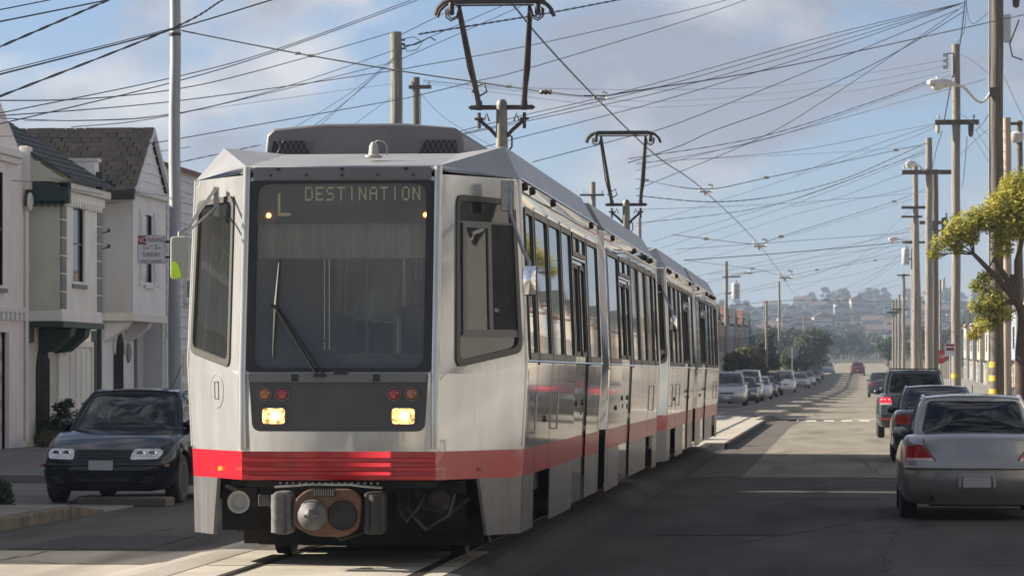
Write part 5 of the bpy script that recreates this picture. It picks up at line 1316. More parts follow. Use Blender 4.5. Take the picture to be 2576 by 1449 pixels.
    garage(gy, XG+.012, YF(352, XG), YF(398, XG), -.1, ZF(845, 86), frame='trim_white', face='trim_white', pan='stucco_pale', rows=2, cols=2)
    q = MB(); q.lathe((XG+.01, YF(322, XG), 2.0), (1, 0, 0), [(0, .25), (.03, .22)], 12); q.build('house_plaque', M['trim_grey'], gy)
    q = MB(); q.box(XG, XG+.05, YF(337, XG), YF(342, XG), 1.1, 2.5); q.build('meter_pipe', M['trim_grey'], gy)
    q = MB(); q.tube([(XF-.1, yb+.12, zE2-.4), (XF-.1, yb+.12, 0)], .05, 6); q.build('downpipe', M['trim_white'], gy, smooth=40)
world_parts(gy, grey)
for o in gy.children_recursive:
    if '_w' in o: del o['_w']
# white boarded house beyond
wh = thing('row_house', 'white boarded house glimpsed between the steel pole and the train', 'house', (XF, y2b+.7, 0), 0, 'row houses on the left')
def white():
    ya = y2b+.55; yb = ya+5.5; X = XF-.1
    q = MB(); q.box(X-9, X, ya, yb, -.1, 6.6); q.build('wall', M['stucco_white'], wh)
    for k in range(16):
        q = MB(); q.prism([(X, ya, 2.4+k*.26), (X+.045, ya, 2.4+k*.26), (X+.012, ya, 2.65+k*.26), (X, ya, 2.65+k*.26)], (0, yb-ya, 0)); q.build('weatherboard', M['stucco_white'], wh)
    q = MB(); q.prism([(X+.2, ya-.1, 6.5), (X+.2, yb, 6.5), (X-2.5, yb, 7.3), (X-2.5, ya-.1, 7.3)], (0, 0, .1)); q.build('roof', M['tile_red'], wh)
    window(wh, X+.06, ya+2.2, ya+3.6, 3.4, 4.9, frame='trim_white')
    garage(wh, X+.02, ya+.8, ya+3.3, -.1, 2.1, frame='trim_white', face='trim_white', rows=3, cols=2)
world_parts(wh, white)

# ---------------- plainer row houses: near left (out of frame, they shade the street) and the sunlit right row
def row_house(label, X, y0, w, h, sgn, wall, roofm, group, trim='trim_white', style=0, depth=11., pent=True):
    """two-storey row house facing sgn along X, front at X"""
    r = thing('row_house', label, 'house', (X, y0, 0), 0, group); zg = prof(y0)
    def go_():
        d = sgn; bx = X+d*.0; zb = 2.55; xg = X-d*.7
        q = MB(); q.box(min(xg, xg-d*depth), max(xg, xg-d*depth), y0, y0+w-.03, -.15, h-.05); q.build('wall', M[wall], r)
        ws = [(y0+w*.16, y0+w*.38), (y0+w*.60, y0+w*.86)]
        if style == 1: ws = [(y0+w*.3, y0+w*.7)]
        z0, z1 = 3.35, 5.0
        q = MB(); wall_hole(q, X-d*.2, X, y0+.25, y0+w-.28, zb, h-.4, [(a, b_, z0, z1) for a, b_ in ws]); q.box(min(xg, X-d*.2), max(xg, X-d*.2), y0+.26, y0+.4, zb, h-.4); q.box(min(xg, X-d*.2), max(xg, X-d*.2), y0+w-.43, y0+w-.29, zb, h-.4); q.box(min(xg, X-d*.2), max(xg, X-d*.2), y0+.4, y0+w-.43, zb, zb+.1); q.build('bay', M[wall], r)
        for a, b_ in ws: window(r, X-d*.08, a, b_, z0, z1, d, trim, True, 1)
        q = MB(); q.box(min(xg, X+d*.1), max(xg, X+d*.1), y0+.15, y0+w-.18, h-.4, h-.22); q.build('cornice', M[trim], r, bevel=.02)
        if style != 2:
            q = MB(); q.prism([(X+d*.25, y0+.1, h-.22), (X+d*.25, y0+w-.12, h-.22), (xg-d*1.6, y0+w-.12, h+.75), (xg-d*1.6, y0+.1, h+.75)], (0, 0, .1)); q.prism([(X+d*.2, y0+.1, h-.2), (xg-d*1.6, y0+.1, h+.74), (xg-d*1.6, y0+.1, h-.2)], (0, .15, 0)); q.prism([(X+d*.2, y0+w-.27, h-.2), (xg-d*1.6, y0+w-.27, h+.74), (xg-d*1.6, y0+w-.27, h-.2)], (0, .15, 0)); q.build('roof', M[roofm], r)
        else:
            ym = y0+w/2; q = MB(); q.prism([(X-d*.02, y0+.25, h-.4), (X-d*.02, y0+w-.28, h-.4), (X-d*.02, ym, h+1.3)], (-d*.2, 0, 0)); q.build('gable_wall', M[wall], r)
            q = MB(); q.prism([(X+d*.2, y0, h-.5), (X+d*.2, ym, h+1.38), (X-d*6, ym, h+1.38), (X-d*6, y0, h-.5)], (0, 0, .1)); q.prism([(X+d*.2, ym, h+1.38), (X+d*.2, y0+w, h-.5), (X-d*6, y0+w, h-.5), (X-d*6, ym, h+1.38)], (0, 0, .1)); q.build('roof', M[roofm], r)
        garage(r, xg+d*.012, y0+w*.42, y0+w*.82, -.15, 2.1, d, trim, trim, wall, 3, 2)
        arch_door(r, xg, y0+w*.2, 1.1, .0, 2.2, d, trim=trim, gate=False)
        q = MB(); q.tube([(X-d*.3, y0+w-.1, h-.4), (X-d*.3, y0+w-.1, 0)], .05, 6); q.build('downpipe', M[trim], r, smooth=40)
    world_parts(r, go_); r.location.z = zg
    return r
walls = ['stucco_tan', 'stucco_ivory', 'stucco_pale', 'stucco_peach', 'stucco_white', 'stucco_cream', 'stucco_blue']
nl = [('fifth', 'stucco_ivory'), ('fourth', 'stucco_blue'), ('third', 'stucco_tan'), ('second', 'stucco_cream'), ('first', 'stucco_pale')]
nh = 4; y = 34.5; wd = (yP0-.05-34.5)/nh; nl = nl[1:]
for k in range(nh):
    row_house('%s house before the pinkish one, left of the picture edge' % nl[k][0], XF, y+k*wd, wd, 6.9, 1, nl[k][1], 'tile_red', 'row houses on the left', style=k % 3)
# ---------------- right-hand row (sunlit): starts beside the camera, runs down the street
XRR = 10.6
seq = [(8, 'near'), ]
names_r = ['ivory', 'tan', 'pale grey', 'peach', 'white', 'cream', 'blue grey']
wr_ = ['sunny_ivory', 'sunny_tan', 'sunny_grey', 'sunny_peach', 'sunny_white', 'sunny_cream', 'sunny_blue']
k = 0; _o = ['first', 'second', 'third', 'fourth', 'fifth', 'sixth', 'seventh', 'eighth', 'ninth']
ord_ = _o+['tenth', 'eleventh', 'twelfth', 'thirteenth', 'fourteenth', 'fifteenth', 'sixteenth', 'seventeenth', 'eighteenth', 'nineteenth']
for t_ in ('twent', 'thirt', 'fort'): ord_ += [t_+'ieth']+[t_+'y-'+w_ for w_ in _o]
for y in [5+8.2*i for i in range(11)]:
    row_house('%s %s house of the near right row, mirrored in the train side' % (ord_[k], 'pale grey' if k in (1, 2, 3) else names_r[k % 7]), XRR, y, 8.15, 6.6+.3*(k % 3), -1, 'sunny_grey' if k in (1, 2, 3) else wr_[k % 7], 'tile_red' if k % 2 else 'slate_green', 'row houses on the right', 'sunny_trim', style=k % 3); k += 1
k2 = 0
for i in range(40):
    y = 118+8.2*i
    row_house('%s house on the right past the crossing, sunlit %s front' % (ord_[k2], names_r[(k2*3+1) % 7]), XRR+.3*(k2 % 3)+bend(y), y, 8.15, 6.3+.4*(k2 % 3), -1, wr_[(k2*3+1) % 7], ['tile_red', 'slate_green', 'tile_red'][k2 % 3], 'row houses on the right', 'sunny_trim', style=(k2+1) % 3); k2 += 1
# ---------------- far left row beyond the crossing
k3 = 0
for i in range(44):
    y = 118+8.2*i
    row_house('%s house past the crossing on the left, %s stucco' % (ord_[k3], names_r[(k3*2+2) % 7]), XF+bend(y), y, 8.15, 6.4+.5*((k3*7) % 3), 1, wr_[(k3*2+2) % 7], ['tile_red', 'slate_green'][k3 % 2], 'far row houses on the left', style=(k3*5) % 3); k3 += 1
# ---------------- houses up the hillside: one mesh for each tint, every house an object
mat('hill_white', (.50, .50, .49), .9); mat('hill_cream', (.40, .375, .32), .9); mat('hill_grey', (.26, .26, .27), .9); mat('hill_blue', (.24, .28, .32), .9); mat('hill_pink', (.38, .31, .28), .9)
mat('hill_roof', (.07, .066, .065), .95); mat('hill_roof_red', (.10, .07, .06), .95); mat('hill_window', (.03, .035, .04), .3)
hm = []
for c in ('white', 'cream', 'grey', 'blue', 'pink'):
    for v in range(2):
        q = MB(); w, d, h = 8., 10., 6.5+1.5*v
        q.box(-w/2, w/2, 0, d, -4, h); n0 = len(q.f)
        if v: q.prism([(-w/2-.3, -.4, h), (w/2+.3, -.4, h), (0, -.4, h+2.2)], (0, d+.8, 0))
        else: q.box(-w/2-.2, w/2+.2, -.3, d+.2, h, h+.5)
        n1 = len(q.f)
        for (wx, wz) in ((-2.2, 4.2), (2.0, 4.2), (-2.2, 1.2)): q.box(wx-.9, wx+.9, -.08, .0, wz, wz+1.5)
        for wy in (2.5, 6.5): q.box(-w/2-.06, -w/2, wy-.8, wy+.8, 3.8, 5.2)
        me = q.mesh('hill_house'); me.materials.append(M['hill_'+c]); me.materials.append(M['hill_roof_red' if v and c != 'grey' else 'hill_roof']); me.materials.append(M['hill_window'])
        for p in me.polygons: p.material_index = 0 if p.index < n0 else (1 if p.index < n1 else 2)
        hm.append((me, c, v))
rng = random.Random(11); nhh = 0; tries = 0
spots_h = []
while nhh < 230 and tries < 6000:
    tries += 1
    Y = rng.choice([rng.uniform(980, 1500), rng.uniform(1000, 1700), rng.uniform(1300, 2050)]); px = rng.uniform(1780, 2590)
    p = at(px, 940, Y); ax = at(2120, 940, Y).x
    if abs(p.x-ax-(-1)) < 16 and Y < 1500: continue
    if Y < 900 and abs(p.x-ax) > 120: pass
    row = round(Y/34.)*34.
    xx = round(p.x/8.6)*8.6; Y = row
    if any(abs(xx-a) < 7.5 and abs(Y-b_) < 20 for a, b_ in spots_h): continue
    spots_h.append((xx, Y)); z = hill_h(xx, Y)-.3
    me_, c_, v_ = rng.choice(hm); o = bpy.data.objects.new('hill_house', me_); COL.objects.link(o); o.location = (xx, Y, z-.5); s = rng.uniform(.7, 1.0); o.scale = (s, s, s); o.rotation_euler = (0, 0, rng.choice([0, 0, 0, .12, -.15, PI/2]))
    lab = {'white': 'whitewashed', 'cream': 'cream', 'grey': 'grey', 'blue': 'bluish', 'pink': 'pinkish'}[c_]+(' gabled' if v_ else ' flat-roofed'); tag(o, 'tiny %s house on the hazy far hillside' % lab, 'house', lab+' houses on the far hillside'); nhh += 1
# ================================================================== poles, wires, signs
mat('pole_wood', (.13, .115, .098), .9, 0, scale=4, col2=(.29, .26, .22), stretch=(7, 7, .25), bump=.5, bscale=9, detail=8)
mat('pole_wood_dark', (.06, .052, .044), .9, 0, scale=4, col2=(.17, .15, .125), stretch=(7, 7, .25), bump=.5, bscale=9, detail=8)
mat('pole_steel', (.30, .31, .33), .55, .3, var=.12, scale=3, stretch=(1, 1, .2))
mat('pole_tan', (.38, .31, .22), .6, 0, var=.1, scale=3, stretch=(1, 1, .2))
mat('crossarm_wood', (.09, .075, .06), .9, 0, var=.3, scale=6)
mat('lamp_head_grey', (.52, .52, .50), .45, .1, var=.1, scale=8)
mat('lamp_lens', (.6, .6, .55), .3)
mat('insulator', (.42, .40, .34), .35); mat('insulator_dark', (.05, .03, .02), .4)
mat('transformer_grey', (.42, .43, .43), .5, 0, var=.1, scale=4)
mat('band_yellow', (.60, .38, .02), .5)
mat('wire_dark', (.006, .014, .022), .6)
mat('wire_twist', (.03, .034, .038), .7)
mat('wire_copper', (.012, .03, .04), .5)
mat('sign_white', (.66, .64, .65), .6, 0, var=.08, scale=20); mat('sign_red', (.27, .015, .04), .6); mat('sign_redtext', (.13, .025, .045), .6); mat('sign_back', (.30, .30, .31), .5, .3); mat('stop_red', (.36, .02, .02), .5)
def cobra(root, base, tip, m='lamp_head_grey', s=1., sag=.35):
    """street-lamp arm from the pole to a cobra head; base and tip in world space relative to root"""
    b_, t = Vector(base), Vector(tip); d = (t-b_); pts = []
    for k in range(9):
        u = k/8; p = b_.lerp(t, u); p.z += -sag*math.sin(PI*min(1, u*1.3))*(1-u)*1.2; pts.append(p)
    q = MB(); q.tube(pts, .03*s, 6); a = q.build('lamp_arm', M[m], root, smooth=50)
    dirn = Vector((d.x, d.y, 0)).normalized(); h = MB(); L = .85*s
    def sec(u):
        w = [.05, .10, .15, .17, .165, .13, .06][u]*s; hh = [.05, .07, .10, .115, .11, .09, .05][u]*s; c = t+dirn*(L*u/6.); side_ = Vector((-dirn.y, dirn.x, 0))
        return [c+side_*(w*math.cos(2*PI*k/12))+Vector((0, 0, hh*math.sin(2*PI*k/12)+.02)) for k in range(12)]
    rs = [[h.pt(p) for p in sec(u)] for u in range(7)]
    for A_, B_ in zip(rs, rs[1:]):
        for k in range(12): h.f.append((A_[k], A_[(k+1) % 12], B_[(k+1) % 12], B_[k]))
    h.f.append(tuple(rs[0])); h.f.append(tuple(reversed(rs[-1])))
    ho = h.build('lamp_head', M[m], root, smooth=60)
    g_ = MB(); c = t+dirn*(L*.66); g_.lathe(c+Vector((0, 0, -.03*s)), (0, 0, -1), [(0, .15*s), (.06*s, .145*s), (.11*s, .10*s), (.13*s, .03*s)], 12); g_.build('lamp_lens', M['lamp_lens'], ho, smooth=60)
    e = MB(); e.lathe(c+Vector((0, 0, .10*s)), (0, 0, 1), [(0, .04*s), (.06*s, .04*s)], 8); e.build('photocell', M[m], ho)
def pole(label, px, ptop, Y, r0, r1, m='pole_wood', name='utility_pole', group='wooden utility poles', base_py=None, lean=0.):
    b_ = at(px, 1000, Y); zt = EYE+(HOR-ptop)*Y/FPX
    root = thing(name, label, 'utility pole', (b_.x, Y, prof(Y)-.15), 0, group)
    q = MB(); n = 10; H = zt-root.location.z
    q.tube([(lean*k/n+.012*math.sin(k*1.7), .01*math.cos(k*2.1), H*k/n) for k in range(n+1)], [r0+(r1-r0)*k/n for k in range(n+1)], 14)
    q.build('shaft', M[m], root, smooth=50)
    return root, H
def zpx(py, Y, root): return EYE+(HOR-py)*Y/FPX-root.location.z
def crossarm(root, z, x0, x1, y=0., ins=(), thick=.11, m='crossarm_wood', brace=True, dark=False):
    q = MB(); q.box(x0, x1, y-.17, y-.17+thick, z-thick/2, z+thick/2); a = q.build('crossarm', M[m], root, bevel=.01)
    for x in ins:
        i = MB(); i.lathe((x, y-.12, z+thick/2), (0, 0, 1), [(0, .02), (.06, .02), (.07, .05), (.11, .05), (.12, .03), (.17, .035), (.18, .01)], 8); i.build('insulator', M['insulator_dark' if dark else 'insulator'], a)
    if brace:
        for s in (x0*.6, x1*.6):
            b_ = MB(); b_.tube([(s, y-.13, z-thick/2), (0, y-.13, z-.6)], .015, 4); b_.build('brace', M['crossarm_wood'], a)
    return a
def can(root, x, y, z, h=.9, r=.24, m='transformer_grey'):
    q = MB(); q.lathe((x, y, z), (0, 0, 1), [(0, r*.9), (.04, r), (h-.05, r), (h, r*.85), (h+.04, .05)], 16); t = q.build('transformer', M[m], root, smooth=40)
    b_ = MB(); b_.lathe((x+.08, y-.08, z+h), (0, 0, 1), [(0, .03), (.06, .045), (.12, .03), (.2, .045), (.26, .02)], 8); b_.build('bushing', M['insulator_dark'], t)
    c = MB(); c.box(min(0, x), max(0, x), y-.03, y+.03, z+h*.3, z+h*.4); c.build('transformer_bracket', M['crossarm_wood'], t)
# ---- left steel trolley pole with the parking sign
Yp = 60.
ps, Hs = pole('grey steel pole rising out of frame beside the black sedan', 440, -120, Yp, .115, .088, 'pole_steel', 'steel_pole', 'steel trolley poles')
ps['category'] = 'pole'
q = MB(); q.lathe((0, 0, zpx(80, Yp, ps)), (0, 0, 1), [(0, .105), (.05, .105)], 14); q.build('span_wire_band', M['black_steel'], ps)
# sign
def panel_text(root, X, y, z, s, size, m, sx=1): text_mesh(s, size, M[m], root, Matrix.Translation((X, y, z)) @ Matrix.Rotation(PI/2, 4, 'X'), 'lettering', .0015, (sx, 1))
c0 = at(380.5, 628, Yp-.2); sw, sh = 72*Yp/FPX, 73*Yp/FPX
sg = thing('parking_sign', 'white NO PARKING Tuesday street cleaning sign fixed to the steel pole', 'sign', (c0.x, Yp-.2, c0.z), 0, None)
q = MB(); q.prism([(x, 0, z) for x, z in rpoly(rect(-sw/2, sw/2, -sh/2, sh/2), .025, 4)], (0, .006, 0)); q.build('sign_plate', M['sign_white'], sg)
MB().ring(lambda u, v, off=0: Vector((u, -off, v)), rpoly(rect(-sw/2+.008, sw/2-.008, -sh/2+.008, sh/2-.008), .02, 4), rpoly(rect(-sw/2+.013, sw/2-.013, -sh/2+.013, sh/2-.013), .018, 4), .0, .0012).build('sign_border', M['sign_red'], sg)
q = MB(); q.box(-sw/2+.012, -sw/2+.155, -.0025, -.0005, sh/2-.155, sh/2-.012); q.build('red_no_panel', M['sign_red'], sg)
panel_text(sg, -sw/2+.083, -.004, sh/2-.085, 'NO', .135, 'sign_white', .78)
panel_text(sg, .078, -.002, sh/2-.085, 'PARKING', .115, 'sign_redtext', .62)
panel_text(sg, -.125, -.002, .035, '1', .12, 'sign_redtext'); panel_text(sg, -.065, -.002, .02, 'PM', .055, 'sign_redtext', .8); panel_text(sg, .0, -.002, .06, 'TO', .04, 'sign_redtext')
panel_text(sg, .075, -.002, .035, '3', .12, 'sign_redtext'); panel_text(sg, .14, -.002, .02, 'PM', .055, 'sign_redtext', .8)
panel_text(sg, 0, -.002, -.09, 'TUESDAY', .105, 'sign_redtext', .72)
panel_text(sg, 0, -.002, -.20, 'STREET CLEANING', .065, 'sign_redtext', .68)
q = MB(); q.box(0, ps.location.x-c0.x, .02, .06, -.15, -.11); q.box(0, ps.location.x-c0.x, .02, .06, .11, .15); q.build('sign_bracket', M['black_steel'], sg)
# ---- poles behind the train on the left
p_, H = pole('bare pale wooden pole rising behind the roof of the leading car', 997, 75, 99, .19, .16)
for k in range(3):
    q = MB(); q.box(.16, .24, -.05, .05, H-.25-k*.12, H-.2-k*.12); q.build('spool_bracket', M['black_steel'], p_)
q = MB(); q.tube([(.2, 0, H-.2), (.5, -.1, H-.15), (.75, -.1, H-.3), (.6, -.1, H-.5), (.3, 0, H-.55), (.2, 0, H-.3)], .012, 5); q.tube([(.2, 0, H-.4), (.55, 0, H-.35), (.95, 0, H-.15), (1.1, 0, H-.25)], .02, 5); q.build('drop_wire_loops', M['wire_dark'], p_)
p_, H = pole('short dark wooden pole with a stub crossarm behind the leading car roof', 1047, 190, 150, .18, .16, 'pole_wood_dark')
crossarm(p_, H-.42, -.3, .65, 0, (-.2, .55), .16, brace=False); q = MB(); q.tube([(.17, -.1, H-.7), (.2, -.1, 2)], .05, 6); q.build('conduit', M['transformer_grey'], p_)
p_, H = pole('small pole top peeping over the roof of the second car, left one', 1492, 457, 190, .15, .14)
crossarm(p_, H-.7, -.7, .6, 0, (-.5, .5), brace=False)
p_, H = pole('small pole top peeping over the roof of the second car, right one', 1609, 548, 250, .15, .13)
p_, H = pole('wooden pole with transformer just right of the train tail', 1827, 658, 300, .17, .15)
can(p_, .78, -.1, zpx(752, 300, p_), 1.3, .36); crossarm(p_, H-1.3, -.3, 1.2, 0, (), brace=False); cobra(p_, (0, 0, zpx(700, 300, p_)), (1.45, -.2, zpx(687, 300, p_)), s=.95, sag=-.1)
p_, H = pole('thin pole by the far left trees, lower of two', 1928, 757, 330, .12, .11, 'pole_wood')
p_, H = pole('thin pole by the far left trees, taller of two', 1960, 708, 350, .13, .11, 'pole_wood'); cobra(p_, (0, 0, zpx(805, 350, p_)), (.5, 0, zpx(797, 350, p_)), s=.9, sag=-.1)
p_, H = pole('thin far pole above the round tree on the left', 2022, 790, 500, .12, .1, 'pole_wood'); cobra(p_, (0, 0, zpx(815, 500, p_)), (.8, 0, zpx(808, 500, p_)), s=1.1, sag=-.1)
# ---- the right-hand row
p1, H = pole('thick weathered wooden pole with yellow bands near the right edge', 2507, -160, 98, .205, .175, 'pole_wood_dark')
for py in (917, 951, 985):
    q = MB(); q.lathe((0, 0, zpx(py+7, 98, p1)), (0, 0, 1), [(0, .203), (.15, .203)], 16); q.build('yellow_band', M['band_yellow'], p1, smooth=40)
cobra(p1, (-.17, -.1, zpx(240, 98, p1)), at(2402, 214, 97)-p1.location, s=1.15, sag=.42)
q = MB(); q.box(-.2, .02, -.25, -.15, zpx(250, 98, p1), zpx(228, 98, p1)); q.build('lamp_bracket', M['crossarm_wood'], p1)
q = MB(); q.tube([(-.2, -.06, 2), (-.2, -.06, H-.5)], .02, 5); q.build('ground_wire_conduit', M['pole_steel'], p1)
q = MB(); q.box(.20, .38, -.1, .1, zpx(115, 98, p1), zpx(45, 98, p1)); q.build('equipment_box', M['transformer_grey'], p1, bevel=.02)
q = MB(); q.lathe((.52, -.1, zpx(30, 98, p1)), (0, 0, 1), [(0, .03), (.05, .09), (.3, .11), (.35, .05)], 10); q.build('cutout_insulator', M['insulator_dark'], p1)
q = MB(); q.tube([(.6, -.1, zpx(60, 98, p1)), (.35, -.1, zpx(120, 98, p1)), (.42, -.1, zpx(150, 98, p1)), (.7, -.1, zpx(160, 98, p1))], .02, 5); q.build('jumper_cable', M['wire_dark'], p1)
p2, H = pole('pale wooden pole with crossarm, second from the banded pole', 2405, 118, 123, .165, .14)
crossarm(p2, zpx(313, 123, p2), -.72, .78, 0, (-.6, .6), .17, brace=False); q = MB(); q.lathe((.5, -.1, zpx(350, 123, p2)), (0, 0, 1), [(0, .04), (.1, .09), (.4, .1), (.5, .04)], 10); q.build('cutout_insulator', M['insulator_dark'], p2); q = MB(); q.lathe((-.62, -.1, zpx(342, 123, p2)), (0, 0, 1), [(0, .05), (.1, .08), (.3, .08), (.35, .03)], 10); q.build('cutout_insulator', M['insulator'], p2)
for k in range(3):
    q = MB(); q.box(-.45, -.3, -.15, -.05, zpx(150+k*15, 123, p2), zpx(141+k*15, 123, p2)); q.build('spool_insulator', M['transformer_grey'], p2)
q = MB(); q.tube([(-.3, -.1, zpx(142, 123, p2)), (-.3, -.1, zpx(180, 123, p2))], .02, 5); q.tube([(-.3, -.1, zpx(142, 123, p2)), (0, -.1, zpx(140, 123, p2))], .02, 5); q.build('spool_rack', M['black_steel'], p2)
q = MB(); q.lathe((0, 0, zpx(951, 123, p2)), (0, 0, 1), [(0, .168), (.15, .168)], 16); q.build('yellow_band', M['band_yellow'], p2, smooth=40)
p3, H = pole('wooden pole carrying a street lamp, third from the banded pole', 2337, 351, 160, .18, .15)
cobra(p3, (-.1, -.1, zpx(425, 160, p3)), at(2306, 415, 159)-p3.location, s=1.2, sag=.2); crossarm(p3, zpx(437, 160, p3), -1.2, 1.05, 0, (-1.1, -.8), .2, brace=False)
p5, H = pole('dark pole with double crossarms right behind the lamp-carrying one', 2352, 430, 185, .2, .17, 'pole_wood_dark'); crossarm(p5, zpx(563, 185, p5), -.8, .55, 0, (), .18, brace=False); can(p5, .5, 0, zpx(600, 185, p5), 1., .17, 'insulator_dark')
p6, H = pole('pole with two small crossarms left of the lamp-carrying one', 2303, 421, 205, .2, .15); crossarm(p6, zpx(525, 205, p6), -.8, 1., 0, (-.7,), .16, brace=False); crossarm(p6, zpx(548, 205, p6), -.8, .4, 0, (-.7,), .12, brace=False)
p7, H = pole('leaning brown pole low in the right row beside the two-crossarm pole', 2316, 480, 235, .2, .17, lean=-.35); crossarm(p7, zpx(612, 235, p7), -1.2, .9, 0, (-1.,), .15, brace=False)
p8, H = pole('slim brown pole left of the leaning brown one', 2297, 560, 262, .17, .15); can(p8, -.55, 0, zpx(668, 262, p8), 1.2, .28)
cobra(p8, (-.1, 0, zpx(605, 262, p8)), at(2262, 603, 261)-p8.location, s=1.3, sag=.15)
p9, H = pole('far pole with a top crossarm left of the slim brown one', 2273, 690, 330, .17, .15); crossarm(p9, zpx(694, 330, p9), -.6, .6, 0, (), .15, brace=False)
for k, (px, py, Y) in enumerate([(2262, 742, 390), (2254, 752, 430), (2247, 758, 470)]):
    o_, H = pole('%s of three tiny far poles at the end of the right row' % ['nearest', 'middle', 'farthest'][k], px, py, Y, .16, .14); crossarm(o_, H-1.6, -.9, .9, 0, (), .2, brace=False)
pt, H = pole('tan steel pole close behind the thick banded one', 2533, 302, 112, .15, .13, 'pole_tan', 'steel_pole', 'steel trolley poles'); pt['category'] = 'pole'
pr, H = pole('pole with round lamp fitting at the right picture edge', 2565, 310, 120, .12, .1, 'pole_wood_dark'); q = MB(); q.lathe((-.1, -.1, zpx(365, 120, pr)), (0, 0, 1), [(0, .1), (.1, .22), (.3, .24), (.38, .1)], 12); q.build('round_fitting', M['transformer_grey'], pr, smooth=50); crossarm(pr, H-.1, -.5, .1, 0, (), .1, brace=False)
pf, H = pole('far slim pole with a transformer between the right poles', 2365, 705, 260, .09, .08); can(pf, .22, 0, zpx(735, 260, pf), .75, .15)
# white bow hangers on the far span
for k, (px, py) in enumerate([(2152, 750), (2180, 751), (2212, 752), (2243, 755), (2122, 752), (2098, 753)]):
    c = at(px, py, 460); o = thing('trolley_hanger', '%s white trolley wire hanger on the far span above the street' % ['third', 'fourth', 'fifth', 'sixth', 'second', 'first'][k], 'hanger', c, 0, 'white hangers on the far span')
    q = MB(); w = .85 if k < 4 else .5; q.tube([(-w, 0, -.2), (-w*.75, 0, .05), (w*.75, 0, .05), (w, 0, -.15)], .05, 6); q.build('bow', M['lamp_head_grey'], o, smooth=40)
    q = MB(); q.box(-w-.06, -w+.06, -.05, .05, -.25, -.15); q.build('clamp', M['insulator'], o)
# ---- signs on the right and left
s_ = at(2390, 880, 118); rs = thing('parking_sign', 'small parking sign between the wooden poles on the right', 'sign', s_)
q = MB(); w = 26*118/FPX; q.box(-w/2, w/2, 0, .006, -w*.6, w*.6); q.build('sign_plate', M['sign_white'], rs); q = MB(); q.box(-w/2+.02, w/2-.02, -.003, -.0005, w*.35, w*.55); q.build('red_header', M['sign_red'], rs)
q = MB()
for z in (.12, .02, -.08): q.box(-w*.38, w*.38, -.003, -.0005, z*w, z*w+.03)
q.build('sign_print', M['sign_redtext'], rs); q = MB(); q.tube([(0, .03, -2.6), (0, .03, .2)], .03, 6); q.build('sign_post', M['pole_steel'], rs)
s_ = at(2365, 897, 200); st_ = thing('stop_sign', 'red stop sign half hidden by a pole on the right', 'sign', s_)
q = MB(); oc = [(.42*math.cos(PI/8+k*PI/4), .42*math.sin(PI/8+k*PI/4)) for k in range(8)]; q.prism([(x, 0, z) for x, z in oc], (0, .006, 0)); q.build('sign_plate', M['stop_red'], st_); text_mesh('STOP', .26, M['sign_white'], st_, Matrix.Translation((0, -.004, 0)) @ Matrix.Rotation(PI/2, 4, 'X'))
q = MB(); q.tube([(0, .03, -2.4), (0, .03, .4)], .03, 6); q.build('sign_post', M['pole_steel'], st_)
s_ = at(1993, 888, 290); st_ = thing('stop_sign', 'grey back of a stop sign above the big white van', 'sign', s_)
q = MB(); q.prism([(x*1.15, 0, z*1.15) for x, z in oc], (0, .006, 0)); q.build('sign_plate', M['sign_back'], st_); q = MB(); q.tube([(0, -.03, -2.3), (0, -.03, .4)], .04, 6); q.build('sign_post', M['pole_steel'], st_)

# ---- wires
def spline(pts, n=10):
    P = [Vector(p) for p in pts]
    if len(P) == 2: return [P[0].lerp(P[1], k/n) for k in range(n+1)]
    out = []
    for i in range(len(P)-1):
        a, b_, c, d = P[max(i-1, 0)], P[i], P[i+1], P[min(i+2, len(P)-1)]
        for k in range(n):
            t = k/n; out.append(.5*((2*b_)+(c-a)*t+(2*a-5*b_+4*c-d)*t*t+(3*b_-a-3*c+d)*t**3))
    return out+[P[-1]]
WL = {'n': ('dark overhead wire crossing the sky above the near houses and steel pole', 'wires above the near houses'), 'm': ('dark overhead wire crossing the sky above the train', 'wires above the train'), 'r': ('thin overhead wire running to the right-hand poles', 'wires to the right-hand poles'), 'd': ('thin service wire dropping from a pole', 'service drop wires')}
def wire(kind, pts, r=.012, twist=False, sag=0.):
    P = []
    for k, (px, py, Y) in enumerate(pts): P.append(at(px, py, Y))
    P = spline(P, 10)
    r *= .86; q = MB()
    if twist:
        n = len(P)*3; L = []
        for k in range(n):
            u = k/(n-1)*(len(P)-1); i = min(int(u), len(P)-2); L.append(P[i].lerp(P[i+1], u-i))
        tot = sum((a-b_).length for a, b_ in zip(L, L[1:])); ph = 0; acc = 0; A_, B_ = [], []
        for k, p in enumerate(L):
            ph = k*.9; o = Vector((.25*math.cos(ph), .25*math.sin(ph), math.sin(ph)))*r*1.0; A_.append(p+o); B_.append(p-o)
        q.tube(A_, r*.85, 4); q.tube(B_, r*.85, 4)
    else: q.tube(P, r, 5)
    o = q.build('overhead_wire', M['wire_twist' if twist else 'wire_dark'])
    lab = WL[kind][0].replace('dark overhead wire', 'twisted overhead cable').replace('thin overhead wire', 'twisted overhead cable') if twist else (WL[kind][0].replace('dark', 'heavy dark').replace('thin overhead wire', 'thick overhead cable') if r > .0145 else WL[kind][0])
    tag(o, lab, 'wire', lab.split(' ')[0]+' '+WL[kind][1]); return o
N = 48.; F_ = 95.
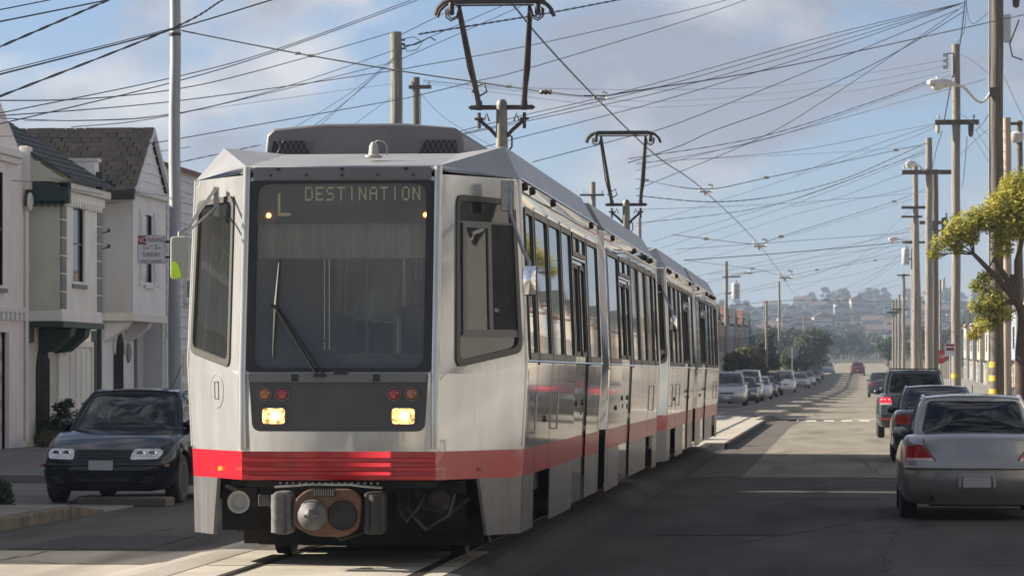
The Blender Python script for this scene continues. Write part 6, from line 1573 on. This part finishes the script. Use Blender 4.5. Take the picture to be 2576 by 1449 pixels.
# near left bundle
for pts, r, tw in [([(-60, 37, 44), (127, 0, 47), (240, -25, 49)], .010, 0), ([(-60, 67, 44), (275, 0, 50), (400, -28, 52)], .013, 0), ([(-60, 144, 44), (275, 0, 50), (420, -66, 52)], .013, 1),
                   ([(-60, 203, 46), (430, 76, 56), (685, 0, 60), (900, -66, 64)], .015, 0), ([(-60, 266, 46), (430, 74, 56), (561, 0, 58), (660, -62, 60)], .013, 1), ([(-60, 196, 47), (430, 73, 56)], .008, 0),
                   ([(-60, 253, 60), (200, 250, 66), (454, 223, 74), (677, 171, 82), (988, 82, 98)], .013, 0), ([(-60, 297, 62), (438, 195, 75), (700, 123, 84), (1026, 4, 98), (1120, -34, 104)], .013, 0), ([(-60, 326, 62), (430, 209, 75), (700, 128, 84), (1026, 10, 98), (1120, -28, 104)], .014, 0),
                   ([(-60, 296, 64), (458, 253, 78), (1026, 173, 98)], .013, 0), ([(-60, 294, 66), (200, 304, 72), (438, 287, 80), (717, 219, 90), (992, 127, 99)], .011, 0), ([(180, 320, 72), (458, 285, 80), (992, 157, 99)], .011, 0), ([(350, 365, 76), (458, 348, 80), (1026, 247, 99)], .013, 0),
                   ([(-40, 345, 70), (60, 343, 71), (210, 349, 74)], .006, 0), ([(60, 305, 66), (300, 300, 70), (440, 285, 74), (980, 212, 99)], .005, 0), ([(130, 450, 72), (330, 482, 78), (480, 500, 90)], .008, 0), ([(30, 455, 68), (90, 460, 70), (260, 490, 76)], .008, 0), ([(110, 500, 74), (300, 512, 82), (480, 502, 90)], .007, 0), ([(300, 500, 82), (480, 452, 95)], .009, 0), ([(300, 512, 82), (480, 465, 95)], .009, 0), ([(280, 398, 78), (480, 370, 95)], .01, 0), ([(400, 420, 90), (655, 365, 100)], .010, 1)]:
    wire('n', pts, r, tw)
# above the train, towards the right
R2 = (2425, 8, 118)
for pts, r, tw in [([(1005, 90, 99), (1150, 19, 106), (1250, -22, 110)], .013, 0), ([(1053, 87, 99), (1221, 60, 104), (1384, 33, 110), (1557, 0, 116), (1700, -30, 120)], .020, 1), ([(1005, 127, 99), (1281, 8, 106), (1350, -24, 108)], .012, 0), ([(1010, 149, 99), (1324, 11, 108), (1400, -24, 110)], .012, 0),
                   ([(1026, 172, 98), (1324, 117, 108), (1709, 31, 120), (1860, -8, 125)], .014, 0), ([(1026, 247, 98), (1194, 206, 101), (1324, 174, 104), (1709, 58, 112), (1900, -8, 118)], .014, 0),
                   ([(1065, 202, 150), (1297, 221, 150), (1709, 226, 150), (2000, 212, 150), (2390, 150, 124)], .009, 0), ([(1065, 204, 150), (1487, 247, 150), (1709, 254, 150), (2100, 218, 140), (2390, 165, 124)], .008, 0), ([(1065, 208, 150), (1487, 263, 150), (1709, 268, 150), (2100, 235, 140), (2390, 180, 124)], .008, 0),
                   ([(1100, 345, 96), (1327, 288, 98), (1487, 252, 102), (1709, 194, 106), (2100, 85, 112), R2], .012, 0), ([(1120, 345, 96), (1254, 316, 98), (1487, 260, 102), (1709, 206, 106), (2100, 95, 112), R2], .013, 0), ([(1130, 346, 96), (1487, 271, 102), (1709, 220, 106), (2100, 108, 112), R2], .012, 0),
                   ([(1200, 375, 98), (1297, 349, 99), (1487, 301, 103), (1709, 241, 107), (2100, 120, 113), R2], .013, 0), ([(1340, 408, 100), (1579, 345, 104), (1709, 309, 107), (2070, 165, 113), (2410, 25, 118)], .014, 0), ([(1580, 410, 102), (1709, 368, 105), (1801, 327, 107), (1996, 256, 111), (2240, 140, 115), (2425, 30, 118)], .015, 0),
                   ([(1600, 477, 108), (1907, 350, 112), (2070, 256, 115), (2260, 130, 117), (2430, 12, 119)], .012, 0), ([(1580, 400, 120), (1907, 346, 123), (2197, 256, 127), (2360, 195, 130)], .010, 1)]:
    wire('m', pts, r, tw)
S_ = 140.
for pts, r, tw in [([(1600, 415, S_), (1907, 356, S_), (2212, 256, S_), (2390, 190, 124)], .012, 0), ([(1600, 430, S_), (2000, 330, S_), (2256, 260, S_), (2480, 200, 100)], .011, 0), ([(1600, 410, 150), (1978, 382, 150), (2256, 330, 150), (2360, 310, 124)], .011, 0), ([(1730, 402, 180), (2100, 384, 180), (2256, 373, 180), (2330, 368, 160)], .008, 0),
                   ([(1600, 492, 170), (1783, 508, 170), (1943, 495, 170), (2112, 454, 166), (2256, 394, 162), (2330, 360, 160)], .017, 1), ([(1600, 528, 190), (1943, 514, 190), (2256, 490, 190), (2352, 480, 186)], .012, 0), ([(1600, 562, 180), (1935, 518, 175), (2256, 408, 165), (2330, 380, 160)], .014, 1), ([(1640, 608, 180), (1978, 507, 172), (2256, 408, 164), (2330, 372, 160)], .013, 0), ([(1660, 625, 185), (1980, 520, 176), (2256, 415, 166), (2330, 385, 160)], .012, 0), ([(1600, 570, 175), (1890, 480, 168), (2256, 360, 150), (2370, 310, 124)], .011, 0),
                   ([(1700, 628, 200), (1978, 608, 205), (2256, 588, 210), (2300, 584, 206)], .014, 0), ([(1720, 655, 200), (1978, 636, 205), (2240, 612, 215), (2310, 602, 236)], .026, 0), ([(1700, 640, 205), (2000, 540, 195), (2256, 482, 190), (2300, 470, 206)], .011, 0), ([(1720, 665, 215), (2000, 590, 208), (2300, 500, 206)], .010, 0), ([(1730, 700, 225), (1960, 650, 220), (2256, 590, 210), (2300, 560, 206)], .013, 0), ([(1760, 715, 230), (2000, 660, 222), (2300, 570, 206)], .011, 0), ([(1780, 690, 235), (2100, 640, 235), (2300, 612, 236)], .011, 0),
                   ([(1780, 705, 240), (2100, 650, 238), (2300, 590, 236)], .010, 0), ([(1790, 745, 262), (2000, 700, 262), (2290, 620, 262)], .012, 0), ([(1790, 760, 270), (2050, 690, 265), (2290, 600, 262)], .010, 0), ([(1820, 740, 300), (2100, 700, 290), (2290, 650, 262)], .012, 0), ([(1990, 735, 320), (2120, 680, 300), (2256, 560, 240), (2300, 520, 206)], .010, 0), ([(1800, 690, 280), (2000, 676, 290), (2260, 640, 300)], .009, 0), ([(2080, 760, 330), (2200, 700, 300), (2310, 620, 240)], .010, 0), ([(2020, 770, 330), (2200, 690, 280), (2340, 570, 190)], .012, 0),
                   ([(1830, 770, 320), (2000, 755, 330), (2260, 760, 330)], .016, 1), ([(1810, 800, 320), (2050, 760, 320), (2270, 700, 330)], .012, 0), ([(1810, 825, 330), (2060, 770, 330), (2270, 715, 330)], .014, 0), ([(1820, 850, 340), (2070, 800, 335), (2270, 740, 330)], .012, 0), ([(1830, 815, 360), (2080, 800, 370), (2260, 770, 390)], .012, 0), ([(1880, 870, 380), (2100, 815, 385), (2260, 765, 390)], .012, 0), ([(1900, 840, 400), (2100, 830, 420), (2255, 790, 430)], .012, 0), ([(1860, 975, 320), (2000, 978, 320)][:0] or [(1840, 888, 420), (2100, 850, 430), (2250, 800, 440)], .012, 0),
                   ([(2530, 310, 112), (2480, 330, 118), (2405, 400, 130)], .010, 0), ([(2500, 195, 100), (2440, 150, 115), (2405, 132, 123)], .010, 0), ([(2505, 360, 102), (2460, 318, 118), (2405, 280, 123)], .010, 0), ([(2450, 320, 123), (2500, 400, 102), (2540, 460, 100)], .010, 0), ([(2440, 330, 123), (2500, 430, 102), (2530, 480, 100)], .009, 0), ([(2520, 180, 98), (2576, 300, 90), (2620, 360, 88)], .010, 0), ([(2500, 20, 98), (2445, 60, 112), (2430, 5, 118)], .012, 0), ([(2428, 0, 118), (2415, 110, 121), (2395, 200, 123), (2375, 305, 123)], .022, 0), ([(2432, 0, 118), (2425, 80, 121), (2405, 110, 123)], .012, 0), ([(2370, 330, 123), (2355, 380, 140), (2342, 440, 158)], .016, 0), ([(2433, 345, 123), (2425, 440, 126), (2420, 470, 128)], .014, 0), ([(2500, 260, 98), (2480, 300, 110), (2455, 330, 122)], .014, 0), ([(2350, 315, 123), (2200, 365, 128), (2000, 440, 135)], .011, 0), ([(2340, 420, 160), (2240, 450, 165), (2100, 500, 172), (1990, 520, 176)], .012, 0)]:
    wire('r', pts, r, tw)
for pts, r in [([(1019, 119, 99), (900, 230, 88), (788, 332, 80)], .008), ([(1013, 131, 99), (890, 240, 88), (765, 335, 80)], .008), ([(1011, 131, 99), (880, 235, 88), (700, 345, 80)], .007), ([(985, 247, 99), (930, 285, 95), (870, 330, 90)], .007), ([(1058, 235, 150), (1120, 298, 150), (1240, 370, 150)], .010)]:
    wire('d', pts, r)
# ---- trolley contact wire and its cross spans
cw_ = [(1100, -200, 34), (1281, 2, 40), (1367, 106, 45), (1500, 247, 55), (1652, 393, 72), (1774, 482, 95), (1910, 616, 150), (1972, 700, 230), (2005, 742, 330), (2060, 752, 460)]
P = spline([at(*p) for p in cw_], 10); q = MB(); q.tube(P, .012, 6); o = q.build('trolley_wire', M['wire_copper']); tag(o, 'taut trolley contact wire touching both pantographs and running down the street', 'wire')
def span(label, pts, ins, hang, r=.010):
    root = thing('span_wire', label, 'wire', at(*pts[0]), 0, 'cross spans holding the trolley wire')
    Q = [at(*p)-root.location for p in pts]; q = MB(); q.tube(spline(Q, 8), r, 5); q.build('cable', M['wire_dark'], root)
    for (px, py, Y, kind) in ins:
        c = at(px, py, Y)-root.location; q = MB()
        k_ = max(.5, min(1.2, Y/130.))
        if kind: q.lathe(c-Vector((.1, 0, 0)), (1, .1, 0), [(0, .02), (.03, .045), (.06, .025), (.10, .045), (.14, .025), (.17, .045), (.2, .02)], 8)
        else: q.box(c.x-.10*k_, c.x+.10*k_, c.y-.04*k_, c.y+.04*k_, c.z-.05*k_, c.z+.05*k_)
        q.build('strain_insulator', M['insulator_dark' if kind else 'insulator'], root, bevel=.008 if not kind else 0)
    for (px, py, Y) in hang:
        c = at(px, py, Y)-root.location; q = MB(); k = Y/60.
        q.tube([c+Vector((-.09*k, 0, .06*k)), c+Vector((-.09*k, 0, -.03*k)), c+Vector((.12*k, 0, -.03*k)), c+Vector((.12*k, 0, .08*k)), c+Vector((.05*k, 0, .09*k))], .018*k, 5); q.tube([c+Vector((0, 0, -.03*k)), c+Vector((.0, 0, -.10*k))], .025*k, 6); q.build('wire_hanger', M['insulator'], root)
span('span wire from the steel pole across to the right, holding the trolley wire', [(458, 78, 60), (749, 135, 59), (1026, 182, 58), (1270, 217, 57), (1384, 233, 56), (1500, 242, 55), (1620, 226, 60), (2000, 163, 80), (2576, 38, 98)], [(749, 135, 59, 0), (782, 141, 59, 0), (1280, 218, 57, 0), (1373, 232, 56, 1)], [(1508, 245, 55)], .012)
span('second span wire over the second car with a hanger on the trolley wire', [(1600, 450, 97), (1626, 454, 96), (1774, 476, 95), (1932, 447, 105), (2256, 378, 140), (2332, 362, 160)], [(1626, 454, 96, 0), (1928, 447, 105, 0), (2254, 378, 140, 0)], [(1774, 478, 95)], .012)
span('third span wire low in the sky with pale insulators', [(1690, 590, 150), (1776, 601, 150), (1910, 614, 150), (1965, 595, 155), (2250, 507, 190), (2340, 470, 186)], [(1776, 601, 150, 0), (1965, 595, 155, 0), (2250, 507, 190, 0)], [(1910, 615, 150)], .012)
span('farthest span wire just above the hill with pale insulators', [(1720, 655, 230), (1893, 676, 230), (1974, 693, 230), (2055, 679, 235), (2202, 655, 250), (2300, 640, 262)], [(1893, 676, 230, 0), (2055, 679, 235, 0), (2202, 655, 250, 0)], [(1974, 694, 230)], .012)
# ================================================================== trees, plants, haze
mat('bark', (.07, .05, .035), .95, 0, var=.3, scale=14, bump=.6, bscale=20)
def leafmat(n, c1, c2):
    m = mat(n, c1, .65, 0, col2=c2, scale=2.2, lo=.35, hi=.65)
    nt = m.node_tree; n, l = nt.nodes, nt.links; b = n['Principled BSDF']; src = b.inputs['Base Color'].links[0].from_socket
    tr = n.new('ShaderNodeBsdfTranslucent'); l.new(src, tr.inputs[0]); mx_ = n.new('ShaderNodeMixShader'); mx_.inputs[0].default_value = .4
    l.new(b.outputs[0], mx_.inputs[1]); l.new(tr.outputs[0], mx_.inputs[2]); l.new(mx_.outputs[0], n['Material Output'].inputs['Surface'])
    return m
leafmat('leaf_yellowgreen', (.16, .19, .012), (.44, .38, .045)); leafmat('leaf_mid', (.035, .06, .018), (.075, .10, .03)); leafmat('leaf_dark', (.02, .035, .016), (.045, .065, .028)); leafmat('leaf_olive', (.07, .075, .03), (.14, .135, .06)); leafmat('leaf_ridge', (.018, .028, .018), (.035, .045, .028))
def leaves(clumps, n, size, m, parent, rng, name='crown', flat=.75):
    """clumps: (centre, radius); every leaf a small bent quad inside a clump shell"""
    v, f = [], []
    tot = sum(r*r for c, r in clumps)
    for c, r in clumps:
        k = max(6, int(n*r*r/tot))
        for _ in range(k):
            d = Vector((rng.gauss(0, 1), rng.gauss(0, 1), rng.gauss(0, 1)))
            if d.length < 1e-4: continue
            d.normalize(); p = Vector(c)+Vector((d.x, d.y, d.z*flat))*(r*(rng.uniform(.45, 1.06)))
            a = Vector((rng.gauss(0, 1), rng.gauss(0, 1), rng.gauss(0, .7))).normalized(); b_ = a.cross(d+Vector((0, 0, .3)))
            if b_.length < 1e-3: continue
            b_.normalize(); s = size*rng.uniform(.6, 1.35); i = len(v)
            v += [tuple(p-a*s), tuple(p+b_*s*.42+d*s*.12), tuple(p+a*s), tuple(p-b_*s*.42+d*s*.12)]; f.append((i, i+1, i+2, i+3))
    me = bpy.data.meshes.new(name); me.from_pydata(v, [], f); me.update()
    return link(name, me, M[m], parent)
def tree(label, base, trunk_pts, r0, clumps, n, size, leafm, seed=1, twigs=0, group=None, name='tree', cat='tree', bw=.34, nodes=None):
    rng = random.Random(seed); t = thing(name, label, cat, base, 0, group)
    q = MB(); k = len(trunk_pts); q.tube(spline(trunk_pts, 5), [r0*(1-.55*i/(5*(k-1))) for i in range(5*(k-1)+1)] if k > 2 else r0, 9); q.build('trunk', M['bark'], t, smooth=60)
    top = Vector(trunk_pts[-1]); mid = Vector(trunk_pts[len(trunk_pts)//2])
    b_ = MB()
    for nd in nodes or []:
        nd = Vector(nd); b_.tube([top, top.lerp(nd, .5)+Vector((rng.uniform(-.1, .1), 0, rng.uniform(0, .2))), nd], [r0*.42, r0*.34, r0*.24], 7)
    for c, r in clumps:
        c = Vector(c); w = r0*bw
        if nodes: s = min([Vector(x) for x in nodes]+[top], key=lambda x: (x-c).length)
        else: s = top if (c-top).length < (c-mid).length*1.2 else mid
        m1 = s.lerp(c, .5)+Vector((rng.uniform(-.15, .15), rng.uniform(-.15, .15), rng.uniform(-.1, .25)))*r
        b_.tube([s, m1, c], [w, w*.6, w*.25], 6)
        for _ in range(twigs):
            d = Vector((rng.gauss(0, 1), rng.gauss(0, 1), rng.gauss(0, .8))).normalized(); e = c+d*r*rng.uniform(.7, 1.15)
            st_ = m1.lerp(c, rng.uniform(.2, 1)); b_.tube([st_, st_.lerp(e, .55)+Vector((0, 0, rng.uniform(-.15, .15)))*r, e], [w*.22, w*.14, w*.06], 4, cap=False)
    b_.build('branches', M['bark'], t, smooth=60)
    leaves(clumps, n, size, leafm, t, rng)
    return t
# pruned tree at the right edge
Yt = 94.; bs = at(2556, 990, Yt); bs.z = -.02
def tp(px, py, dy=0.): return at(px, py, Yt+dy)-bs
tree('pruned street tree with yellow green leaf tufts at the right edge', bs, [tp(2572, 1070), tp(2572, 960), tp(2570, 880), tp(2574, 800), tp(2560, 760)], .23,
     [(tp(2420, 572), 0.48), (tp(2455, 555), 0.48), (tp(2395, 590), 0.30), (tp(2490, 545), 0.52), (tp(2525, 515), 0.57), (tp(2565, 500), 0.69), (tp(2510, 560), 0.46), (tp(2545, 570), 0.52), (tp(2590, 560), 0.69), (tp(2368, 610), 0.30), (tp(2350, 640), 0.21), (tp(2405, 625), 0.25), (tp(2440, 600), 0.28), (tp(2520, 630), 0.29), (tp(2525, 600), 0.34), (tp(2465, 720), 0.31), (tp(2500, 755), 0.41), (tp(2470, 770), 0.38), (tp(2480, 815), 0.34), (tp(2450, 840), 0.23), (tp(2515, 790), 0.39), (tp(2590, 480, 1), 0.80), (tp(2640, 520), 1.03), (tp(2560, 470), 0.52), (tp(2480, 695), 0.23)],
     18000, .06, 'leaf_yellowgreen', 3, twigs=22, group='street trees', bw=.13, nodes=[tp(2545, 690), tp(2500, 650), tp(2450, 640), tp(2575, 590), tp(2520, 770)])
q_ = None
# bare twigs fan on the left of its crown is part of the branches above
tf = Vector
def t2(px, py, dy=0.): return at(px, py, Y+dy)-b0
Y = 480.; b0 = at(2030, 940, Y); b0.z = prof(Y)-.1
tree('big round dark green tree behind the far left row of cars', b0, [(0, 0, 0), (.2, 0, 1.5), (.4, 0, 3.5)], .35, [(t2(px, py), r*1.5) for px, py, r in ((2030, 862, 1.1), (2055, 852, 1.1), (2070, 848, .9), (2040, 842, .9), (2015, 880, 1.0), (2000, 885, .8), (2040, 885, 1.0), (2060, 880, .9), (2010, 900, 1.0), (2035, 905, 1.0), (2084, 862, .5), (1995, 905, .8), (1985, 890, .8), (1975, 905, .8), (1990, 918, .8), (2020, 920, .9), (2050, 912, .8), (2070, 903, .6))], 8200, .22, 'leaf_mid', 5, group='far street trees')
Y = 340.; b0 = at(1926, 960, Y); b0.z = prof(Y)-.1
tree('narrow dark tree beside the thin far poles', b0, [(0, 0, 0), (.1, 0, 1.5), (.1, 0, 3)], .22, [(t2(px, py), r) for px, py, r in ((1922, 905, .9), (1930, 880, .9), (1925, 858, .8), (1935, 842, .6), (1916, 868, .7), (1938, 900, .9), (1912, 915, .8), (1945, 918, .8))], 3600, .16, 'leaf_dark', 6, group='far street trees')
Y = 268.; b0 = at(1868, 985, Y); b0.z = prof(Y)-.1
tree('broad olive bush behind the left parked cars', b0, [(0, 0, 0), (0, 0, .7), (0, 0, 1.3)], .16, [(t2(px, py), r) for px, py, r in ((1850, 905, .7), (1868, 892, .8), (1888, 895, .8), (1860, 925, .8), (1905, 910, .7), (1840, 925, .7), (1880, 880, .5), (1890, 928, .8), (1915, 930, .6), (1835, 900, .5))], 5600, .13, 'leaf_olive', 7, group='far street trees', name='bush', cat='bush')
Y = 600.; b0 = at(2233, 935, Y); b0.z = prof(Y)-.1
tree('small round green tree at the foot of the far right poles', b0, [(0, 0, 0), (.1, 0, 1.5), (0, 0, 3.0)], .2, [(t2(px, py), r) for px, py, r in ((2222, 872, 1.3), (2236, 862, 1.3), (2245, 875, 1.3), (2228, 888, 1.2), (2213, 868, .9), (2240, 893, 1.2))], 3200, .24, 'leaf_mid', 8, group='far street trees')
# garden plants on the left pavement
def bush(label, base, cl, n, size, m, seed, name='shrub'):
    t = thing(name, label, 'plant', base, 0, 'front garden plants'); rng = random.Random(seed)
    q = MB()
    for c, r in cl: q.tube([(0, 0, 0), Vector(c)*.6, c], [.02, .015, .008], 5)
    q.build('stems', M['bark'], t); leaves(cl, n, size, m, t, rng, 'foliage', .9); return t
p = at(95, 1080, 70); bush('dark shrub at the foot of the pale green house', (XG+.45, YF(95, XG), -.02), [((0, 0, .35), .35), ((.1, .3, .5), .3), ((0, -.3, .3), .3), ((.05, .1, .8), .18), ((.1, .5, .9), .12)], 1500, .06, 'leaf_dark', 1)
bush('small shrub behind the black sedan by the pale green house', (XG+.4, YF(165, XG), -.02), [((0, 0, .3), .25), ((0, .1, .6), .2), ((.1, 0, .85), .12)], 700, .05, 'leaf_dark', 2)
bush('low spreading plant in front of the pinkish house', (XG+.6, YF(85, XG)-1.5, -.02), [((0, 0, .15), .25), ((.2, .3, .15), .22), ((.1, -.3, .12), .22)], 800, .05, 'leaf_olive', 3)
p = at(12, 1190, 42.5); bush('leafy plant cut by the left picture edge on the sidewalk', (p.x, 42.5, -.12), [((-.12, 0, .22), .16), ((0, 0, .2), .12), ((-.2, .1, .3), .15), ((.02, 0, .08), .1)], 900, .04, 'leaf_dark', 4)
# trees among the hill houses and along the ridge
rng = random.Random(23); protos_t = []
for k in range(5):
    r2 = random.Random(40+k); cl = [((r2.uniform(-2.2, 2.2), r2.uniform(-2, 2), r2.uniform(3, 7.5)), r2.uniform(1.4, 2.4)) for _ in range(7)]
    v = MB(); v.tube([(0, 0, -2), (0, 0, 4)], .3, 6)
    protos_t.append((v.mesh('trunk'), cl, k))
for me, cl, k in protos_t: me.materials.append(M['bark'])
tm = []
for me, cl, k in protos_t:
    d = leaves(cl, 420, .75, 'leaf_ridge', None, random.Random(70+k)); tm.append(d.data); bpy.data.objects.remove(d)
def hill_tree(x, Y, s, label, group):
    k = rng.randrange(5); t = thing('hill_tree', label, 'tree', (x, Y, hill_h(x, Y)-.5), rng.uniform(0, 6), group); t.scale = (s, s, s)
    link('trunk', protos_t[k][0], None, t); link('crown', tm[k], None, t)
for _ in range(46):
    px = rng.choice([rng.uniform(2085, 2235), rng.uniform(2330, 2400), rng.uniform(1830, 2560)]); Y = rng.uniform(2500, 2850); p = at(px, 900, Y)
    hill_tree(p.x, Y, rng.uniform(.6, 1.3), 'dark tree on the ridge of the far hill', 'trees on the far ridge')
cnt = 0
for _ in range(700):
    Y = rng.choice([rng.uniform(600, 1150), rng.uniform(800, 1500), rng.uniform(1300, 2400)]); px = rng.uniform(1790, 2580); p = at(px, 900, Y); ax = at(2120, 940, Y).x
    if abs(p.x-ax-bend(Y)+3) < 12 and Y < 900: continue
    if any(abs(p.x-a) < 7 and abs(Y-b_) < 14 for a, b_ in spots_h): continue
    hill_tree(p.x, Y, rng.uniform(.45, .95), 'dark tree standing between the far hillside houses', 'trees between the far hillside houses'); cnt += 1
    if cnt > 255: break
# haze: one box of thin pale air around everything
hz = MB(); hz.box(-1600, 1200, -70, 4400, -4, 100); hm_ = bpy.data.materials.new('haze_air'); hm_.use_nodes = True; nt = hm_.node_tree
for n_ in list(nt.nodes): nt.nodes.remove(n_)
oo = nt.nodes.new('ShaderNodeOutputMaterial'); pv = nt.nodes.new('ShaderNodeVolumePrincipled'); pv.inputs['Density'].default_value = .00025; pv.inputs['Color'].default_value = (.42, .51, .66, 1); pv.inputs['Anisotropy'].default_value = .2
nt.links.new(pv.outputs[0], oo.inputs['Volume']); ho = hz.build('haze', hm_); tag(ho, kind='stuff')
